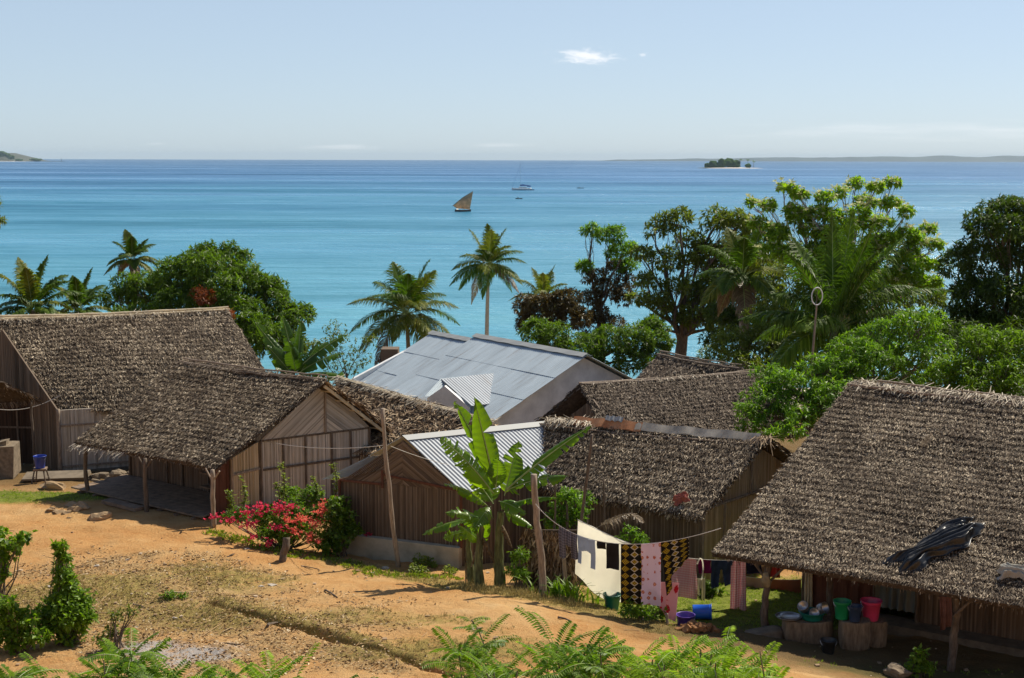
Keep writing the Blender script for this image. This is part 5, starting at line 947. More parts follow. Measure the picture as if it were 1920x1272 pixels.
shrub('garden_bush', 'glossy broad-leaved bush at the right end of the bougainvillea', [(635, 950, 29.4, 22), (645, 980, 29.3, 24), (625, 975, 29.3, 18), (640, 1010, 29.1, 26), (660, 995, 29.2, 14), (615, 1030, 28.9, 18)], 'mango', 502, 45, .11, .07, k=5, cat='bush')
shrub('garden_tree', 'small feathery bright green tree behind the fence post by the clothesline', [(1062, 935, 28, 24), (1085, 960, 28, 22), (1045, 960, 28, 20), (1070, 975, 28, 26), (1095, 940, 28.2, 16), (1040, 985, 27.8, 20)], 'bright', 503, 45, .09, .04, k=6, cat='small tree', foot=(1065, 1085, 28), sr=.03)
shrub('garden_bush', 'little bright bush below the dry palm frond behind the white sheet', [(1180, 1000, 27.6, 16), (1195, 1010, 27.6, 14), (1170, 1015, 27.6, 14), (1205, 1020, 27.6, 12)], 'bright', 504, 60, .08, .035, k=5, cat='bush', foot=(1185, 1085, 27.6))
shrub('garden_bush', 'dark feathery bush at the foot of the leaning fence post', [(975, 1045, 26.4, 18), (965, 1075, 26.3, 18), (985, 1070, 26.3, 14)], 'shrub', 505, 50, .11, .03, k=6, cat='bush', droop=.9)
shrub('garden_bush', 'leafy seedling under the patterned laundry beside the green bucket', [(1180, 1145, 24.6, 14), (1200, 1150, 24.7, 12), (1225, 1150, 24.9, 16), (1245, 1145, 25, 12)], 'shrub', 506, 40, .12, .05, k=6, cat='seedlings')
shrub('potted_shrub', 'small leafy shrub growing in the yard under the blue jeans', [(1330, 1105, 27.4, 16), (1345, 1115, 27.4, 12), (1318, 1118, 27.4, 10)], 'mango', 507, 50, .12, .05, k=5, cat='shrub')
shrub('seedling', 'young leafy seedling in the shade by the doorstep of the big hut', [(1722, 1240, 22.3, 12), (1735, 1252, 22.3, 14), (1712, 1255, 22.3, 12), (1722, 1225, 22.3, 6)], 'shrub', 508, 70, .1, .045, k=5, cat='seedling')
shrub('yard_shrub', 'bushy upright green shrub with a tall shoot at the lower left on the dirt', [(120, 1130, 20.9, 32), (150, 1125, 20.9, 20), (98, 1145, 20.8, 24), (118, 1100, 21, 24), (138, 1150, 20.9, 30), (105, 1165, 20.9, 26), (135, 1185, 20.8, 30), (115, 1075, 21, 18), (118, 1045, 21, 12), (112, 1025, 21, 8), (125, 1170, 20.6, 34), (158, 1160, 20.8, 20), (98, 1180, 20.8, 22)], 'shrub', 509, 66, .10, .05, k=5, gp=(128, 1205), nsub=14, sub=.42, sr=.008, cat='shrub')
shrub('yard_shrub', 'bright broad-leaved shrub cut by the left edge above the dirt slope', [(0, 1010, 19, 24), (8, 1035, 19, 20), (-15, 1060, 19, 30), (2, 1080, 19, 16), (40, 1010, 19.2, 5)], 'shrub', 510, 40, .13, .09, k=5, sr=.012, cat='shrub', gp=(-10, 1125))
shrub('yard_shrub', 'low spreading shrub at the bottom left beside the upright one', [(25, 1160, 18.5, 26), (60, 1165, 18.6, 22), (0, 1150, 18.5, 24), (40, 1195, 18, 30), (10, 1200, 18, 28), (75, 1195, 18, 22), (10, 1130, 18.8, 16)], 'shrub', 511, 45, .12, .06, k=5, gp=(35, 1222), cat='shrub')
shrub('yard_shrub', 'thin grey twiggy plant beside the ash patch', [(210, 1160, 18.5, 12), (245, 1148, 18.5, 10), (215, 1185, 18.3, 14), (190, 1200, 18.2, 14)], 'olive', 512, 50, .08, .04, k=4, gp=(215, 1218), cat='shrub')
# long blades by the laundry
rs = np.random.RandomState(8); lily = thing('strap_leaf_clump', G(1075, 1125), 'clump of long green strap leaves at the foot of the white sheet', 'plant'); mb = MB()
for i in range(90):
    b_ = G(1070, 1120)+A([rs.normal(0, .32), rs.normal(0, .15), 0]); b_[2] = gz(A([b_[0]]), A([b_[1]]))[0]; a = rs.rand()*6.28; L_ = rs.uniform(.35, .7); hv = A([math.cos(a), math.sin(a), 0])*rs.uniform(.1, .45); t = np.linspace(0, 1, 7)[:, None]; p = b_+A([0, 0, L_])*(t-.42*t**2.2)+hv*t**1.6
    sd_ = unit(np.cross(hv, [0, 0, 1.])); w_ = .022*(1-t**2); grid(mb, np.stack([p-sd_*w_, p+A([0, 0, -.004]), p+sd_*w_], 1))
mb.build('blades', M['shrub'], lily, smooth=True)
# --- foreground: compound-leaved plants ----------------------------------------------------------
def pinnate(mb, rbm, base, tip, sag, rs, npair, ll, lw, fold=.25):
    base, tip = A(base), A(tip); L_ = np.linalg.norm(tip-base); t = np.linspace(0, 1, 12)[:, None]; mid = (base+tip)/2+A([0, 0, sag*L_]); sp = base*(1-t)**2+mid*2*t*(1-t)+tip*t*t; tube(rbm, sp, .0028*(1-.6*t[:, 0]), 4, cap=False)
    u = np.linspace(.16, 1, npair); i = u*11; i0 = np.minimum(i.astype(int), 10); f = (i-i0)[:, None]; p = sp[i0]*(1-f)+sp[i0+1]*f; tg = unit(sp[i0+1]-sp[i0]); side = unit(np.cross(tg, A([0, 0, 1.])+rs.normal(0, .15, 3))); nn = np.cross(side, tg)
    pr = (ll*(.55+.6*np.sin(u*math.pi*.85)))
    for sg in (-1, 1): leaves(mb, p, unit(side*sg+tg*.35-nn*fold*rs.uniform(.3, 1.5, npair)[:, None]), nn, pr*rs.uniform(.85, 1.1, npair), lw, rs, .1)
def fern_shrub(label, px, py, Y, seed, spanx, h, nleaf, L_=.4, mat='shrub', tall=None, npair=13, ll=.075, lw=.024):
    rs = np.random.RandomState(seed); c = P(px, py, Y); ft = on_ground(c[0], c[1]+.0); root = thing('compound_leaf_shrub', ft, label, 'shrub', 'compound-leaved shrubs in the foreground'); mb, rb_ = MB(), MB(); st = MB(); ns = max(3, nleaf//9)
    for s in range(ns):
        top = P(px+rs.uniform(-1, 1)*spanx, py+rs.uniform(-.6, 1.2)*h, Y+rs.uniform(-.5, .5)); b_ = ft+(top-ft)*A([.35, .35, 0])+A([0, 0, -.1]); limb(st, b_, top, .013, .005, rs, 8, .08, sides=5)
        for k in range(9):
            a = k*2.4+rs.rand(); e = rs.uniform(-.15, .65) if k > 1 else .9; d = A([math.cos(a)*math.cos(e), math.sin(a)*math.cos(e), math.sin(e)]); l_ = L_*rs.uniform(.6, 1.25); q = lerp(top, b_, rs.uniform(0, .22)); pinnate(mb, rb_, q, q+d*l_-A([0, 0, l_*.18]), .2, rs, npair, ll, lw)
    mb.build('leaflets', M[mat], root); rb_.build('leaf_stalks', M['rib'], root); st.build('stems', M['bark'], root); return root
M['fern'] = leafmat('compound_leaf', (.05, .11, .008), (.12, .21, .012), (.24, .36, .025), trans=.45, rough=.5)
M['fern_light'] = leafmat('compound_leaf_light', (.10, .18, .012), (.21, .32, .02), (.36, .48, .035), trans=.46, rough=.5)
FS = [('leftmost foreground shrub of dark leaflets along the bottom edge', 60, 1255, 10.6, 70, 22, 40, 'fern'), ('drooping foreground shrub right of the upright yard shrub', 215, 1225, 10.2, 45, 26, 27, 'fern'), ('low foreground shrub in the bottom edge left of the middle', 330, 1262, 10, 70, 14, 36, 'fern'), ('foreground shrub whose leaf tips just show at the bottom, under the gully', 490, 1262, 10.4, 60, 14, 27, 'fern_light'), ('small foreground shrub at the bottom edge right of the gully mouth', 600, 1275, 10, 40, 8, 18, 'fern'),
      ('upright foreground shrub with one tall nodding shoot, below the banana plant', 905, 1232, 11.4, 40, 22, 27, 'fern'), ('foreground shrub with arching ferny leaves at the bottom centre', 1060, 1222, 10.4, 60, 20, 36, 'fern'), ('light green foreground shrub between the two dark ones at the bottom', 1175, 1250, 11, 50, 16, 27, 'fern_light'), ('dense foreground shrub in front of the soil heap', 1300, 1235, 10.6, 70, 24, 45, 'fern_light'), ('rightmost foreground shrub reaching toward the stone seat under the eave', 1400, 1240, 10.8, 45, 22, 27, 'fern_light'), ('low foreground shrub filling the bottom edge right of the middle', 1000, 1268, 10, 80, 8, 27, 'fern')]
for i, (lb, px, py, Y, sx_, h, n_, mt) in enumerate(FS): fern_shrub(lb, px, py+(22 if i < 5 else -4), Y, 600+i, sx_*1.15, h*1.5, int(n_*2.5), L_=.40, mat=mt, npair=16, ll=.062, lw=.019)
rs = np.random.RandomState(5); mb, rb_, st = MB(), MB(), MB(); sh = thing('tall_shoot', on_ground(*P(905, 1232, 11.5)[:2]), 'single thin nodding shoot with a leafy tip above the foreground shrubs', 'shoot')
pth = A([P(x, y, 11.5) for x, y in ((915, 1240), (908, 1210), (898, 1185), (884, 1163))]); tube(st, np.vstack([A([[pth[0][0], pth[0][1], sh.location[2]-.05]]), pth]), .006, 5); st.build('stem', M['bark'], sh)
for k in range(7):
    a = k*2.4; q = pth[-1]+A([0, 0, -.02*k]); pinnate(mb, rb_, q, q+A([math.cos(a)*.15, math.sin(a)*.15, .02]), .2, rs, 8, .045, .02)
mb.build('leaflets', M['fern'], sh); rb_.build('leaf_stalks', M['rib'], sh)
# --- ground cover ----------------------------------------------------------------------------------
def scatter(name, fn, n, box_, mat, seed, ln, w, k, label=None, up_=1., thr=.25, cat=None):
    rs = np.random.RandomState(seed); x = rs.uniform(box_[0], box_[1], n); y = rs.uniform(box_[2], box_[3], n); m_ = fn(x, y)*(.4+1.2*vn(x*2.5, y*2.5)) > thr+rs.rand(n)*.7; x, y = x[m_], y[m_]; p = np.stack([x, y, gz(x, y)], 1)
    c = np.repeat(p, k, 0)+A([1, 1, 0])*rs.normal(0, ln*.35, (len(p)*k, 3)); d = unit(rs.normal(0, .5, (len(c), 3))+A([0, 0, up_])); 
    if up_ < .3: d[:, 2] = np.abs(d[:, 2])*.35
    mb = MB(); leaves(mb, c, d, unit(rs.normal(0, 1, d.shape)+A([0, 0, 0 if up_ > .3 else 1.5])), ln*rs.uniform(.4, 1.3, len(c)), w*rs.uniform(.6, 1.3, len(c)), rs); o = mb.build(name, M[mat], kind='stuff', label=label, cat=cat, base=(0, 25, 11)); return o
M['turf'] = leafmat('turf_blade', (.10, .16, .02), (.20, .28, .03), (.34, .40, .06), trans=.35)
M['drygrass'] = island_mat('dry_grass_blade', [(.2, (.2, .16, .05)), (.6, (.36, .28, .1)), (.9, (.55, .44, .2))], trans=.25, rough=.8)
M['litter'] = island_mat('leaf_litter_bits', [(.1, (.10, .055, .025)), (.4, (.30, .18, .08)), (.72, (.48, .34, .18)), (.97, (.78, .7, .52))], rough=.8)
scatter('grass', turf, 42000, (-16, 14, 22.5, 36), 'turf', 1, .05, .012, 5, 'short green turf in the yard and by the left hut', cat='grass')
scatter('dry_grass', drygrass, 34000, (-10, 6, 20, 31), 'drygrass', 2, .06, .01, 4, 'dry yellowish grass along the bank and the gully', cat='dry grass')
scatter('leaf_litter', lambda x, y: np.clip(litter(x, y)+.16, 0, 1), 85000, (-13, 9, 19.5, 31), 'litter', 3, .075, .034, 1, 'dry leaf litter strewn over the dirt slope', up_=.1, thr=.2, cat='leaf litter')
BK = [G(*c)[:2] for c in ((870, 1105), (930, 1112), (1000, 1118), (1050, 1132))]
scatter('bank_grass', lambda x, y: np.exp(-(seg_dist(x, y, BK)/.45)**2), 5200, (-2, 3, 23, 29), 'drygrass', 6, .16, .008, 5, 'taller dry grass on the bank below the banana plant', thr=.15, cat='dry grass')
def lipf(x, y):
    return np.exp(-(seg_dist(x, y, [l+A([0, .15]) for l in LIP[:4]])/.3)**2)
WL = [G(*c)[:2] for c in ((395, 1000), (470, 1020), (560, 1045), (640, 1055), (700, 1075), (780, 1080), (840, 1085))]
scatter('weeds', lambda x, y: np.exp(-(seg_dist(x, y, WL)/.28)**2), 9000, (-8, 1, 24, 33), 'weed', 4, .07, .035, 7, 'yellow-green weeds along the foot of the bougainvillea and the white base wall', thr=.12, cat='weeds')
for i, (lb, px, py, s) in enumerate((('bright weed tuft at the foot of the tall crooked pole', 790, 1062, 18), ('weed tuft on the bank left of the banana plant', 840, 1075, 10), ('tall bright weed tuft by the fence pole', 780, 1075, 14), ('green weed patch lying on the dirt at left', 310, 1122, 9), ('green weed patch on the dirt slope beside the stick', 335, 1123, 9))):
    q = G(px, py); shrub('weed_tuft', lb, [(px, py-s*.4, q[1], s), (px+s, py-s*.2, q[1], s*.6)], 'weed' if i < 3 else 'shrub', 700+i, 60, .07, .035, k=5, cat='weed', group='weed tufts on the bank', sr=.005)
# ------------------------------------------------------------ laundry
def clothmat(name, c, var=.12, trans=.3, rough=.85):
    return plain(name, c, rough=rough, var=var, scale=5, spec=.1, bump=.05, trans=trans)
def patmat(name, build, trans=.25):
    m, nt, b, out = newmat(name); L = nt.links; tc = nd(nt, 'ShaderNodeTexCoord'); col = build(nt, L, tc.outputs['UV']); L.new(col, b.inputs['Base Color']); b.inputs['Roughness'].default_value = .85; b.inputs['Specular IOR Level'].default_value = .1
    tr = nd(nt, 'ShaderNodeBsdfTranslucent'); ms = nd(nt, 'ShaderNodeMixShader'); ms.inputs[0].default_value = trans; L.new(col, tr.inputs['Color']); L.new(b.outputs[0], ms.inputs[1]); L.new(tr.outputs[0], ms.inputs[2]); L.new(ms.outputs[0], out.inputs['Surface']); return m
def N_(nt, L, op, a, b=None):
    x = nd(nt, 'ShaderNodeMath', operation=op)
    for i, v in enumerate((a, b)):
        if v is None: continue
        if isinstance(v, (int, float)): x.inputs[i].default_value = v
        else: L.new(v, x.inputs[i])
    return x.outputs[0]
def MX(nt, L, f, a, b):
    x = nd(nt, 'ShaderNodeMix', data_type='RGBA'); L.new(f, x.inputs[0])
    for i, v in ((6, a), (7, b)):
        if isinstance(v, tuple): x.inputs[i].default_value = (*v, 1)
        else: L.new(v, x.inputs[i])
    return x.outputs[2]
def diamonds(nt, L, uv):
    s = nd(nt, 'ShaderNodeSeparateXYZ'); L.new(uv, s.inputs[0]); u = N_(nt, L, 'MULTIPLY', s.outputs[0], 5.2); v = N_(nt, L, 'MULTIPLY', s.outputs[1], 7.6)
    fu = N_(nt, L, 'ABSOLUTE', N_(nt, L, 'SUBTRACT', N_(nt, L, 'FRACT', u), .5)); fv = N_(nt, L, 'ABSOLUTE', N_(nt, L, 'SUBTRACT', N_(nt, L, 'FRACT', v), .5)); d = N_(nt, L, 'ADD', fu, fv)
    par = N_(nt, L, 'GREATER_THAN', N_(nt, L, 'FRACT', N_(nt, L, 'MULTIPLY', u, .5)), .5)
    inn = N_(nt, L, 'LESS_THAN', d, .47); ring = N_(nt, L, 'MULTIPLY', N_(nt, L, 'GREATER_THAN', d, .33), N_(nt, L, 'LESS_THAN', d, .45)); chk = nd(nt, 'ShaderNodeTexChecker'); chk.inputs['Scale'].default_value = 42; L.new(uv, chk.inputs[0])
    c = MX(nt, L, inn, (.02, .016, .012), (.52, .36, .03)); c2 = MX(nt, L, N_(nt, L, 'MULTIPLY', chk.outputs['Fac'], .8), c, (.03, .025, .015)); c = MX(nt, L, inn, c, c2); cr = MX(nt, L, ring, c, (.6, .56, .5)); return MX(nt, L, par, c, cr)
def spots(bgc, fg, scale, thr, fg2=None):
    def f(nt, L, uv):
        v = nd(nt, 'ShaderNodeTexVoronoi'); v.inputs['Scale'].default_value = scale; v.inputs['Randomness'].default_value = .45; L.new(uv, v.inputs['Vector']); n = nd(nt, 'ShaderNodeTexNoise'); n.inputs['Scale'].default_value = scale*5; L.new(uv, n.inputs['Vector'])
        d = N_(nt, L, 'ADD', v.outputs['Distance'], N_(nt, L, 'MULTIPLY', N_(nt, L, 'SUBTRACT', n.outputs[0], .5), .35)); m_ = N_(nt, L, 'LESS_THAN', d, thr); hole = N_(nt, L, 'LESS_THAN', d, thr*.45); c = MX(nt, L, m_, bgc, fg); return MX(nt, L, hole, c, fg2 or bgc)
    return f
def gingham(a, b_, sc_):
    def f(nt, L, uv):
        k = nd(nt, 'ShaderNodeTexChecker'); k.inputs['Scale'].default_value = sc_; mp = nd(nt, 'ShaderNodeMapping'); mp.inputs['Rotation'].default_value = (0, 0, .785); L.new(uv, mp.inputs[0]); L.new(mp.outputs[0], k.inputs[0]); return MX(nt, L, k.outputs['Fac'], a, b_)
    return f
M['c_dia'] = patmat('diamond_print', diamonds); M['c_rose'] = patmat('rose_print', spots((.74, .62, .72), (.52, .16, .10), 8., .27, (.74, .45, .3)))
M['c_flower'] = patmat('red_flower_print', spots((.74, .42, .46), (.55, .02, .04), 5, .36, (.5, .05, .06))); M['c_ging'] = patmat('pink_check', gingham((.75, .36, .36), (.82, .62, .58), 30), .3)
M['c_redfloral'] = patmat('orange_floral', spots((.6, .08, .04), (.75, .35, .2), 14, .35, (.3, .05, .08)))
M['c_white'] = clothmat('cream_sheet', (.95, .92, .82), .03, .75); M['c_blue'] = clothmat('pale_blue_cloth', (.36, .44, .56)); M['c_grey'] = patmat('grey_check', gingham((.10, .10, .13), (.2, .2, .25), 24)); M['c_black'] = clothmat('black_cloth', (.022, .021, .022), .3, .02)
M['c_maroon'] = clothmat('maroon_cloth', (.17, .01, .07), trans=.15); M['c_jeans'] = clothmat('denim', (.03, .05, .10), .4, .03); M['c_navy'] = clothmat('navy_cloth', (.012, .013, .03), .3, .03); M['c_brown'] = clothmat('rust_brown_blanket', (.35, .13, .07), trans=.2)
M['c_tan'] = clothmat('dusty_pink_cloth', (.36, .25, .22)); M['c_royal'] = clothmat('royal_blue_cloth', (.02, .05, .26), trans=.15); M['c_red'] = clothmat('coral_red_cloth', (.62, .07, .06)); M['c_pale'] = clothmat('pale_yellow_cloth', (.62, .58, .4))
def line3(pts, n=60):
    """a rope through the given points, sagging between them"""
    out = []
    for a, b in zip(pts[:-1], pts[1:]):
        L_ = np.linalg.norm(b-a)
        for s in np.linspace(0, 1, n//(len(pts)-1), endpoint=False): out.append(a+(b-a)*s)
    return A(out+[pts[-1]])
def smooth_curve(pp, n=60):
    pp = A(pp); t = np.concatenate([[0], np.cumsum(np.linalg.norm(np.diff(pp, axis=0), axis=1))]); q = np.linspace(0, t[-1], n)
    # Catmull-like: cubic through points by numpy polynomial fit on few points
    k = min(len(pp)-1, 3); return np.stack([np.polyval(np.polyfit(t, pp[:, i], k), q) for i in range(3)], 1)
YL = 24.8
ropeA = smooth_curve([P(1004, 945, 25.4), P(1082, 1003, 25.0), P(1163, 1020, 24.8), P(1240, 1018, 24.7), P(1292, 1006, 24.7), P(1352, 991, 24.9)], 80)
def rope(name, c, label, r=.007): mb = MB(); tube(mb, c, r, 5); return mb.build(name, M['rope'], label=label, cat='clothesline')
rope('clothesline', ropeA, 'front clothesline sagging from the split fence post to the big hut')
ropeB = smooth_curve([P(1084, 974, 25.9), P(1130, 1000, 25.7), P(1186, 1020, 25.5), P(1250, 1040, 25.9), P(1300, 1048, 26.4), P(1360, 1051, 26.6), P(1430, 1052, 26.4)], 80)
rope('clothesline', ropeB, 'second clothesline behind, carrying the cream sheet and the jeans')
ropeC = smooth_curve([P(1388, 1080, 28.4), P(1440, 1086, 28.2), P(1500, 1087, 28.1), P(1556, 1078, 28.0)], 40)
rope('clothesline', ropeC, 'low far clothesline with the brown blanket seen under the eave')
def on_rope(rope_, px):
    """point of a rope as seen at photo column px"""
    rel = rope_-CAM; u = (rel@Rt)/(rel@Fw)*FPX+960; i = int(np.clip(np.searchsorted(u, px), 1, len(u)-1)); f = (px-u[i-1])/(u[i]-u[i-1]+1e-9); return rope_[i-1]+(rope_[i]-rope_[i-1])*np.clip(f, -.5, 1.5)
def hang(name, label, cat, rp, x0, x1, y0b, y1b, mat, seed, folds=3, amp=.03, group=None, wav=.0, shrink=0, dy=0, n=(44, 40), cut=None, xb0=None, xb1=None, root=None):
    """cloth hung from the rope between columns x0..x1, reaching rows y0b / y1b at its lower corners; cut(u,v)->keep"""
    rs = np.random.RandomState(seed); u = np.linspace(0, 1, n[0]); v = np.linspace(0, 1, n[1]); top = A([on_rope(rp, x0+(x1-x0)*s) for s in u])
    Ya, Yb_ = top[0][1]+dy, top[-1][1]+dy; bl = P(x0 if xb0 is None else xb0, y0b, Ya); br = P(x1 if xb1 is None else xb1, y1b, Yb_); bot = bl+(br-bl)*u[:, None]
    nrm = unit(np.cross(top[-1]-top[0], [0, 0, 1.])); ph = rs.rand(4)*6; Pt = top[:, None, :]*(1-v[None, :, None])+bot[:, None, :]*v[None, :, None]
    w_ = amp*(np.sin(u[:, None]*folds*6.28+ph[0]+v[None, :]*1.2)*(.35+.65*v[None, :])+.4*np.sin(u[:, None]*folds*14+ph[1]+2*v[None, :])*.6)+.02*np.sin(v[None, :]*5+ph[2])
    Pt = Pt+nrm*w_[..., None]; Pt[..., 2] -= wav*np.sin(u*math.pi)[:, None]*v[None, :]; W_ = np.linalg.norm(top[-1]-top[0]); H_ = np.linalg.norm(bl-top[0]); uv = np.stack([u[:, None]*W_*1.15+0*v, v[None, :]*H_+0*u[:, None]], -1)
    idx = np.arange(n[0]*n[1]).reshape(n); f = np.stack([idx[:-1, :-1], idx[1:, :-1], idx[1:, 1:], idx[:-1, 1:]], -1)
    if cut is not None:
        uc = (u[:-1]+u[1:])/2; vc = (v[:-1]+v[1:])/2; f = f[cut(uc[:, None]+0*vc, vc[None, :]+0*uc[:, None])]
    # two faces 3 mm apart so that the cloth has a back
    mb = MB(); f = f.reshape(-1, 4); mb.add(Pt.reshape(-1, 3)-nrm*.0015, f, uv.reshape(-1, 2)); mb.add(Pt.reshape(-1, 3)+nrm*.0015, f[:, ::-1], uv.reshape(-1, 2))
    return mb.build(name, M[mat], root, smooth=True, label=label, cat=cat, group=group)
def shirt(u, v): return ((v < .34) | ((u > .2) & (u < .8))) if False else ~((v > .38) & (u > .34-.06*v) & (u < .70))
legs = lambda a=.3, c=.5, w_=.05: (lambda u, v: ~((v > a) & (np.abs(u-c) < w_*(v-a+.3)*1.6)))
hang('grey_shirt', 'grey checked garment hanging leftmost on the front clothesline', 'clothes', ropeA, 1048, 1083, 1046, 1050, 'c_grey', 1, cut=lambda u, v: ~((v > .55) & (np.abs(u-.5) < .14)))
hang('cream_sheet', 'large cream sheet hanging slanted behind the pale blue shirt', 'sheet', ropeB, 1084, 1187, 1076, 1132, 'c_white', 2, folds=1.2, amp=.05, wav=.12, xb0=1078, xb1=1167)
hang('pale_blue_shirt', 'pale blue long-sleeved shirt hanging in front of the cream sheet', 'clothes', ropeA, 1083, 1116, 1055, 1069, 'c_blue', 3, folds=1, amp=.02, cut=lambda u, v: ~((v > .45+.3*np.abs(u-.55)) & (u > .20) & (u < .74)))
hang('black_cloth', 'small black top beside the pale blue shirt', 'clothes', ropeA, 1119, 1136, 1029, 1031, 'c_black', 4, folds=1, amp=.01)
hang('black_trousers', 'black trousers hanging in front of the cream sheet', 'clothes', ropeA, 1137, 1161, 1066, 1069, 'c_black', 5, folds=1, amp=.02)
hang('wrap_cloth', 'straight length of black and yellow diamond-print cloth next to the cream sheet', 'cloth', ropeA, 1164, 1203, 1132, 1136, 'c_dia', 6, folds=1, amp=.012)
hang('wrap_cloth', 'pale pink cloth printed with small red roses between two diamond-print cloths', 'cloth', ropeA, 1202, 1239, 1133, 1136, 'c_rose', 7, folds=1, amp=.012)
hang('wrap_cloth', 'slanted folded black and yellow diamond-print cloth right of the rose print', 'cloth', ropeA, 1239, 1292, 1118, 1062, 'c_dia', 8, folds=2, amp=.03, xb0=1250, cut=lambda u, v: ~((v > .78-.1*u) & (u > .25)) )
hang('flowered_cloth', 'pink cloth with large red flowers hanging low in front of the pink checked towel', 'cloth', ropeA, 1216, 1282, 1150, 1165, 'c_flower', 9, folds=1, amp=.02, dy=.15, xb0=1228, xb1=1266, cut=lambda u, v: (v > .55+.0*u) & (v < .80+.35*u))
hang('checked_towel', 'wide pink checked towel behind the slanted diamond-print cloth', 'towel', ropeB, 1250, 1306, 1116, 1124, 'c_ging', 10, folds=1.5, amp=.02)
hang('maroon_cloth', 'small maroon cloth on the second clothesline', 'cloth', ropeB, 1309, 1333, 1076, 1074, 'c_maroon', 11, folds=1, amp=.01)
hang('blue_jeans', 'dark blue jeans hanging right of the maroon cloth', 'clothes', ropeB, 1333, 1373, 1104, 1096, 'c_jeans', 12, folds=1.5, amp=.02, cut=legs(.35, .5, .09))
hang('orange_shirt', 'orange-red floral shirt hanging partly behind the jeans', 'clothes', ropeC, 1346, 1378, 1118, 1112, 'c_redfloral', 13, folds=1, amp=.02)
hang('checked_towel', 'long narrow pink checked towel right of the jeans', 'towel', ropeB, 1371, 1398, 1163, 1156, 'c_ging', 14, folds=2, amp=.03, xb0=1368, xb1=1400, dy=-.25)
hang('navy_cloth', 'small navy cloth hanging just left of the first hut post', 'cloth', ropeB, 1399, 1428, 1077, 1075, 'c_navy', 15, folds=1, amp=.01)
hang('dusty_cloth', 'dusty pink cloth on the low far clothesline left of the first hut post', 'cloth', ropeC, 1396, 1432, 1122, 1124, 'c_tan', 16, folds=1, amp=.02)
hang('blanket', 'rust brown blanket on the low far clothesline between the hut posts', 'blanket', ropeC, 1444, 1502, 1127, 1131, 'c_brown', 17, folds=1, amp=.02)
hang('blue_cloth', 'royal blue cloth at the right end of the low far clothesline', 'cloth', ropeC, 1503, 1548, 1106, 1104, 'c_royal', 18, folds=2, amp=.02)
rd = smooth_curve([P(1436, 1054, 27.2), P(1450, 1057, 27.2), P(1470, 1052, 27.2), P(1500, 1048, 27.2)], 20); rope('clothesline', rd, 'short line under the eave holding the coral red garment')
hang('red_garment', 'coral red garment hanging just right of the first hut post', 'clothes', rd, 1441, 1463, 1082, 1084, 'c_red', 19, folds=1.5, amp=.02)
# white hooked baby garment
u_ = thing('pale_garment', on_rope(ropeB, 1314), 'pale yellow baby garment hanging from its white strap on the second clothesline', 'clothes'); mb = MB(); hk = A([P(1308, 1058, 26.4), P(1309, 1049, 26.4), P(1314, 1046, 26.4), P(1318, 1050, 26.4), P(1317, 1075, 26.4), P(1315, 1088, 26.4)]); tube(mb, smooth_curve(hk, 14), .015, 6); mb.build('strap', M['c_white'], u_)
hang('body', None, None, A([P(1306, 1085, 26.45), P(1322, 1085, 26.45)]), 1306, 1322, 1112, 1130, 'c_pale', 20, folds=2, amp=.03, root=u_, cut=lambda u, v: ~((v > .5) & (u > .35) & (u < .6)))
# rags lying on the roofs
def crumple(name, label, cat, S, cs, cw, seed, mat, nu=60, nv=60, rel=.1, outline=None, lift=.035):
    """a crumpled sheet lying on a roof plane; S = (origin, along, down, normal) ; cw = (w, h) metres"""
    O, U, D, N = S; rs = np.random.RandomState(seed); u = np.linspace(-.5, .5, nu)[:, None]; v = np.linspace(-.5, .5, nv)[None, :]
    U = unit(U); D = unit(D); a_ = R(cs); U2 = U*math.cos(a_)+D*math.sin(a_); D2 = -U*math.sin(a_)+D*math.cos(a_); edge = 1+.22*np.sin(v*9+seed)+.12*np.sin(v*21); edge2 = 1+.15*np.sin(u*11+2*seed)
    h = rel*(np.abs(np.sin(u*9+3*v+seed))**.6*.5+np.abs(np.sin(u*21+v*6+2))*.3+.8*fbm(u*6+seed+v*2, v*3.1-u, 4)+.35)*np.clip((.5-np.abs(u))*6, .1, 1)*np.clip((.5-np.abs(v))*8, .1, 1)
    Pt = O+U2*(u*cw[0]*edge)[..., None]+D2*(v*cw[1]*edge2)[..., None]+N*(h+lift)[..., None]; mb = MB(); grid(mb, Pt); grid(mb, (Pt-N*.004)[:, ::-1])
    return mb.build(name, M[mat], smooth=True, label=label, cat=cat)
def roof_at(h, px, py):
    """roof point of a hut's front slope seen at a photo pixel"""
    best = None
    for u in np.linspace(0, 1, 161):
        for f in np.linspace(0, 1, 81):
            q = h.pt(u, f); r = q-CAM; dd = math.hypot((r@Rt)/(r@Fw)*FPX+960-px, 636-(r@Up)/(r@Fw)*FPX-py)
            if best is None or dd < best[0]: best = (dd, u, f, q)
    _, u, f, q = best; n_ = unit(np.cross(h.RB-h.RA, lerp(h.EA, h.EB, u)-lerp(h.RA, h.RB, u))); return q, (n_ if n_[2] > 0 else -n_)
M['plastic'] = plain('black_plastic', (.009, .0095, .011), rough=.33, var=.3, scale=3, spec=.5, bump=.2)
M['rag_white'] = clothmat('white_rag', (.5, .48, .42)); M['rag_red'] = clothmat('red_rag', (.50, .17, .13))
q, n_ = roof_at(h5, 1757, 1030); crumple('black_plastic_sheet', 'crumpled black plastic sheet lying on the big thatched roof', 'plastic sheet', (q, h5.RB-h5.RA, h5.EA-h5.RA, n_), 28, (.6, 1.7), 3, 'plastic', rel=.16, lift=.05)
q, n_ = roof_at(h5, 1912, 1082); crumple('white_rag', 'dirty white rag on the big thatched roof at the right edge', 'rag', (q, h5.RB-h5.RA, h5.EA-h5.RA, n_), 80, (.34, .6), 4, 'rag_white', 30, 30, rel=.12, lift=.05)
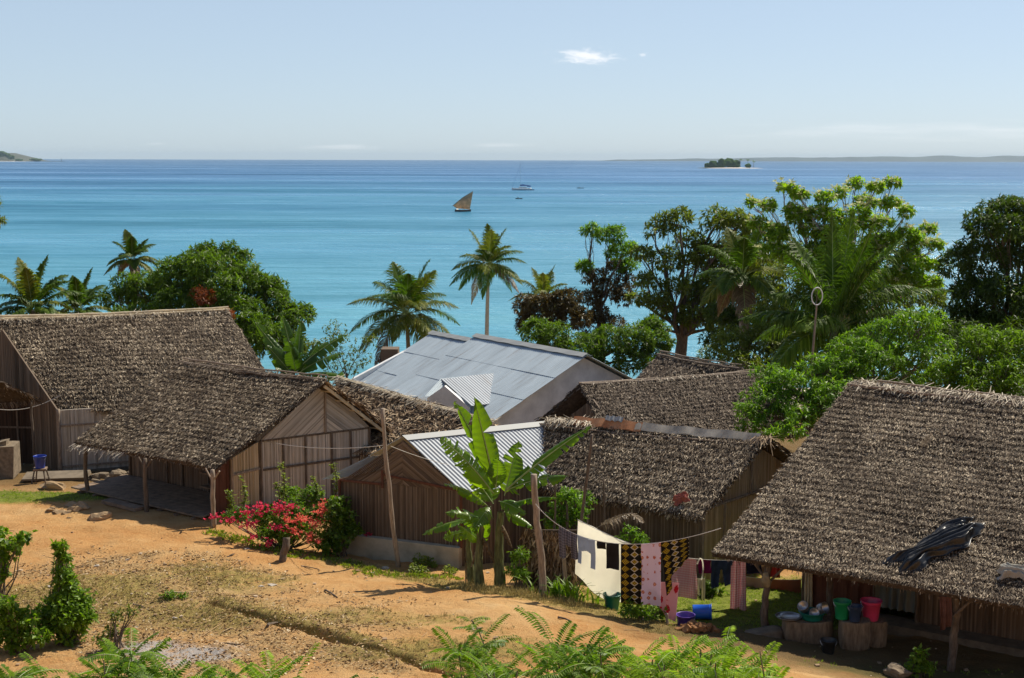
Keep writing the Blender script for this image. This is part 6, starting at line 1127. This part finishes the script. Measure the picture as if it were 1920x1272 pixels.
q, n_ = roof_at(h4, 1277, 940); crumple('red_rag', 'faded red rag on the eave of the rusty-ridged thatched roof', 'rag', (q, h4.RB-h4.RA, h4.EA-h4.RA, n_), 60, (.2, .30), 5, 'rag_red', 30, 30, rel=.10, lift=.06)
q, n_ = roof_at(h5, 1727, 850); lf = MB(); rb_ = MB(); frond(lf, q+n_*.08, q+n_*.11+(h5.RA-h5.EA)*.09, .05, np.random.RandomState(4), 16, .12, .02, droop=.2); lf.build('dry_leaf', M['palm_dry'], label='pale curled dry leaf lying in the middle of the big thatched roof', cat='dry leaf')
# ------------------------------------------------------------ poles and fence
def gpole(name, label, cat, px, pyb, Y, topx, topy, r, mat='post_pale', seed=0, wob=.03, group=None, dYt=0):
    f = P(px, pyb, Y); f = on_ground(f[0], f[1], -.1); t = P(topx, topy, Y+dYt); return post(name, f, t, r, mat, None, seed, wob, label=label, cat=cat, group=group)
gpole('crooked_pole', 'tall crooked wooden pole in front of the iron-roofed hut', 'pole', 748, 1060, 28.3, 717, 766, .048, 'post_pale', 4, .035)
gpole('fence_post', 'thick split wooden post holding the left end of the clothesline', 'post', 1018, 1105, 25.6, 1001, 890, .07, 'post_pale', 5, .03)
gpole('leaning_pole', 'thin pole leaning right in front of the middle thatched roof', 'pole', 1068, 1060, 26.5, 1110, 815, .035, 'post', 6, .015)
gpole('thin_stake', 'thin stake standing before the middle hut, left of the dry palm frond', 'stake', 1134, 1075, 27.6, 1131, 895, .022, 'post', 7, .012)
gpole('thin_stake', 'thin stake standing behind the dry palm frond', 'stake', 1182, 1060, 27.8, 1180, 900, .018, 'post', 8, .012)
gpole('thin_stake', 'short stake beside the small feathery tree', 'stake', 1040, 1060, 27.3, 1041, 905, .022, 'post', 9, .012)
gpole('rear_post', 'short pale post behind the grey checked garment', 'post', 1062, 1090, 26.4, 1057, 1040, .05, 'post_pale', 10, .01)
gpole('line_stake', 'short stake under the pink flowered cloth', 'stake', 1251, 1190, 24.6, 1250, 1150, .03, 'post_pale', 11, .008)
f = G(527, 1052); post('tree_stump', f-A([0, 0, .1]), P(537, 1008, f[1]+.1), .085, 'post', None, 12, .02, label='short gnarled stump in front of the bougainvillea', cat='stump')
ae = thing('ring_aerial', on_ground(*P(1524, 665, 41)[:2]), 'white ring aerial on a tall thin pole among the trees', 'aerial'); mb = MB(); tube(mb, [A([*on_ground(*P(1524, 665, 41)[:2])]), P(1524, 660, 41), P(1531, 575, 41)], [.04, .035, .025], 8); mb.build('pole', M['post_pale'], ae); mb = MB(); c = P(1532, 556, 41); a = np.linspace(0, 2*math.pi, 49)
tube(mb, A([c+A([math.cos(t)*.17, math.cos(t)*.05, math.sin(t)*.26]) for t in a]), .018, 7, cap=False); M['white_paint'] = plain('white_paint', (.72, .72, .70), var=.1, rough=.5); mb.build('ring', M['white_paint'], ae, smooth=True); mb = MB(); tube(mb, [c-A([.02, 0, .26]), c+A([0.01, 0, .26])], .012, 5); mb.build('inner_rod', M['post'], ae)
def wire(name, a, b, sag, label, r=.005): t = np.linspace(0, 1, 30)[:, None]; p = a+(b-a)*t; p[:, 2] -= 4*sag*(t[:, 0]*(1-t[:, 0])); mb = MB(); tube(mb, p, r, 4); mb.build(name, M['rope'], label=label, cat='wire')
wire('wire', P(495, 827, 33), P(722, 835, 28.4), .12, 'thin wire sagging across the pale cane gable to the crooked pole', .008)
wire('wire', P(733, 837, 28.3), P(842, 872, 28.9), .03, 'thin wire from the crooked pole down to the iron roof edge')
wire('wire', P(0, 768, 39), P(112, 742, 39.3), .15, 'thin wire in front of the gable of the long thatched house', .01)
# woven palm-leaf fence behind the posts
fp = [P(985, 985, 27.1), P(1082, 990, 26.5)]; fn = thing('palm_leaf_fence', on_ground(*lerp(fp[0], fp[1], .5)[:2]), 'dark brown dried palm-leaf fence behind the split fence post', 'fence'); mb = MB(); rs = np.random.RandomState(9); n = 3400
s = rs.rand(n); z0 = gz(A([fp[0][0]]), A([fp[0][1]]))[0]; p = fp[0]+(fp[1]-fp[0])*s[:, None]; p[:, 2] = z0+rs.rand(n)*(fp[0][2]-z0); nrm = unit(np.cross(fp[1]-fp[0], [0, 0, 1.])); nrm = nrm if nrm[1] < 0 else -nrm
leaves(mb, p+nrm*rs.uniform(0, .1, n)[:, None], unit(A([0, 0, -1.])+rs.normal(0, .3, (n, 3))), unit(nrm+rs.normal(0, .4, (n, 3))), .26*rs.uniform(.5, 1.2, n), .03, rs); mb.build('palm_leaves', M['thatch_warm'], fn); mb = MB(); a_, b_ = fp[0]*A([1, 1, 0])+A([0, 0, z0-.2]), fp[1]*A([1, 1, 0])+A([0, 0, z0-.2]); U = unit(b_-a_)
slab(mb, a_, U, up, nrm, [(0, 0), (np.linalg.norm(b_-a_), 0), (np.linalg.norm(b_-a_), fp[1][2]-z0+.15), (0, fp[0][2]-z0+.1)], 0, -.06); mb.build('backing', M['thatch_base'], fn)
# dry palm frond propped up
df = thing('dry_palm_frond', P(1120, 990, 27.4), 'dry palm frond resting on stakes behind the cream sheet', 'palm frond'); lf, rb_ = MB(), MB(); rs = np.random.RandomState(11); frond(lf, P(1118, 990, 27.2), P(1184, 962, 27.2), .03, rs, 40, .38, .022, droop=1.3, rb=rb_); frond(lf, P(1182, 962, 27.2), P(1206, 980, 27), .05, rs, 14, .25, .022, droop=1., rb=rb_); lf.build('leaflets', M['palm_dry'], df); rb_.build('midrib', M['post_pale'], df)
# ------------------------------------------------------------ buckets, pots and yard things
def pmat(n, c, r=.35): M[n] = plain(n, c, rough=r, var=.08, scale=3, spec=.5, bump=0); return M[n]
pmat('pl_blue', (.02, .05, .32)); pmat('pl_blue2', (.01, .10, .55)); pmat('pl_green', (.01, .22, .08)); pmat('pl_teal', (.01, .16, .12)); pmat('pl_pink', (.62, .05, .14)); pmat('pl_slate', (.03, .05, .10)); pmat('pl_purple', (.10, .05, .30)); pmat('pl_black', (.02, .02, .02))
M['alu'] = plain('aluminium', (.45, .45, .46), rough=.35, metal=.9, var=.1)
def bucket(label, c, r, h, mat, handle=True, tilt=None, cat='bucket', name='bucket', taper=.72, content=None):
    root = thing(name, c, label, cat); mb = MB(); prof = [(.001, .01), (r*taper*.98, .01), (r*taper, 0), (r*taper, .012), (r*.93, h*.86), (r*.98, h*.87), (r*.94, h*.92), (r*.97, h*.97), (r*1.06, h*.975), (r*1.06, h), (r*.95, h), (r*.93, h*.96), (r*taper*.95, .03), (.001, .03)]
    lathe(mb, c, prof, 28, tilt); mb.build('body', M[mat], root, smooth=True)
    if handle and tilt is None:
        hb = MB(); a = np.linspace(0, math.pi, 18); tube(hb, A([A(c)+A([math.cos(t)*r*1.03, -math.sin(t)*r*.55-.0, h*.93-math.sin(t)*r*.75]) for t in a]), .006, 6); hb.build('handle', M['alu'], root)
    return root
st_ = P(77, 915, 36.3); zs = float(gz(A([st_[0]]), A([st_[1]]))[0]); stool = thing('wooden_stool', A([st_[0], st_[1], zs]), 'small splay-legged wooden stool on the left grass', 'stool'); mb = MB(); box(mb, (st_[0], st_[1], zs+.38), .34, .30, .04, .2, .005); mb.build('seat', M['plank'], stool)
for sx in (-1, 1):
    for sy in (-1, 1): mb = MB(); tube(mb, [A([st_[0]+sx*.19, st_[1]+sy*.17, zs-.02]), A([st_[0]+sx*.12, st_[1]+sy*.1, zs+.36])], .02, 7); mb.build('leg', M['post'], stool)
mb = MB(); 
for sx in (-1, 1): tube(mb, [A([st_[0]+sx*.165, st_[1]-.14, zs+.13]), A([st_[0]+sx*.165, st_[1]+.14, zs+.13])], .012, 6)
mb.build('stretcher', M['post'], stool)
bucket('dark blue bucket standing on the small stool at far left', (st_[0], st_[1], zs+.402), .165, .33, 'pl_blue')
# seats made of sawn stump and block under the eave of the big hut
def tub(label, px, pyb, Y, w_, h, d_, name='stump_seat', cat='stump', mat='stone', seed=1):
    f = P(px, pyb, Y); zb = float(gz(A([f[0]]), A([f[1]]))[0]); mb = MB(); rs = np.random.RandomState(seed); a = np.linspace(0, 2*math.pi, 25); pr = []
    for z, k in ((0, .94), (.1, 1.0), (h*.5, 1.03), (h*.92, 1.0), (h, .96)): pr.append(A([[f[0]+math.copysign(abs(math.cos(t))**.55, math.cos(t))*w_/2*k*(1+.03*math.sin(3*t+seed)), f[1]+math.copysign(abs(math.sin(t))**.6, math.sin(t))*d_/2*k, zb+z+.01*math.sin(5*t)] for t in a]))
    grid(mb, A(pr).transpose(1, 0, 2)); pr_top = pr[-1]; c = pr_top.mean(0); mb.add(np.vstack([pr_top[:-1], [c]]), [(i, (i+1) % 24, 24) for i in range(24)]); return mb.build(name, M[mat], label=label, cat=cat), A([f[0], f[1], zb+h])
M['stumpwood'] = plain('stump_wood', (.19, .14, .09), scale=6, stretch=(3, 3, .7), var=.45, rough=.95, bump=.5)
_, t1 = tub('long earthen bench under the eave carrying the tray and the teal basin', 1512, 1222, 24.2, .88, .40, .5, 'bench', 'bench', 'stumpwood', 1)
_, t2 = tub('broad round-cornered stump under the green bucket', 1600, 1240, 23.8, .54, .50, .45, 'stump_seat', 'stump', 'stumpwood', 2)
_, t3 = tub('narrower stump under the pink bucket by the doorway', 1640, 1228, 24.0, .36, .46, .4, 'stump_seat', 'stump', 'stumpwood', 3)
def stand(px, top, dy=0): p = P(px, 1170, top[1]+dy); return A([p[0], top[1]+dy, top[2]+.003])
bucket('green bucket under the eave of the big hut, left of the slate blue one', stand(1578, t2, .03), .155, .33, 'pl_green')
bucket('small slate blue bucket between the green and the pink buckets', stand(1602, t2, -.1), .125, .28, 'pl_slate')
bucket('pink bucket on the narrow stump by the doorway', stand(1632, t3, -.02), .185, .36, 'pl_pink')
bs = stand(1522, t1, -.02); bucket('wide teal basin full of cooking pots on the earthen bench', bs, .235, .14, 'pl_teal', False, cat='basin', name='basin', taper=.8)
def pot(label, c, ax_, r, h, lid=True):
    root = thing('cooking_pot', c, label, 'cooking pot', 'pots in the basin'); mb = MB(); lathe(mb, c, [(.001, 0), (r*.85, 0), (r*.97, h*.12), (r, h*.5), (r*.95, h*.9), (r*1.12, h), (r*.97, h*.97), (r*.9, h*.1), (.001, h*.08)], 22, ax_); mb.build('body', M['alu'], root, smooth=True); return root
pot('aluminium cooking pot tipped to the left in the teal basin', bs+A([-.13, 0, .17]), (-.5, -.6, .8), .09, .14); pot('dented aluminium cooking pot tipped to the right in the teal basin', bs+A([.12, 0, .17]), (.65, -.6, .45), .1, .15); pot('upturned pale bowl between the two pots in the teal basin', bs+A([0, -.08, .10]), (.1, -.7, .6), .085, .09)
tr_ = stand(1478, t1, -.05); mb = MB(); lathe(mb, tr_+A([0, 0, .03]), [(.001, 0), (.2, 0), (.235, .03), (.24, .032), (.2, .006), (.001, .006)], 26); lathe(mb, tr_+A([0.03, 0, .045]), [(.001, 0), (.16, 0), (.19, .025), (.16, .006), (.001, .006)], 26); mb.build('serving_tray', M['alu'], smooth=True, label='two flat metal trays stacked at the left end of the earthen bench', cat='tray')
g_ = P(1552, 1245, 23.3); bucket('black bucket on the ground in front of the broad stump', on_ground(g_[0], g_[1]), .14, .24, 'pl_black')
g_ = P(1432, 1200, 24.3); mb = MB(); blob(mb, on_ground(g_[0], g_[1], .02), (.36, .25, .16), 5, .12); mb.build('stone_footing', M['cement'], smooth=True, label='rounded cement footing around the first post of the big hut', cat='footing')
g_ = G(1285, 1172); bucket('purple bucket by the soil heap near the laundry', g_+A([0, 0, -.01]), .175, .21, 'pl_purple', taper=.85)
g_ = G(1315, 1160); c = g_+A([0, 0, .13]); bucket('bright blue drum bucket lying on its side behind the soil heap', c+A([-.17, 0, 0]), .15, .36, 'pl_blue2', False, tilt=(1, -.12, .04), taper=.9)
g_ = G(1152, 1150); bucket('green bucket half hidden behind the bottom edge of the cream sheet', on_ground(g_[0], g_[1]+.6), .17, .30, 'pl_teal')
hp = thing('soil_heap', G(1318, 1190), 'small heap of brown earth clods beside the purple bucket', 'soil heap'); mb = MB()
g0 = G(1312, 1185)
for i in range(12):
    o_ = rg.normal(0, .16, 2)*A([1, .5]); blob(mb, on_ground(g0[0]+o_[0], g0[1]+.1+o_[1], .09-.25*abs(o_[0])), A([.13, .11, .1])*rg.uniform(.6, 1.15), i, .3)
mb.build('clods', M['clod'], hp)
# bundle tied to the post
mb = MB(); c = P(1438, 1088, 24.5); blob(mb, c, (.10, .10, .17), 4, .2, 12, 18); mb.build('cloth_bundle', plain('sack_cloth', (.25, .20, .11), var=.3, bump=.4), smooth=True, label='brown cloth bundle tied round the first post of the big hut', cat='bundle')
M['sackrag'] = clothmat('faded_rag', (.16, .08, .06), .4); hangr = [P(1768, 1120, 22.7), P(1790, 1120, 22.7)]; hang('hanging_rags', 'brownish rags hanging on the post in front of the doorway curtain', 'rags', A(hangr), 1762, 1784, 1185, 1172, 'sackrag', 31, folds=2, amp=.03)
# firewood, slabs, rocks
def rock(label, px, py, sx, sy, sz, seed, mat='stone', name='rock', cat='rock', amp=.25, dz=.3, group=None):
    g_ = G(px, py); mb = MB(); blob(mb, g_+A([0, 0, sz*dz]), (sx, sy, sz), seed, amp, 12, 16); return mb.build(name, M[mat], label=label, cat=cat, group=group)
M['stone_tan'] = plain('tan_stone', (.36, .25, .14), scale=4, var=.35, rough=.95, bump=.7)
rock('largest flat pointed rock lying on the dirt before the porch hut', 187, 972, .27, .2, .11, 1, 'stone_tan')
for i, (px, py, s, lb) in enumerate(((95, 958, .12, 'leftmost small rock in the row edging the dirt by the grass'), (110, 962, .13, 'second small rock in the row edging the dirt'), (125, 962, .1, 'small tan rock right of the pair edging the dirt'), (140, 958, .15, 'flat rock in the middle of the row before the porch'), (150, 952, .2, 'pale slab rock at the right end of the row before the porch'), (132, 950, .14, 'dark rock behind the row before the porch'), (105, 918, .3, 'heap of pale rubble beside the little stool'), (232, 925, .22, 'rough rock at the end of the low stone wall'), (130, 972, .05, 'tiny upright rock in front of the row'))):
    rock(lb, px, py, s*1.3, s, s*.6, 20+i, 'stone_tan', group='rocks before the porch')
rock('grey boulder at the bottom edge beside the seedling', 1682, 1268, .26, .2, .13, 41, 'stone')
mb = MB(); beam(mb, G(200, 942)+A([0, 0, .04]), G(262, 958)+A([0, 0, .04]), .3, .08); mb.build('loose_plank', M['plank'], label='broad plank lying in front of the porch deck at left', cat='plank')
for i, (a, b, r, lb) in enumerate((((607, 1108), (632, 1122), .018, 'short dark stick lying on the dirt path in the middle'), ((1045, 1160), (1072, 1165), .02, 'short brown stick lying on the path near the cream sheet'), ((310, 1114), (385, 1108), .014, 'long pale stick lying beside the green patch on the dirt'), ((345, 1182), (362, 1190), .02, 'dark stub of wood lying among the litter'), ((400, 1200), (445, 1212), .014, 'thin dark twig near the gully'), ((425, 1044), (440, 1042), .02, 'small dark stick near the bougainvillea'), ((565, 1062), (600, 1072), .012, 'thin twig at the edge of the path below the weeds'), ((500, 1176), (520, 1168), .03, 'brown piece of wood in the gully mouth'), ((250, 1136), (275, 1140), .015, 'thin dry stick among the leaf litter at left'), ((250, 1155), (262, 1142), .01, 'short slanted twig among the leaf litter'))):
    ga, gb_ = G(*a, .01), G(*b, .015); mb = MB(); t = np.linspace(0, 1, 7)[:, None]; p = ga+(gb_-ga)*t+A([0, 0, 1])*(.02*np.sin(t*3.1+i)); p[:, :2] += np.random.RandomState(i).normal(0, .01, (7, 2)); tube(mb, p, r*(1-.4*t[:, 0]), 6); mb.build('stick', M['bamboo' if i == 2 else 'post'], label=lb, cat='stick', group='sticks lying on the dirt')
rs = np.random.RandomState(31); mb = MB(); nst = 1500; x = rs.uniform(-13, 8, nst); y = rs.uniform(19.8, 30.5, nst); kk = rs.rand(nst) < .04+.8*litter(x, y); x, y = x[kk], y[kk]; z = gz(x, y)
for i in range(len(x)):
    a_ = rs.rand()*6.28; l_ = rs.uniform(.05, .16)*(1+2*(rs.rand() < .08)); d_ = A([math.cos(a_), math.sin(a_), rs.uniform(-.05, .15)])*l_; q_ = A([x[i], y[i], z[i]+.012]); tube(mb, [q_-d_, q_+A([rs.normal(0, .01), rs.normal(0, .01), .01]), q_+d_], rs.uniform(.003, .008), 4, cap=False)
mb.build('straw', M['litter'], kind='stuff', label='straw and broken twigs strewn over the dirt slope', cat='straw', base=(0, 25, 11))
# small pebbles and litter scraps: uncountable
rs = np.random.RandomState(77); mb = MB(); n = 900; x = rs.uniform(-13, 9, n); y = rs.uniform(20, 31.5, n); k = rs.rand(n) < .25+.75*litter(x, y); x, y = x[k], y[k]; z = gz(x, y)
for i in range(len(x)):
    s = .012+.03*rs.rand()**3; v = unit(rs.normal(size=(8, 3)))*s*A([1, 1, .6])+A([x[i], y[i], z[i]+s*.2]); v = A([[a_, b_, c_] for a_ in (-1, 1) for b_ in (-1, 1) for c_ in (-.6, .6)])*s*rs.uniform(.7, 1.2, (8, 3))+A([x[i], y[i], z[i]+s*.2]); mb.add(v, [(0, 1, 3, 2), (4, 6, 7, 5), (0, 4, 5, 1), (2, 3, 7, 6), (0, 2, 6, 4), (1, 5, 7, 3)])
M['pebble'] = island_mat('pebble', [(.1, (.2, .12, .07)), (.7, (.40, .28, .17)), (.98, (.7, .63, .5))]); mb.build('pebbles', M['pebble'], kind='stuff', label='small stones and scraps strewn over the dirt', cat='pebbles', base=(0, 25, 11))
for i, (px, py, s, lb) in enumerate(((182, 1062, .07, 'white scrap on the dirt in the litter at upper left'), (240, 1050, .06, 'pale stone on the dirt below the path at left'), (388, 1066, .06, 'small white stone on the path left of the stump'), (465, 1031, .09, 'white crumpled scrap by the weeds left of the stump'), (510, 1098, .08, 'pale flat scrap on the middle of the path'), (725, 1066, .09, 'pale yellow stone among the weeds by the crooked pole'), (700, 1075, .06, 'whitish stone among the weeds left of the crooked pole'), (327, 1160, .05, 'white pebble scrap in the lower litter'), (490, 1100, .05, 'small pale stone beside the flat scrap'), (95, 1100, .06, 'pale stone right of the left edge shrub'), (888, 1180, .04, 'white scrap under the tall nodding shoot'))):
    rock(lb, px, py, s, s*.8, s*.4, 60+i, 'stone_pale', 'pale_scrap', 'scrap', .35, group='pale stones and scraps on the dirt')
# ------------------------------------------------------------ boats and islands
def hull(mb, c, L_, B_, H_, head=0, sheer=.15, n=24, draft=.1):
    u = np.linspace(-1, 1, n); ca, sa = math.cos(head), math.sin(head); rows = []
    for x in u:
        w_ = B_/2*(1-abs(x)**2.6)+.01; zt = H_*(1+sheer*x*x*2.2); sec = [(-w_, zt), (-w_*.95, H_*.4), (-w_*.5, -draft), (0, -draft*1.2), (w_*.5, -draft), (w_*.95, H_*.4), (w_, zt), (0, zt-.04)]; rows.append([[x*L_/2*ca-y_*sa, x*L_/2*sa+y_*ca, z_] for y_, z_ in sec+[sec[0]]])
    grid(mb, A(rows)+A(c))
Zs = lambda px, py: Pz(px, py, 0)
d_ = Zs(868, 397); dh = thing('dhow', d_, 'wooden sailing dhow with a patched brown lateen sail under way', 'sailing boat'); mb = MB(); hull(mb, d_, 6.2, 1.6, .6, .1, .2); M['boatwood'] = plain('boat_wood', (.09, .07, .06), var=.4, scale=1); mb.build('hull', M['boatwood'], dh, smooth=True)
k = PXM(d_[1]); sp = lambda dx, dz, dy=0: d_+A([dx*k, dy, dz*k]); n = 16; uu = np.linspace(0, 1, n)[:, None]; vv_ = np.linspace(0, 1, n)[None, :]
lo_, hi_, fo_, ft_ = sp(-19, 11), sp(19, 37), sp(-12, 6), sp(13, 4); g1_ = (lo_[None, None]*(1-uu[..., None])+hi_[None, None]*uu[..., None]); g2_ = (fo_[None, None]*(1-uu[..., None])+ft_[None, None]*uu[..., None]); Sg = g1_*(1-vv_[..., None])+g2_*vv_[..., None]; Sg[..., 1] += -1.1*np.sin(vv_*math.pi)*np.sin(uu*2.6); Sg[..., 2] += .5*np.sin(uu*math.pi)*(1-vv_); mb = MB(); grid(mb, Sg); grid(mb, (Sg+A([0, .03, 0]))[:, ::-1]); M['sail'] = plain('patched_sail', (.56, .42, .27), var=.3, scale=.9, trans=.5, rough=.9); mb.build('sail', M['sail'], dh, smooth=True)
mb = MB(); tube(mb, [sp(-20, 10), sp(0, 26.5), sp(19.5, 38)], .07, 6); mb.build('yard', M['post'], dh); mb = MB(); tube(mb, [sp(2, 2, .3), sp(4, 27, .3)], .09, 6); mb.build('mast', M['post'], dh); mb = MB(); Sj = A([[sp(-13, 8), sp(-9, 8)], [sp(-12, 3), sp(-8, 4)]]); grid(mb, Sj); mb.build('white_cloth', M['c_white'], dh)
y_ = Zs(978, 357); ya = thing('sailing_yacht', y_, 'white sailing yacht with furled blue sail cover at anchor', 'yacht'); k = PXM(y_[1]); sp = lambda dx, dz, dy=0: y_+A([dx*k, dy, dz*k]); mb = MB(); hull(mb, y_, 37*k, 3.6, 1.2, math.pi, .12); mb.build('hull', M['white_paint'], ya, smooth=True)
mb = MB(); box(mb, sp(2, 5.2), 15*k, 2.2, .8, 0, .03); mb.build('cabin', M['white_paint'], ya); mb = MB(); tube(mb, [sp(-3, 3), sp(-1.5, 54)], .09, 6); mb.build('mast', M['white_paint'], ya); mb = MB(); tube(mb, [sp(-18, 4), sp(-2, 48)], .05, 5); tube(mb, [sp(14, 4), sp(-1.5, 54)], .02, 4); mb.build('stay', M['c_royal'], ya); mb = MB(); tube(mb, [sp(-3, 9), sp(3, 9.6), sp(10, 8.6)], [.35, .42, .25], 8); tube(mb, [sp(10, 8), sp(17, 7.6)], .4, 8); mb.build('sail_cover', M['c_royal'], ya, smooth=True); mb = MB(); hull(mb, sp(20, 0), 2.6, 1.2, .5, .3); mb.build('dinghy', M['pl_slate'], ya)
M['skin'] = plain('skin', (.06, .035, .025), var=.1, bump=0); 
for i, (px, py, w_, lb) in enumerate(((973, 373, 13, 'small outrigger canoe with one paddler below the yacht'), (1088, 353, 13, 'small dark canoe with one paddler far right of the yacht'))):
    c = Zs(px, py+.5); k = PXM(c[1]); o = thing('canoe', c, lb, 'canoe', 'canoes'); mb = MB(); hull(mb, c, w_*k, .7, .38, .05, .15); mb.build('hull', M['boatwood'], o, smooth=True); mb = MB(); tube(mb, [c+A([-w_*k*.3, -1.6, .15]), c+A([w_*k*.25, -1.6, .15])], .07, 6); mb.build('outrigger', M['boatwood'], o)
    b0 = c+A([-w_*k*.18, 0, .1]); pr_ = thing('person', b0, 'paddler in dark clothing seated in the canoe '+('below the yacht' if i == 0 else 'far right of the yacht'), 'person', 'paddlers'); mb = MB(); tube(mb, [b0+A([.5, 0, .25]), b0+A([.25, 0, .55]), b0+A([0, 0, .25]), b0+A([-.03, 0, .5]), b0+A([0, 0, .85]), b0+A([.02, 0, .92]), b0+A([.03, 0, .98]), b0+A([.03, 0, 1.1]), b0+A([.03, 0, 1.2])], [.06, .09, .18, .17, .2, .08, .09, .12, .05], 9)
    tube(mb, [b0+A([0, .18, .82]), b0+A([.25, .3, .55]), b0+A([.45, .1, .6])], [.07, .05, .04], 7); tube(mb, [b0+A([0, -.18, .82]), b0+A([.2, -.32, .6]), b0+A([.42, -.1, .45])], [.07, .05, .04], 7); mb.build('body', M['skin'], pr_, smooth=True); mb = MB(); tube(mb, [b0+A([.4, .5, 1.0]), b0+A([.5, -.9, -.05])], .03, 5); mb.build('paddle', M['boatwood'], label='thin dark paddle held by the paddler '+('below the yacht' if i == 0 else 'far right of the yacht'), cat='paddle', group='paddles')
# islet with trees
M['far_leaf'] = leafmat('far_leaf', (.06, .12, .03), (.11, .20, .05), (.18, .28, .08), trans=.3); M['beach'] = plain('beach_sand', (.62, .56, .46), var=.12, scale=.05, bump=0); M['rockdark'] = plain('dark_rock', (.07, .075, .045), var=.4, scale=.1)
def mound(name, label, c, rx, ry, h, mat, seed, kind='structure', cat=None):
    mb = MB(); r_ = np.linspace(0, 1, 10)[:, None]; a = np.linspace(0, 2*math.pi, 40)[None, :]; wob = 1+.12*np.sin(3*a+seed)+.07*np.sin(7*a); x = rx*r_*np.cos(a)*wob; y2 = ry*r_*np.sin(a)*wob; z = h*(1-r_**1.6)-.6*r_**6-.3+0*a; grid(mb, A(c)+np.stack([x, y2, z], -1)); return mb.build(name, M[mat], smooth=True, kind=kind, label=label, cat=cat)
ic = Zs(1372, 316); k = PXM(ic[1]); mound('island', None, ic+A([0, 30, 0]), 66*k, 60, 2.4, 'beach', 1); mound('island_rocks', None, ic+A([-38*k, 25, 0]), 30*k, 26, 2.6, 'rockdark', 2)
def far_tree(label, px, wpx, hpx, Y, seed, name='broadleaf_tree', group='trees on the islet', z0=0, dy=0):
    rs = np.random.RandomState(seed); k = PXM(Y); x = P(px, 316, Y)[0]; b_ = A([x, Y+dy, z0]); o = thing(name, b_, label, 'tree', group); tb = MB(); tube(tb, [b_, b_+A([0, 0, hpx*k*.6])], [.5, .3], 6); tb.build('trunk', M['bark'], o); r_ = wpx*k/2; h = hpx*k
    cl = [(b_+A([rs.uniform(-.5, .5)*r_, rs.uniform(-.5, .5)*r_, h*(.12+.5*rs.rand())]), r_*.7) for _ in range(7)]; p, ot, sm = crown_points(cl, rs, 1.3, nsub=5, flat=min(1, h/(2*r_)*1.2)); p[:, 2] = np.maximum(p[:, 2], z0+.3); mb = MB(); rosettes(mb, p, ot, rs, 4, 1.6, 1.0); mb.build('crown', M['far_leaf'], o); return o
for i, (px, w_, h, lb) in enumerate(((1327, 12, 9, 'low leftmost tree of the far islet'), (1338, 18, 14, 'second tree from the left on the far islet'), (1353, 22, 20, 'tall bushy tree left of the centre of the far islet'), (1366, 20, 20, 'tall tree at the centre of the far islet'), (1378, 18, 16, 'rounded tree right of the centre of the far islet'), (1403, 10, 10, 'small pale tree alone on the sand of the far islet'))): far_tree(lb, px, w_, h, ic[1]+25+i, 800+i, z0=1.5)
for i, (px, h, lb) in enumerate(((1388, 18, 'leftmost of the three palms on the far islet'), (1402, 18, 'middle palm of the three on the far islet'), (1413, 14, 'rightmost palm standing over the sand of the far islet'))):
    Yp = ic[1]+30; k = PXM(Yp); b_ = A([P(px, 316, Yp)[0], Yp, 1.2]); t_ = b_+A([0, 0, h*k*.8]); o = thing('coconut_palm', b_, lb, 'palm tree', 'palms on the islet'); mb = MB(); tube(mb, [b_, t_], [.5, .4], 6); mb.build('trunk', M['palm_bark'], o); mb = MB(); rb_ = MB(); rs = np.random.RandomState(i)
    for j in range(11): a = j*2.4; frond(mb, t_, t_+A([math.cos(a)*4.6, math.sin(a)*4.6, rs.uniform(-2.5, 3)]), .2, rs, 14, 1.8, .5)
    mb.build('fronds', M['far_leaf'], o)
# headland at far left
hc = Zs(4, 303); k = PXM(hc[1]); Yh = hc[1]; mound('headland_beach', None, hc+A([-40*k, 80, 0]), 88*k, 90, 4, 'beach', 3)
mb = MB(); n1_, n2_ = 60, 12; x = np.linspace(-160, 42, n1_); hgt = np.interp(x, [-160, -90, -45, -10, 8, 20, 30], [15, 17, 18, 15, 10, 5, 0])*k*(1+.25*fbm(x*.12, x*0+3, 3)); pr_ = A([[0, 0], [.1, .45], [.25, .8], [.5, 1], [.8, .7], [1, 0]]); grid(mb, np.stack([np.stack([hc[0]-4*k+x*k, Yh+60+a*500+0*x, hgt*b2], -1) for a, b2 in pr_], 1)); mb.build('headland', M['rockdark'], kind='structure', smooth=True)
for i, (px, w_, h, z_, lb) in enumerate(((-8, 18, 14, 11, 'wooded tree on top of the far left headland at the frame edge'), (4, 18, 12, 11, 'rounded tree on the crest of the far left headland'), (14, 12, 9, 9, 'tree on the right shoulder of the far left headland'), (22, 10, 8, 5, 'lowest tree on the slope of the far left headland'))): far_tree(lb, px, w_, h, Yh+70, 830+i, z0=z_*k*.8, group='trees on the headland')
for i, (px, w_, h, lb) in enumerate(((36, 12, 5, 'small bushy islet rock just off the far left headland'), (66, 20, 6, 'larger bushy islet rock off the far left headland'))): far_tree(lb, px, w_, h, Yh+60, 840+i, name='rock_bush', group='bushy rocks off the headland', z0=.5)
mb = MB(); c = A([P(92, 303, Yh)[0], Yh+60, 0]); blob(mb, c, (22*k, 10, 1.2*k*.6), 7, .2); mb.build('reef', M['rockdark'], kind='structure'); bc = thing('beacon', A([P(108, 303, Yh)[0], Yh+60, 0]), 'tiny beacon post standing on the reef off the left headland', 'beacon'); mb = MB(); lathe(mb, A([P(108, 303, Yh)[0], Yh+60, 0]), [(2.2, 0), (1.8, 4), (1.0, 4.2), (.9, 12), (1.6, 12.4), (1.6, 14), (.1, 15)], 10); mb.build('tower', M['rockdark'], bc)
